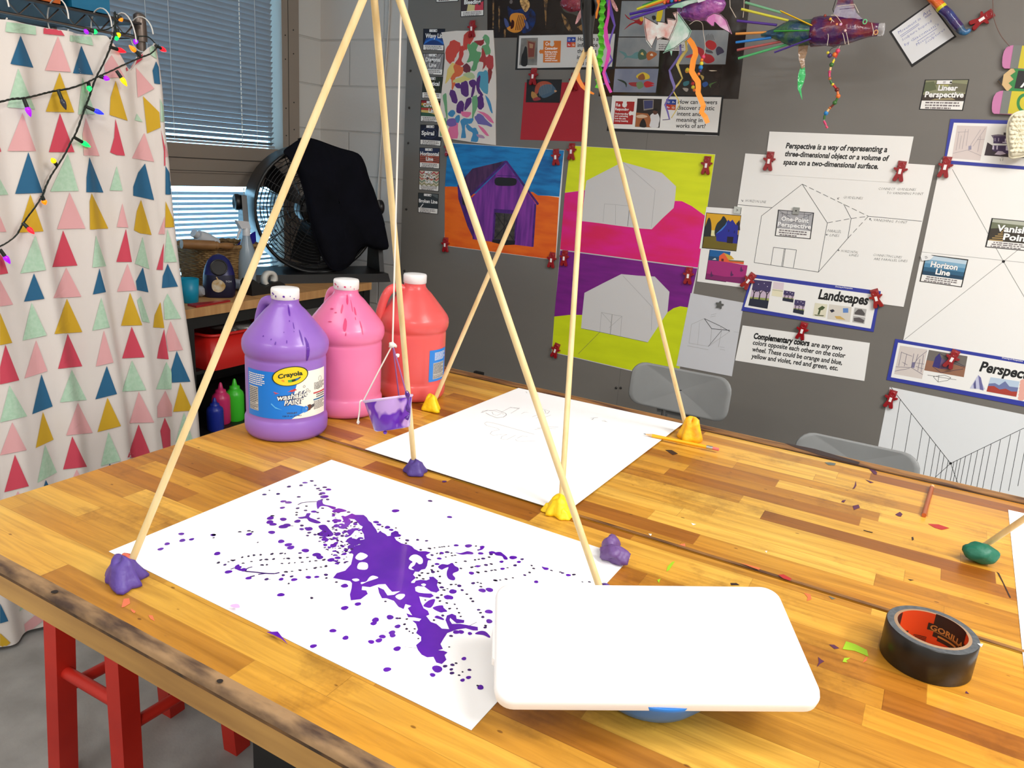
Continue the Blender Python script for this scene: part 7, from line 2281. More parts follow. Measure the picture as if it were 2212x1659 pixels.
mb = MB()
vp = Z8((2057, 997))[0]
for a in (Z8((1670, 300), (2057, 997)), Z8((2057, 997), (1305, 1590)), Z8((2057, 997), (2480, 1720)), Z8((2057, 997), (2500, 640)), Z8((1437, 925), (2500, 1035))):
 WALL.line(mb, a, 0.9, LNL if a[0][0] < 1995 else mat('grey ruled line', (130, 130, 128), 0.7), 2.8)
WALL.disc(mb, vp[0], vp[1], 3.0, INK, 3.2, 12)
mb.build('ruled_lines', t)
vocab(Z8((1968, 668), (2360, 705), (2310, 925), (1918, 888)), .76, 'vanishing', [('Vanishing', .14, .42, 1.0, 13), ('Point', .30, .69, .82, 13)], 'Vanishing Point card with railway track, cut by right picture edge', 4.2, False, True, 22, 2.9)
hc = vocab(Z8((1468, 942), (1792, 982), (1742, 1192), (1422, 1148)), .74, 'horizon', [('Horizon', .17, .42, .80, 11.5), ('Line', .32, .66, .66, 11.5)], 'Horizon Line card showing blue sea', 4.2, False, True, 23, 2.9)
mb = MB()
mb.prism([WALL.p(x, y, 12) for x, y in Z8((1430, 955), (1478, 935), (1530, 958), (1500, 985), (1440, 992))], V((0, 0.003, 0)), CLIPW)
WALL.line(mb, Z8((1462, 962), (1480, 958)), 0.9, INK, 12.4)
WALL.line(mb, Z8((1465, 972), (1485, 968)), 0.9, INK, 12.4)
mb.build('label_magnet', hc)
def banner(label, outer, inner, pics, title, small, l, under):
 t = wsheet('topic_banner', outer, label, 'banner', l, BLU, 'blue bordered topic banners', under, 'border')
 mb = MB()
 WALL.poly(mb, inner, W_, l + 0.3)
 mb.build('panel', t)
 for fn in pics:
  mb = MB()
  fn(mb, l + 0.6)
  mb.build('picture', t)
 mb = MB()
 for s, p0, p1, h, m_, b in title:
  WALL.text(mb, s, p0, p1, h, m_, l + 0.7, b, 0.10, 4)
 mb.build('lettering', t)
 return t
def trees(q, tone=1.0):
 def fn(mb, l):
  f = qf(q)
  def pl(c, *uv):
   WALL.poly(mb, [f(*p) for p in uv], pm(tuple(int(min(255, x * tone)) for x in c)), l)
  nonlocal_l = l
  WALL.poly(mb, [f(0, 0), f(1, 0), f(1, 1), f(0, 1)], pm((200, 180, 200)), l)
  WALL.poly(mb, [f(0, 0), f(1, 0), f(1, .36), f(.8, .42), f(.55, .36), f(.3, .44), f(0, .38)], pm((66, 56, 100)), l + .2)
  WALL.poly(mb, [f(0, .66), f(1, .62), f(1, .74), f(0, .74)], pm((150, 160, 90)), l + .2)
  WALL.poly(mb, [f(0, .72), f(1, .70), f(1, 1), f(0, 1)], pm((34, 40, 58)), l + .3)
  for u in (.16, .48, .84):
   WALL.poly(mb, [f(u - .03, .72), f(u - .02, .5), f(u - .12, .36), f(u - .08, .36), f(u, .46), f(u + .1, .36), f(u + .13, .37), f(u + .03, .5), f(u + .04, .72)], pm((46, 34, 46)), l + .4)
  for u, v in ((.3, .15), (.6, .1), (.8, .2)):
   WALL.disc(mb, *f(u, v), 1.0, pm((210, 206, 222)), l + .5, 7)
 return fn
def flat(q, cols, lines=()):
 def fn(mb, l):
  f = qf(q)
  for k, (c, uv) in enumerate(cols):
   WALL.poly(mb, [f(*p) for p in uv], pm(c), l + 0.1 * k)
  for a, w_, c in lines:
   WALL.line(mb, [f(*p) for p in a], w_, pm(c), l + 1.5)
 return fn
FULL = ((0, 0), (1, 0), (1, 1), (0, 1))
banner('blue bordered Landscapes banner below the house poster', Z8((150, 1092), (1130, 1222), (1075, 1530), (75, 1368)), Z8((165, 1122), (1105, 1250), (1053, 1505), (97, 1340)), [
 trees(Z8((170, 1135), (307, 1148), (272, 1355), (127, 1330))),
 flat(Z8((318, 1150), (398, 1160), (385, 1268), (303, 1255)), [((222, 206, 214), FULL), ((232, 226, 196), ((0, .5), (1, .5), (1, 1), (0, 1))), ((170, 170, 150), ((0, .56), (1, .56), (1, .6), (0, .6)))]),
 trees(Z8((398, 1215), (478, 1228), (467, 1308), (385, 1293))), trees(Z8((480, 1285), (560, 1295), (545, 1400), (465, 1382))),
 flat(Z8((632, 1310), (727, 1322), (710, 1420), (615, 1408)), [((224, 220, 196), FULL), ((70, 84, 50), ((.35, .85), (.4, .5), (.3, .4), (.6, .15), (.85, .25), (.7, .45), (.55, .5), (.5, .85))), ((90, 96, 66), ((.1, .88), (.9, .86), (.8, .94), (.15, .95)))]),
 flat(Z8((740, 1320), (910, 1342), (895, 1455), (725, 1430)), [((216, 210, 200), FULL), ((30, 32, 50), ((.05, .4), (.2, .3), (.28, .42), (.15, .55))), ((96, 136, 200), ((.62, .15), (.85, .1), (.88, .4), (.65, .45))), ((206, 170, 96), ((.3, .75), (.55, .7), (.8, .9), (.4, .92)))]),
 flat(Z8((932, 1345), (1022, 1358), (1005, 1470), (915, 1455)), [((180, 178, 176), FULL), ((84, 80, 80), ((.05, .35), (.3, .08), (.6, .05), (.92, .3), (.9, .45), (.1, .45))), ((236, 234, 232), ((0, .5), (1, .5), (1, .56), (0, .56))), ((92, 86, 88), ((.05, .7), (.5, .62), (.95, .75), (.9, .95), (.1, .92)))]),
], [('Landscapes', (1767, 645), (1873.5, 658.5), 20, INK, 0.035), ('Drawing & Perspective', *Z8((785, 1190), (915, 1206)), 2.6, TXW, 0.02)], None, 6.2, 4.8)
Z5 = zp((1700, 640), 4.32)
def street(mb, l):
 q = Z5((1055, 460), (1310, 497), (1260, 772), (1000, 725))
 f = qf(q)
 WALL.poly(mb, q, pm((214, 204, 198)), l)
 c = pm((120, 112, 130))
 for a in (((0, .75), (.55, .68), (1, .85)), ((.55, .68), (.75, .3), (1, .05)), ((.55, .68), (.55, .2)), ((.65, .6), (.7, .2)), ((.1, .2), (.1, .7)), ((.3, .25), (.3, .68)), ((.1, .22), (.5, .3)), ((.8, .35), (.8, .75)), ((.9, .2), (.92, .78)), ((.2, .55), (.4, .62)), ((0, .9), (.5, .72)), ((.7, .62), (.98, .66)), ((.7, .5), (.98, .5))):
  WALL.line(mb, [f(*p) for p in a], 0.9, c, l + .4)
 WALL.poly(mb, [f(.55, .5), f(.66, .48), f(.66, .68), f(.55, .68)], pm((120, 116, 150)), l + .2)
def colour_house(mb, l):
 q = Z5((1325, 500), (1685, 560), (1650, 755), (1280, 690))
 f = qf(q)
 WALL.poly(mb, q, pm((150, 106, 82)), l)
 WALL.poly(mb, [f(0, 0), f(1, 0), f(1, .5), f(0, .5)], pm((112, 106, 100)), l + .1)
 WALL.poly(mb, [f(.18, .75), f(.2, .3), f(.28, .08), f(.36, .3), f(.36, .8)], pm((56, 50, 120)), l + .3)
 WALL.poly(mb, [f(.36, .8), f(.36, .3), f(.62, .4), f(.62, .75)], pm((110, 84, 120)), l + .3)
 for a in (((.18, .75), (.42, .98), (.95, .62)), ((.62, .4), (.98, .55)), ((.28, .08), (.98, .5))):
  WALL.line(mb, [f(*p) for p in a], 0.9, pm((50, 40, 70)), l + .6)
def diamond(mb, l):
 for a in (((1312, 735), (1580, 780)), ((1365, 750), (1410, 800), (1500, 785), (1530, 760), (1470, 735), (1365, 750)), ((1418, 735), (1410, 800))):
  WALL.line(mb, Z5(*a), 0.8, LNE, l)
def mountain(mb, l):
 WALL.poly(mb, Z5((1705, 860), (1785, 735), (1850, 870)), pm((196, 198, 224)), l)
 WALL.poly(mb, Z5((1785, 735), (1810, 760), (1835, 880), (1800, 870)), pm((110, 108, 160)), l + .2)
 WALL.poly(mb, Z5((1740, 820), (1760, 780), (1765, 862), (1745, 862)), pm((90, 90, 140)), l + .2)
def redhills(mb, l):
 q = Z5((1900, 755), (2170, 795), (2140, 938), (1862, 888))
 f = qf(q)
 WALL.poly(mb, q, pm((186, 204, 224)), l)
 WALL.poly(mb, [f(0, .45), f(.2, .35), f(.35, .45), f(.52, .12), (f(.7, .42)), f(1, .4), f(1, 1), f(0, 1)], pm((110, 120, 166)), l + .2)
 WALL.poly(mb, [f(0, .62), f(.2, .55), f(.4, .72), f(.6, .6), f(.8, .72), f(1, .66), f(1, 1), f(0, 1)], pm((172, 62, 50)), l + .4)
def circles(mb, l):
 for k in range(6):
  WALL.disc(mb, *Z5((2205 - k * 4, 800 + k * 30))[0], 6, pm((232, 172, 158)), l, 12)
banner('blue bordered Perspective banner near the right picture edge', [(1934, 732), (2360, 804), (2345, 904), (1915, 820.6)], [(1940, 740), (2352, 810.5), (2338, 890), (1924.5, 814.8)],
 [street, colour_house, diamond, mountain, redhills, circles], [('Perspective', (2115, 801), (2252, 825), 21, INK, 0.035), ('Drawing & Perspective', *Z5((2005, 578), (2200, 612)), 2.6, TXW, 0.02)], None, 4.4, 2.9)
def street2(mb, l):
 Zt = zp((2040, 240), 12.76)
 q = Zt((350, 395), (1185, 420), (985, 1365), (205, 1300))
 f = qf(q)
 WALL.poly(mb, q, pm((216, 204, 200)), l)
 c = pm((170, 160, 166))
 for a in (((0, .85), (.5, .72), (1, .86)), ((.55, .6), (.8, .1)), ((.65, .6), (.95, .05)), ((.3, .1), (.3, .7)), ((.4, .1), (.42, .6)), ((.1, .2), (.1, .75)), ((.05, .2), (.4, .18)), ((.2, .3), (.2, .7)), ((.85, .3), (.85, .75)), ((.75, .4), (1, .38))):
  WALL.line(mb, [f(*p) for p in a], 0.8, c, l + .3)
 WALL.poly(mb, [f(.5, .6), f(.6, .58), f(.62, .7), f(.52, .72)], pm((150, 146, 170)), l + .2)
def house2(mb, l):
 Zt = zp((2040, 240), 12.76)
 D = pm((74, 56, 96))
 K = pm((60, 50, 58))
 WALL.poly(mb, Zt((1185, 860), (1330, 950), (1330, 1100), (1780, 1080), (1780, 1270), (1100, 1220)), K, l)
 WALL.poly(mb, Zt((1285, 665), (1480, 640), (1720, 660), (1740, 690), (1400, 690), (1360, 770)), pm((120, 110, 126)), l + .1)
 WALL.poly(mb, Zt((1360, 690), (1740, 690), (1760, 900), (1350, 890)), D, l + .1)
 WALL.poly(mb, Zt((1335, 890), (1770, 905), (1770, 945), (1335, 940)), TXW, l + .3)
 WALL.poly(mb, Zt((1330, 945), (1770, 950), (1780, 1180), (1330, 1100)), D, l + .1)
 for p in (((1330, 950), (1370, 950), (1370, 1060), (1315, 1055)), ((1440, 955), (1475, 955), (1465, 1062), (1432, 1060)), ((1700, 960), (1780, 960), (1780, 1090), (1690, 1080)), ((1390, 740), (1405, 740), (1405, 830), (1390, 828)), ((1490, 740), (1505, 740), (1500, 835), (1485, 832)), ((1600, 850), (1750, 855), (1750, 880), (1600, 875)), ((1670, 760), (1700, 760), (1695, 860), (1665, 860))):
  WALL.poly(mb, Zt(*p), pm((224, 214, 236)), l + .3)
 WALL.poly(mb, Zt((1380, 1190), (1480, 1100), (1600, 1110), (1700, 1180), (1540, 1210)), pm((200, 186, 206)), l + .4)
 WALL.poly(mb, Zt((1635, 590), (1715, 595), (1712, 665), (1630, 655)), K, l + .3)
def tree2(mb, l):
 Zt = zp((2040, 240), 12.76)
 WALL.poly(mb, Zt((1850, 1270), (1960, 1180), (2040, 1080), (2120, 1100), (2350, 1050), (2350, 1300)), pm((50, 44, 46)), l)
def doodle(mb, l):
 Zt = zp((2040, 240), 12.76)
 WALL.line(mb, Zt((1535, 1310), (1545, 1380)), 1.0, LNL, l)
 WALL.line(mb, Zt((1620, 1300), (1605, 1375)), 1.0, LNL, l)
 WALL.line(mb, Zt((1570, 1280), (1640, 1270)), 0.8, LNL, l)
banner('blue bordered sample banner with a purple house photo, top right', [(2053, 257), (2340, 264), (2330, 375), (2038, 353)], [(2060.5, 265), (2335, 272), (2325, 368), (2044, 346)], [street2, house2, tree2, doodle], [], None, 5.2, 2.9)
t = wsheet('definition_strip', [(1604, 703), (1879, 741), (1867, 823), (1588, 778.7)], 'white strip defining complementary colors, under the Landscapes banner', 'sign', 3.6, W_, 'white definition strips', 0)
mb = MB()
WALL.text(mb, 'Complementary colors', (1627, 731), (1747.5, 747.5), 12, INK, 4.0, 0.05, 0.10, 3)
WALL.text(mb, 'are any two', (1752, 748), (1818.5, 757), 10.5, INK, 4.0, 0.026, 0.10, 3)
for s, p0, p1 in (('colors opposite each other on the color', (1625.6, 744), (1825, 773)), ('wheel. These could be orange and blue,', (1624, 758.5), (1818.5, 788)), ('yellow and violet, red and green, etc.', (1622.7, 773), (1810, 800.5))):
 WALL.text(mb, s, p0, p1, 9.8, INK, 4.0, 0.026, 0.10, 3)
mb.build('lettering', t)
t = wsheet('perspective_poster', [(1922, 836), (2370, 928), (2330, 1150), (1878, 1060)], 'white poster of upright stripes converging on a point behind the table edge', 'poster', 1.4, mat('cool white paper', (226, 229, 231), 0.7))
mb = MB()
vp = (2053.5, 1001)
A0, B0 = Z5((968, 848))[0], Z5((2340, 1168))[0]
ln = mat('dark ruled line', (44, 46, 48), 0.7)
WALL.line(mb, [A0, vp], 1.1, ln, 1.8)
WALL.line(mb, [vp, B0], 1.1, ln, 1.8)
WALL.line(mb, [vp, (2008, 1042)], 1.0, ln, 1.8)
WALL.line(mb, [vp, (2086, 1090)], 1.0, ln, 1.8)
for x, y in ((1057, 965), (1160, 1092), (1265, 1225), (1333, 1312), (1387, 1378), (1430, 1432), (1467, 1480), (1505, 1530)):
 a = Z5((x, y))[0]
 WALL.line(mb, [a, (a[0] - 26, a[1] + 155)], 1.0, ln, 1.8)
for x, y in ((1558, 1545), (1590, 1530), (1622, 1515), (1667, 1490), (1723, 1462), (1780, 1440), (1843, 1410), (1905, 1380), (1992, 1340), (2087, 1295), (2175, 1255), (2262, 1210), (2330, 1175)):
 a = Z5((x, y))[0]
 WALL.line(mb, [a, (a[0] - 25, a[1] + 130)], 1.0, ln, 1.8)
WALL.disc(mb, vp[0], vp[1], 2.8, INK, 2.2, 12)
mb.build('ruled_lines', t)
ZM = zp((1820, 0), 5.643)
q = ZM((1075, 25), (1390, 447), (845, 820), (568, 385))
t = wsheet('handwritten_card', [q[3], q[0], q[1], q[2]], 'tilted black edged card with blue handwriting about Movement in Art', 'card', 3.0, INK)
mb = MB()
WALL.poly(mb, ZM((1070, 50), (1360, 440), (848, 780), (600, 390)), mat('glossy white card', (226, 228, 232), 0.12), 3.4)
mb.build('card_face', t)
mb = MB()
PEN = mat('blue handwriting', (70, 84, 170), 0.5)
for s, p0, p1, h in (('Movement in', (685, 418), (955, 238), 6.5), ('Art', (985, 205), (1078, 140), 7), ('Sculpture Inspired', (730, 502), (1085, 268), 5.2), ('by Giacometti\'s', (760, 562), (1175, 305), 5.6), ('Movement', (905, 560), (1130, 412), 5.2), ('Sculptures', (1015, 535), (1250, 365), 5)):
 (x0, y0), (x1, y1) = ZM(p0, p1)
 WALL.text(mb, s, (x0, y0), (x1, y1), h, PEN, 3.8, -0.01, 0.2, 1)
for a in (((700, 440), (930, 285)), ((712, 455), (935, 300)), ((1000, 212), (1080, 158)), ((1005, 222), (1085, 168)), ((910, 505), (1150, 345))):
 WALL.line(mb, ZM(*a), 0.8, PEN, 3.8)
mb.build('handwriting', t)
ZA = zp((2012, 100), 11.06)
PK, SIL, YEL, GRN, TAN, BKL = (mat('eraser pink board', (200, 124, 172), .5), mat('silver band board', (122, 126, 122), .4), mat('yellow board', (214, 198, 50), .5), mat('green board', (50, 138, 72), .5), mat('pencil tip tan', (214, 182, 130), .5), mat('black board', (34, 32, 34), .5))
t = thing('alphabet_sign', WALL.p(2180, 180), 'stack of pencil shaped alphabet boards cut by the right picture edge', 'sign')
def pboard(nm, pts, mt, th=0.012, l=0.0):
 mb = MB()
 mb.prism([WALL.p(*p) + V((0, -th, 0)) for p in pts], V((0, th * 0.98, 0)), mt)
 return mb.build(nm, t)
def pface(mb, mt, pts, l):
 mb.poly([WALL.p(*p) + V((0, -0.0122 - 0.0004 * l, 0)) for p in pts], mt)
for nm, dy, dx in (('yellow_pencil', 0, 0), ('yellow_pencil', 1080, -245)):
 pb = pboard(nm, ZA((1950 + dx, -10 + dy), (1880 + dx, 0 + dy), (1790 + dx, 40 + dy), (1730 + dx, 130 + dy), (1695 + dx, 260 + dy), (1685 + dx, 400 + dy), (1692 + dx, 490 + dy), (1735 + dx, 540 + dy), (1870 + dx, 545 + dy), (3000, 600 + dy), (3060, 40 + dy)), PK)
 mb = MB()
 pface(mb, SIL, ZA((1960 + dx, -10 + dy), (2200 + dx, 0 + dy), (2070 + dx, 545 + dy), (1870 + dx, 540 + dy)), 1)
 pface(mb, YEL, ZA((2160 + dx, 0 + dy), (3060, 40 + dy), (3000, 600 + dy), (2060 + dx, 535 + dy)), 1.5)
 if dy:
  ring = [ZA((2190 + 200 * math.cos(a) + 40, 1370 + 235 * math.sin(a)))[0] for a in [2 * PI * k / 30 for k in range(8, 27)]]
  rin = [ZA((2190 + 130 * math.cos(a) + 40, 1370 + 160 * math.sin(a)))[0] for a in [2 * PI * k / 30 for k in range(8, 27)]]
  pface(mb, GRN, ring + list(reversed(rin)), 2.2)
 mb.build('painted_band', pb)
pb = pboard('green_pencil', ZA((1590, 820), (1720, 690), (1900, 540), (3060, 600), (3000, 1150), (1790, 1070), (1680, 930)), TAN)
mb = MB()
pface(mb, GRN, ZA((1960, 545), (3060, 600), (3000, 1150), (1830, 1075), (1925, 980), (1840, 890), (1960, 800), (1880, 710), (2005, 620)), 1)
pface(mb, BKL, ZA((2070, 592), (3040, 650), (2980, 1080), (1975, 1015)), 1.6)
pface(mb, BKL, ZA((1590, 820), (1720, 690), (1680, 930)), 1.6)
p0, p1 = ZA((2105, 995), (2480, 1010))
a_, b_ = [WALL.p(*p) + V((0, -0.0134, 0)) for p in (p0, p1)]
e = (b_ - a_).normalized()
mb.text('A', a_, b_, V((0, 0, 1)) * (31 * depth(a_) / FPX) + e * 0.004, TXW, 0.0, 3)
mb.build('painted_band', pb)
M_cro = mat('cream crochet yarn', (246, 240, 214), 0.85)
pts = [(2233, 330), (2205, 338), (2183, 340), (2181, 325), (2178, 312), (2176, 296), (2177, 275), (2182, 256), (2192, 246), (2208, 241), (2232, 242), (2260, 255), (2262, 300)]
out = smooth_closed(pts, 4)
yc_ = YB - 0.05
F3 = [yat(x, y, yc_) for x, y in out]
cen = sum(F3, V()) / len(F3)
mb = MB()
rws = []
for f, dy in ((0.9, 0.012), (1.0, 0.0), (0.93, -0.010), (0.8, -0.013), (0.6, -0.014), (0.4, -0.015), (0.2, -0.015), (0.02, -0.015)):
 row = []
 for i, p in enumerate(F3):
  q = cen + (p - cen) * f
  row.append(q + V((0, dy + (0.0028 * math.sin(i * 1.9 + f * 31) if f < .95 else 0), 0)))
 rws.append(row)
mb.grid(rws, M_cro, True, cu=True)
mb.poly(rws[0], M_cro)
k = 0
for iy in range(9):
 for ix in range(5):
  x, y = 2186 + ix * 9 + (iy % 2) * 4, 250 + iy * 9.5
  if inside((x, y), out):
   c_ = yat(x, y, yc_ - 0.0145)
   mb.ball(c_, (0.0075, 0.003, 0.0045), M_cro, 8, 5)
t = thing('crochet_leaf', cen, 'cream crochet leaf shape in front of the top right banner', 'crochet')
mb.build('knitted_body', t)
mb = MB()
ring = [p for p in F3]
mb.tube(ring + [ring[0]], 0.004, M_cro, 6, cap=False)
mb.build('edge_cord', t)
mb = MB()
mb.tube([yat(2215, 243, yc_), yat(2214, 100, yc_ + 0.02), yat(2213, -80, yc_ + 0.03)], 0.0008, M_str, 5)
mb.build('hanging_thread', t)
M_rc = mat('red clip plastic', (150, 16, 26), 0.18, trans=0.0, coat=0.6)
M_cl = mat('clear clip plate', (150, 60, 62), 0.2)
M_lbl = mat('white clip label', (246, 240, 240), 0.4)
H = [(0, .50), (.10, .485), (.165, .43), (.19, .35), (.17, .27), (.14, .225), (.20, .20), (.27, .215), (.32, .20), (.335, .15), (.30, .10), (.235, .075), (.165, .06), (.15, -.03), (.18, -.15), (.235, -.30), (.255, -.40), (.22, -.455), (.14, -.47), (.06, -.44), (.03, -.33), (0, -.25)]
outline = H + [(-x, y) for x, y in reversed(H[1:-1])]
clip0 = thing('magnet_clip', (0, 0, 0), 'clip', 'clip', 'red person shaped magnet clips on the board')
mb = MB()
SC = 0.066
rows_ = []
for f, y in ((1.0, 0.0), (1.02, -0.002), (1.0, -0.0055), (0.93, -0.0075)):
 rows_.append([V((x * SC * f, y - 0.003, z * SC * f + (0.0 if f == 1 else 0))) for x, z in outline])
mb.grid(rows_, M_rc, True, cu=True)
mb.poly(rows_[-1], M_rc)
mb.lathe([(0.0055, 0), (0.0072, 0.0016), (0.0088, 0)], M_rc, V((0, -0.0103, 0.34 * SC)), Matrix.Rotation(PI / 2, 3, 'X'), 18, capb=False, capt=False)
mb.build('figure', clip0)
mb = MB()
mb.box((-0.013, -0.003, 0.0), (0.013, 0.0, 0.036), M_cl)
mb.build('back_plate', clip0)
mb = MB()
mb.box((-0.0042, -0.0116, -0.006), (0.0042, -0.0105, 0.010), M_lbl)
mb.build('label', clip0)
CL = [(1021, 64, 0, 'red clip at the top of the watercolour sheet', 9), (1153, 167, 3, 'red clip over the small fish print', 4), (1241, 178, 0, 'red clip on the red paper right corner, half hidden by orange ribbon', 4),
 (969.6, 322, 0, 'red clip on the upper left corner of the purple barn painting', 4), (1202, 341, -4, 'red clip on the upper right corner of the purple barn painting', 4), (963.5, 530, 0, 'red clip on the lower left corner of the purple barn painting', 4),
 (1192.5, 563, 5, 'red clip on the lower right corner of the purple barn painting', 4), (1235.5, 329, 0, 'red clip on the upper left corner of the lemon barn sheet', 4), (1526.5, 359, 3, 'red clip on the upper right corner of the lemon barn sheet', 4),
 (1220, 559, 2, 'red clip where lemon and purple barn sheets meet, left side', 4), (1487.5, 597, 2, 'red clip on the right side of the purple and lime barn sheet', 4), (1200.5, 758, 16, 'red clip on the lower left corner of the lime barn sheet', 4),
 (1661.5, 350, 4, 'red clip on the left end of the perspective definition strip', 8), (1944, 372, 6, 'red clip on the right end of the perspective definition strip', 8), (2041, 363, 6, 'red clip on the corner of the vanishing point poster', 7),
 (1616.5, 608, 32, 'red clip tilted on the left corner of the Landscapes banner', 8), (1893.5, 646, -22, 'red clip tilted on the right end of the Landscapes banner', 8), (1732.5, 716, 10, 'red clip on the complementary colors strip', 5),
 (2055, 777, 18, 'red clip on the colour house picture of the Perspective banner', 7), (1923.5, 863, 10, 'red clip on the corner of the striped poster', 4), (2119, 44, 55, 'red clip lying sideways beside the rainbow tube', 6)]
for i, (x, y, ang, lab, l) in enumerate(CL):
 o = clip0 if i == 0 else copy_tree(clip0)
 o.location = WALL.p(x, y, l)
 o.rotation_euler = (0, math.radians(ang - 3), 0)
 o['label'] = lab
 o['group'] = 'red person shaped magnet clips on the board'
YF2 = 2.62
def hp(x, y, d=0.0):
 return yat(x, y, YF2 + d)
def zz(*pts, d=0.0):
 return [hp(x, y, d) for x, y in pts]
ZF = zp((1580, 0), 6.506)
M_fishm = mat('collaged dark fish wrap', (66, 24, 84), 0.25, col2=(112, 34, 52), scale=(26, 26, 26), lo=0.45, hi=0.6, bump=0.5, bscale=45, coat=0.4)
M_fisht = mat('collaged blue green wrap', (40, 70, 100), 0.25, col2=(70, 110, 70), scale=(34, 34, 34), lo=0.4, hi=0.6, bump=0.5, bscale=50, coat=0.4)
M_clrn = mat('clear bottle neck', (196, 196, 200), 0.15, trans=0.4)
fish = thing('bottle_fish', hp(1780, 70), 'hanging fish sculpture made of a dark purple collaged bottle with straws', 'sculpture')
A_, Bq = hp(*ZF((420, 480))[0]), hp(*ZF((2150, 410))[0])
axis = (Bq - A_)
Lf = axis.length
axn = axis.normalized()
upv = (V((0, 0, 1)) - axn * axn.z).normalized()
sd = axn.cross(upv)
FMx = Matrix((sd, upv, axn)).transposed()
pk = depth(A_) / FPX / 6.506      # metres per crop pixel at the fish
body_prof = [(0.0, .02), (28, .0), (40, .06), (52, .1), (110, .16), (160, .24), (165, .32), (160, .40)]
rndf = random.Random(4)
def fishlathe(prof, mt, name):
 mb = MB()
 rws = []
 for r, u in prof:
  row = []
  for k in range(24):
   a = 2 * PI * k / 24
   q = r * pk * (1 + 0.05 * math.sin(3 * a + u * 20) + 0.03 * math.sin(7 * a + u * 31))
   row.append(A_ + FMx @ V((q * math.cos(a), q * math.sin(a), u * Lf)))
  rws.append(row)
 mb.grid(rws, mt, True, cu=True)
 return mb.build(name, fish)
fishlathe([(0, -.005), (30, 0), (44, .05), (60, .1), (118, .18), (160, .24), (166, .32), (164, .40), (172, .45)], M_fisht, 'tail_section')
fishlathe([(150, .42), (186, .43), (190, .48), (180, .55), (182, .62), (168, .70), (150, .77), (118, .83), (92, .885), (84, .92), (78, .955), (0.1, .956)], M_fishm, 'bottle_body')
fishlathe([(74, .953), (80, .958), (76, .965), (82, .975), (76, .985), (80, .995), (60, 1.0), (0.1, 1.0)], M_clrn, 'bottle_neck')
mb = MB()
fin = [hp(x, y) for x, y in ZF((1440, 205), (1500, 40), (1510, -120), (1690, -120), (1720, 60), (1760, 190), (1850, 280), (1600, 330))]
mb.prism([p + V((0, -0.014, 0)) for p in fin], V((0, 0.028, 0)), M_fishm)
mb.build('dorsal_fin', fish)
straw = {'mint': (120, 180, 140), 'yellow': (220, 214, 70), 'purple': (84, 50, 150), 'orange': (226, 150, 70), 'blue': (40, 130, 214), 'rose': (176, 86, 84), 'green': (80, 176, 110)}
for n_s, p0, p1 in (('mint', (195, 35), (700, 180)), ('yellow', (140, 128), (800, 290)), ('purple', (80, 292), (640, 352)), ('orange', (60, 476), (520, 455)), ('blue', (62, 596), (560, 532)), ('rose', (80, 704), (770, 570)), ('green', (95, 822), (830, 610))):
 a_, b_ = zz(*ZF(p0, p1), d=-0.005)
 mb = MB()
 mb.tube([a_, b_], 0.0038, mat('straw ' + n_s, straw[n_s], .35), 10)
 mb.build('straw', fish)
for c_, p0, p1 in (((244, 196, 20), (690, 155), (1140, 365)), ((60, 170, 60), (600, 440), (1130, 430)), ((70, 40, 150), (605, 738), (1120, 545))):
 a_, b_ = zz(*ZF(p0, p1), d=-0.034)
 mb = MB()
 mb.tube([a_, b_], 0.0072, mat('craft stick %d' % c_[0], c_, .5), 12, flat=0.3)
 mb.build('craft_stick', fish)
M_thr = mat('pale thread', (222, 206, 190), .7)
mb = MB()
for path in (((1345, 640), (1362, 520), (1355, 430), (1410, 290), (1390, 255)), ((1390, 255), (1480, 350), (1560, 460), (1600, 620)), ((1400, 215), (1480, 230), (1600, 420), (1650, 630)), ((1490, 88), (1640, 70), (1730, 60)), ((1730, 60), (1790, 180)), ((1970, 320), (1995, 440), (1985, 500))):
 mb.tube(smooth_open(zz(*ZF(*path), d=-0.036), 4), 0.0009, M_thr, 5)
mb.build('wrapped_thread', fish)
mb = MB()
for x, y, c_ in ((1315, 220, (150, 60, 40)), (1390, 268, (236, 176, 60)), (1480, 345, (230, 150, 90)), (1535, 345, (226, 170, 214)), (1598, 430, (230, 190, 190))):
 mb.ball(hp(*ZF((x, y))[0], -0.037), 0.0042, mat('small bead %d %d %d' % c_, c_, .3), 10, 7)
mb.build('body_beads', fish)
mb = MB()
for (x, y), c_ in (((1875, 305), (110, 200, 140)), ((2030, 455), (206, 150, 100))):
 cq = hp(*ZF((x, y))[0], -0.03)
 mb.tube([cq + V((0.005 * math.cos(q), 0, 0.006 * math.sin(q))) for q in [2 * PI * k / 16 for k in range(17)]], 0.0018, mat('bead ring %d' % c_[0], c_, .3), 6, cap=False)
mb.build('bead_ring', fish)
beads = [((1495, 715), 'p'), ((1450, 768), 'o'), ((1356, 742), 'y'), ((1382, 782), 'n'), ((1408, 910), 'g'), ((1380, 1012), 'm'), ((1383, 1105), 'c'), ((1425, 1188), 'y'), ((1484, 1262), 'd'), ((1500, 1352), 'o'), ((1452, 1445), 'g'), ((1384, 1518), 'c'), ((1330, 1592), 'b')]
tubes = [((1490, 750), (1460, 810), 'r'), ((1445, 835), (1420, 890), 'y'), ((1395, 945), (1385, 990), 'l'), ((1378, 1025), (1378, 1080), 'm'), ((1390, 1130), (1415, 1180), 'g'), ((1430, 1190), (1470, 1240), 'r'), ((1490, 1285), (1500, 1340), 'o'), ((1495, 1370), (1470, 1420), 'g'), ((1440, 1465), (1395, 1510), 'd'), ((1370, 1530), (1345, 1570), 'l'), ((1310, 1620), (1305, 1680), 'g'), ((1300, 1700), (1330, 1760), 'm'), ((1330, 1770), (1350, 1800), 'p')]
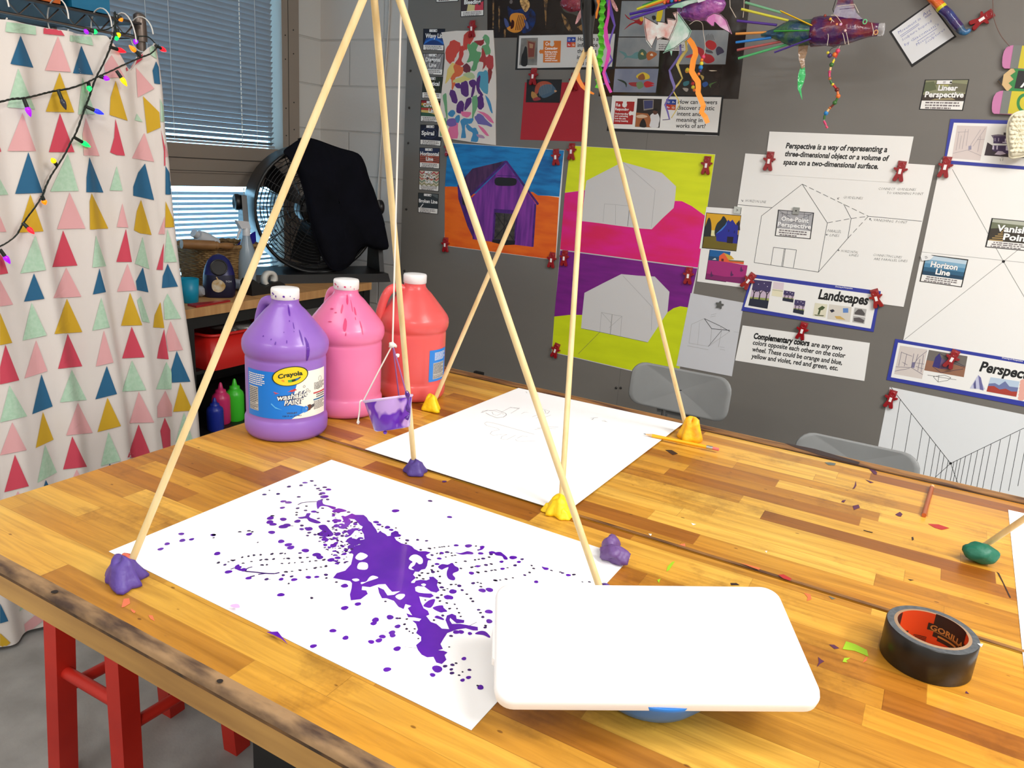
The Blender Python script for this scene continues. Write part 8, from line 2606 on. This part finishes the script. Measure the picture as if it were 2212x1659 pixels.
BCOL = {'p': (230, 70, 110), 'o': (236, 120, 50), 'y': (232, 214, 60), 'n': (74, 56, 110), 'g': (60, 110, 50), 'm': (210, 60, 110), 'c': (196, 110, 60), 'd': (110, 40, 30), 'b': (40, 130, 200), 'r': (196, 50, 50), 'l': (236, 196, 140)}
for xy, c_ in beads:
 mb = MB()
 mb.ball(hp(*ZF(xy)[0]), 0.0068 if c_ not in 'mcy' else 0.0045, mat('bead ' + c_, BCOL[c_], .25), 12, 8)
 mb.build('bead', fish)
for p0, p1, c_ in tubes:
 mb = MB()
 mb.tube(zz(*ZF(p0, p1)), 0.0034, mat('bead ' + c_, BCOL[c_], .25), 8)
 mb.build('tube_bead', fish)
mb = MB()
mb.tube(smooth_open(zz(*ZF((1530, 640), (1495, 715), (1440, 840), (1408, 910), (1383, 1000), (1383, 1105), (1425, 1188), (1484, 1262), (1502, 1345), (1452, 1445), (1384, 1518), (1330, 1592), (1302, 1690), (1345, 1790))), 4), 0.0009, M_thr, 5)
mb.tube(smooth_open(zz(*ZF((1480, 655), (1410, 680), (1370, 730))), 4), 0.0009, mat('dark thread', (50, 44, 44), .7), 5)
mb.build('bead_thread', fish)
def ribbon(mb, pts, wid, mt, yoff=0.0, twist=0.0):
 q = [hp(x, y, yoff) for x, y in pts]
 rws = []
 for i, p in enumerate(q):
  d_ = (q[min(i + 1, len(q) - 1)] - q[max(i - 1, 0)]).normalized()
  s_ = V((0, -1, 0)).cross(d_)
  if s_.length < 1e-4:
   s_ = V((1, 0, 0))
  s_.normalize()
  a = twist * i
  s_ = s_ * math.cos(a) + V((0, 1, 0)) * math.sin(a)
  w_ = wid[i] if isinstance(wid, (list, tuple)) else wid
  h = s_ * (w_ * depth(p) / FPX / 2)
  rws.append([p - h, p + h])
 a = [[r[0] + V((0, -0.0006, 0)), r[1] + V((0, -0.0006, 0))] for r in rws]
 mb.grid([[r[0], r[1]] for r in a], mt, False)
 mb.grid([[r[1] + V((0, 0.0012, 0)), r[0] + V((0, 0.0012, 0))] for r in a], mt, False)
M_gcel = mat('green cellophane', (40, 170, 84), 0.2, col2=(90, 200, 130), scale=(50, 50, 50), bump=0.5, bscale=70)
M_brcel = mat('brown cellophane', (150, 122, 96), 0.25, bump=0.5, bscale=70)
mb = MB()
ribbon(mb, ZF((1010, 640), (1000, 740), (990, 840), (1010, 960)), [20, 18, 12, 8], M_brcel, 0, .25)
ribbon(mb, ZF((1000, 950), (990, 1050), (975, 1150), (955, 1250), (975, 1320), (995, 1400)), [9, 15, 14, 9, 7, 4], M_gcel, 0, .3)
mb.build('cellophane_tail', fish)
mb = MB()
mb.tube([hp(*ZF((1440, 190))[0]), hp(*ZF((1425, 130))[0]), hp(*ZF((1465, 0))[0]), hp(*ZF((1470, 0))[0]) + V((0, 0, 0.9))], 0.0011, mat('dark thread', (50, 44, 44), .7), 5)
mb.tube([hp(1609, -60), hp(1607, 20), hp(1605, 38)], 0.0011, M_thr, 5)
mb.build('hanging_thread', fish)
ZG = zp((1320, 0), 7.373)
pf = thing('paper_fish', hp(1520, 30), 'hanging fish sculpture of purple crinkled paper with pale jagged fins', 'sculpture')
M_pur = mat('crinkled violet film', (126, 62, 150), 0.2, col2=(180, 96, 170), scale=(30, 30, 30), lo=0.4, hi=0.65, bump=0.8, bscale=50, coat=0.5)
mb = MB()
ba, bb_ = hp(*ZG((1080, 170))[0]), hp(*ZG((1830, 60))[0])
ax_ = bb_ - ba
axn2 = ax_.normalized()
up2 = (V((0, 0, 1)) - axn2 * axn2.z).normalized()
M2_ = Matrix((axn2.cross(up2), up2, axn2)).transposed()
pk2 = depth(ba) / FPX / 7.373
rws = []
for r, u in ((60, -.02), (120, .08), (170, .25), (200, .45), (190, .62), (150, .8), (90, .95), (10, 1.0)):
 rws.append([ba + M2_ @ V((0.8 * r * pk2 * (1 + .1 * math.sin(5 * a + u * 9)) * math.cos(a), r * pk2 * (1 + .1 * math.sin(4 * a + u * 13)) * math.sin(a), u * ax_.length)) for a in [2 * PI * k / 24 for k in range(24)]])
mb.grid(rws, M_pur, True, cu=True)
mb.build('body', pf)
def plate(nm, pts, mt, d=-0.03, th=0.0012, edge=None):
 mb = MB()
 P3 = [hp(x, y, d) for x, y in pts]
 mb.prism(P3, V((0, th, 0)), mt)
 if edge:
  for a_, b_ in zip(P3, P3[1:] + P3[:1]):
   c_ = sum(P3, V()) / len(P3)
   a2, b2 = a_ + (c_ - a_) * 0.06 + V((0, -0.001, 0)), b_ + (c_ - b_) * 0.06 + V((0, -0.001, 0))
   mb.tube([a2, b2], 0.0008, edge, 4)
 return mb.build(nm, pf)
M_mar = mat('marbled laminated paper', (226, 150, 140), 0.15, col2=(236, 240, 236), scale=(16, 16, 16), lo=0.40, hi=0.58, coat=0.5)
M_marg = mat('mint marbled laminated paper', (160, 208, 186), 0.15, col2=(240, 244, 240), scale=(14, 14, 14), lo=0.42, hi=0.6, coat=0.5)
M_pkf = mat('pink marbled paper', (216, 120, 190), 0.18, col2=(244, 224, 240), scale=(16, 16, 16), lo=0.4, hi=0.65, coat=0.5)
M_out = mat('black fin outline', (30, 26, 28), .5)
plate('large_fin', ZG((510, 258), (740, 388), (728, 338), (850, 352), (905, 378), (890, 290), (1035, 312), (980, 205), (1065, 185), (1060, 330), (1000, 480), (930, 640), (830, 600), (730, 640), (715, 590), (640, 765), (560, 655), (525, 420)), M_mar, -0.05, edge=M_out)
plate('mint_fin', ZG((1065, 190), (1150, 310), (1280, 490), (1240, 600), (1000, 780), (825, 850), (935, 630), (1000, 480), (1050, 330)), M_marg, -0.046, edge=M_out)
plate('upper_fin', ZG((895, 130), (1000, 60), (1200, 0), (1500, -40), (1500, 10), (1250, 70), (1140, 120), (1105, 200), (1120, 130)), M_marg, -0.044, edge=M_out)
plate('pink_fin', ZG((1500, 330), (1600, 420), (1640, 420), (1650, 350), (1740, 440), (1925, 545), (1840, 320), (1750, 230), (1640, 200), (1530, 260)), M_pkf, -0.05, edge=M_out)
plate('drip_fin', ZG((935, 810), (975, 810), (960, 890)), M_marg, -0.042)
plate('white_tag', ZG((1370, -30), (1500, -40), (1480, 15), (1385, 45)), mat('white laminated tag', (232, 230, 236), .3), -0.055)
for c_, p0, p1, r in (((220, 214, 50), (415, 145), (900, -30), .004), ((70, 40, 150), (300, 225), (1250, 10), .0042), ((90, 60, 170), (310, 295), (880, 115), .0042), ((40, 150, 70), (500, 90), (860, -50), .003), ((232, 120, 40), (560, 110), (1000, -30), .0035), ((150, 150, 210), (480, 235), (900, 100), .003)):
 mb = MB()
 mb.tube(zz(*ZG(p0, p1), d=-0.03), r, mat('straw %d %d' % c_[:2], c_, .3), 10)
 mb.build('straw', pf)
mb = MB()
for k, (x, y, c_) in enumerate(((850, 40, 'o'), (905, 25, 'r'), (965, 15, 'b'), (1030, 5, 'p'), (1090, -5, 'o'))):
 mb.ball(hp(*ZG((x, y))[0], -0.034), 0.0055, mat('bead ' + c_, BCOL[c_], .25), 10, 7)
mb.build('bead_row', pf)
M_ofl = mat('neon orange paper strip', (255, 150, 40), .55)
M_ofl2 = M_ofl
mb = MB()
ribbon(mb, ZG((1235, 620), (1290, 690), (1340, 790), (1345, 870), (1310, 960), (1295, 1060), (1285, 1140), (1330, 1220), (1385, 1300), (1390, 1400), (1385, 1480), (1420, 1560), (1470, 1680), (1440, 1790), (1500, 1860), (1540, 1960)), [10, 11, 11, 12, 12, 12, 12, 12, 12, 11, 11, 11, 11, 11, 11, 10], M_ofl, -0.05, .04)
mb.build('orange_streamer', pf)
M_pst = mat('mauve paper strip', (96, 84, 150), .5)
M_yst = mat('pale gold paper strip', (196, 176, 90), .5)
mb = MB()
ribbon(mb, ZG((1100, 680), (1110, 850), (1030, 980), (930, 1120), (960, 1240), (1010, 1380), (1000, 1440), (905, 1570), (860, 1670), (900, 1780), (930, 1900), (820, 1910)), [4, 4, 5, 4, 6, 6, 3, 3, 5, 5, 5, 4], M_pst, -0.035, .12)
mb.build('mauve_streamer', pf)
mb = MB()
ribbon(mb, ZG((1190, 650), (1205, 800), (1110, 920), (1055, 1030), (1090, 1130), (1135, 1245), (1070, 1340), (985, 1440), (1030, 1520), (1080, 1600), (1085, 1680), (960, 1880)), [4, 5, 7, 6, 4, 3, 4, 4, 3, 3, 3, 3], M_yst, -0.03, .12)
mb.build('gold_streamer', pf)
mb = MB()
mb.tube(smooth_open(zz(*ZG((1250, 390), (1350, 330), (1450, 370), (1470, 520), (1500, 720), (1490, 830), (1470, 900)), d=-0.03), 4), 0.0009, M_thr, 5)
mb.tube(zz(*ZG((1890, -80), (1895, 110), (1990, 280)), d=-0.02), 0.0011, M_thr, 5)
mb.tube([hp(*ZG((1230, 30))[0], -.02), hp(*ZG((1230, 30))[0], -.02) + V((0, 0, 1.0))], 0.0011, M_thr, 5)
mb.build('thread', pf)
for x, y, c_, r in ((1470, 905, 'p', .0062), (1445, 955, 'o', .0056), (1440, 1012, 'y', .0064), (1428, 1075, 'b', .0074), (1420, 1130, 'n', .005), (1395, 1180, 'o', .005), (1215, 1110, 'y', .006), (1290, 1270, 'd', .005), (1300, 1330, 'r', .006), (1305, 1390, 'y', .006), (1325, 1435, 'o', .005)):
 mb = MB()
 mb.ball(hp(*ZG((x, y))[0], -0.028), r, mat('bead ' + c_, BCOL[c_], .25), 12, 8)
 mb.build('bead', pf)
mo = thing('ribbon_mobile', hp(1290, 60), 'hanging mobile with green crinkled streamer and orange and pink ribbons', 'mobile')
M_nord = mat('neon green paper strip', (120, 226, 70), .5)
M_or3 = mat('orange cellophane', (246, 140, 40), .4)
M_pk3 = mat('hot pink paper strip', (214, 60, 170), .5)
M_vi3 = mat('violet paper strip', (104, 76, 180), .5)
mb = MB()
pts = []
for k in range(27):
 y = -20 + k * 8.1
 x = 1302 + (-10 * (y / 195)) + (2.0 if k % 2 else -2.0) + (3 if 90 < y < 110 else 0)
 pts.append((x, y))
q = [hp(x, y, 0.008 if k % 2 else -0.008) for k, (x, y) in enumerate(pts)]
rws = [[p + V((-12.5 * 0.5 * depth(p) / FPX, 0, 0.002)), p + V((12.5 * 0.5 * depth(p) / FPX, 0, -0.001))] for p in q]
mb.grid(rws, M_nord, False)
mb.build('green_streamer', mo)
mb = MB()
ribbon(mb, [(1263, 84), (1265, 100), (1260, 118), (1252, 138), (1247, 155), (1250, 172), (1258, 186), (1268, 196), (1283, 203)], [4, 6, 9, 10, 10, 9, 8, 6, 4], M_or3, -0.10, .05)
ribbon(mb, [(1292, -20), (1291, 10), (1288, 40)], [10, 9, 3], M_or3, -0.02)
mb.build('orange_ribbon', mo)
mb = MB()
ribbon(mb, [(1316, 0), (1314, 35), (1308, 60), (1310, 85), (1316, 108), (1312, 130), (1304, 158), (1310, 178), (1320, 200)], [4, 6, 8, 9, 8, 7, 6, 7, 6], M_pk3, -0.01, .08)
mb.build('pink_ribbon', mo)
mb = MB()
ribbon(mb, [(1312, -10), (1318, 20), (1328, 55), (1318, 85), (1314, 110), (1322, 130), (1306, 152), (1316, 178), (1290, 186)], [9, 9, 4, 4, 3, 4, 4, 5, 4], M_vi3, 0.012, .1)
mb.build('violet_ribbon', mo)
mb = MB()
cq = hp(1240, 4)
mb.ball(cq, (0.046, 0.02, 0.032), mat('dark red cellophane', (96, 30, 40), 0.12, col2=(150, 60, 76), scale=(22, 22, 22), bump=0.6, bscale=50), 18, 10, noise=0.35, seed=4)
mb.build('red_cellophane', mo)
mb = MB()
ll = [hp(x, y, -0.02) for x, y in smooth_closed([(1262, 15), (1258, 30), (1250, 45), (1243, 52), (1246, 38), (1252, 24)], 3)]
mb.prism(ll, V((0, 0.002, 0)), mat('pink silver foil leaf', (206, 150, 150), .15, 0.3, bump=0.6, bscale=80))
ll = [hp(x, y, -0.02) for x, y in smooth_closed([(1318, -10), (1328, 5), (1335, 22), (1330, 24), (1322, 10)], 3)]
mb.prism(ll, V((0, 0.002, 0)), mat('pink silver foil leaf', (206, 150, 150), .15))
mb.build('foil_leaf', mo)
mb = MB()
mb.tube([hp(1300, -5), hp(1300, -5) + V((0, 0, 2.79 - hp(1300, -5).z))], 0.001, M_thr, 5)
mb.build('hanging_thread', mo)
rb = thing('rainbow_tube', WALL.p(2050, 40), 'wrapped rainbow coloured tube curling down to a red clip', 'sculpture')
YR_ = YB - 0.03
def rp_(x, y):
 return yat(*ZM((x, y))[0], YR_)
M_rb1 = mat('red orange wrap', (214, 60, 40), .2, col2=(236, 130, 50), scale=(24, 24, 24), bump=.4, bscale=50, coat=.4)
M_rb2 = mat('yellow wrap', (226, 214, 40), .25)
M_rb3 = mat('violet blue wrap', (64, 38, 96), .2, col2=(50, 76, 140), scale=(24, 24, 24), bump=.4, bscale=50, coat=.4)
M_rb4 = mat('grey blue wrap', (70, 70, 84), .25, col2=(40, 130, 190), scale=(20, 20, 20), bump=.4, bscale=60)
rr0 = 58 * depth(rp_(1300, 150)) / FPX / 5.643
mb = MB()
mb.tube([rp_(1000, -140), rp_(1100, -20), rp_(1160, 40), rp_(1200, 85)], rr0, M_rb1, 14)
mb.build('red_wrap', rb)
mb = MB()
mb.tube([rp_(1193, 78), rp_(1215, 108)], rr0 * 1.05, M_rb2, 14)
mb.build('yellow_band', rb)
mb = MB()
mb.tube(smooth_open([rp_(1212, 105), rp_(1290, 170), rp_(1360, 260), rp_(1425, 340)], 3), rr0 * 0.95, M_rb3, 14)
mb.build('violet_wrap', rb)
mb = MB()
pth = smooth_open([rp_(1420, 335), rp_(1455, 378), rp_(1500, 395), rp_(1545, 370), rp_(1562, 360)], 3)
mb.tube(pth, [rr0 * (0.92 - 0.055 * i) for i in range(len(pth))], M_rb4, 12)
mb.build('curled_tip', rb)
mb = MB()
mb.tube(smooth_open([yat(x, y, YB - 0.02) for x, y in ((2144, -60), (2145, 20), (2150, 50), (2163, 78), (2181, 100))], 4), 0.0011, mat('brown thread', (120, 92, 84), .7), 5)
mb.build('hanging_thread', None, 'thin brown thread hanging by the alphabet pencil sign', 'thread')
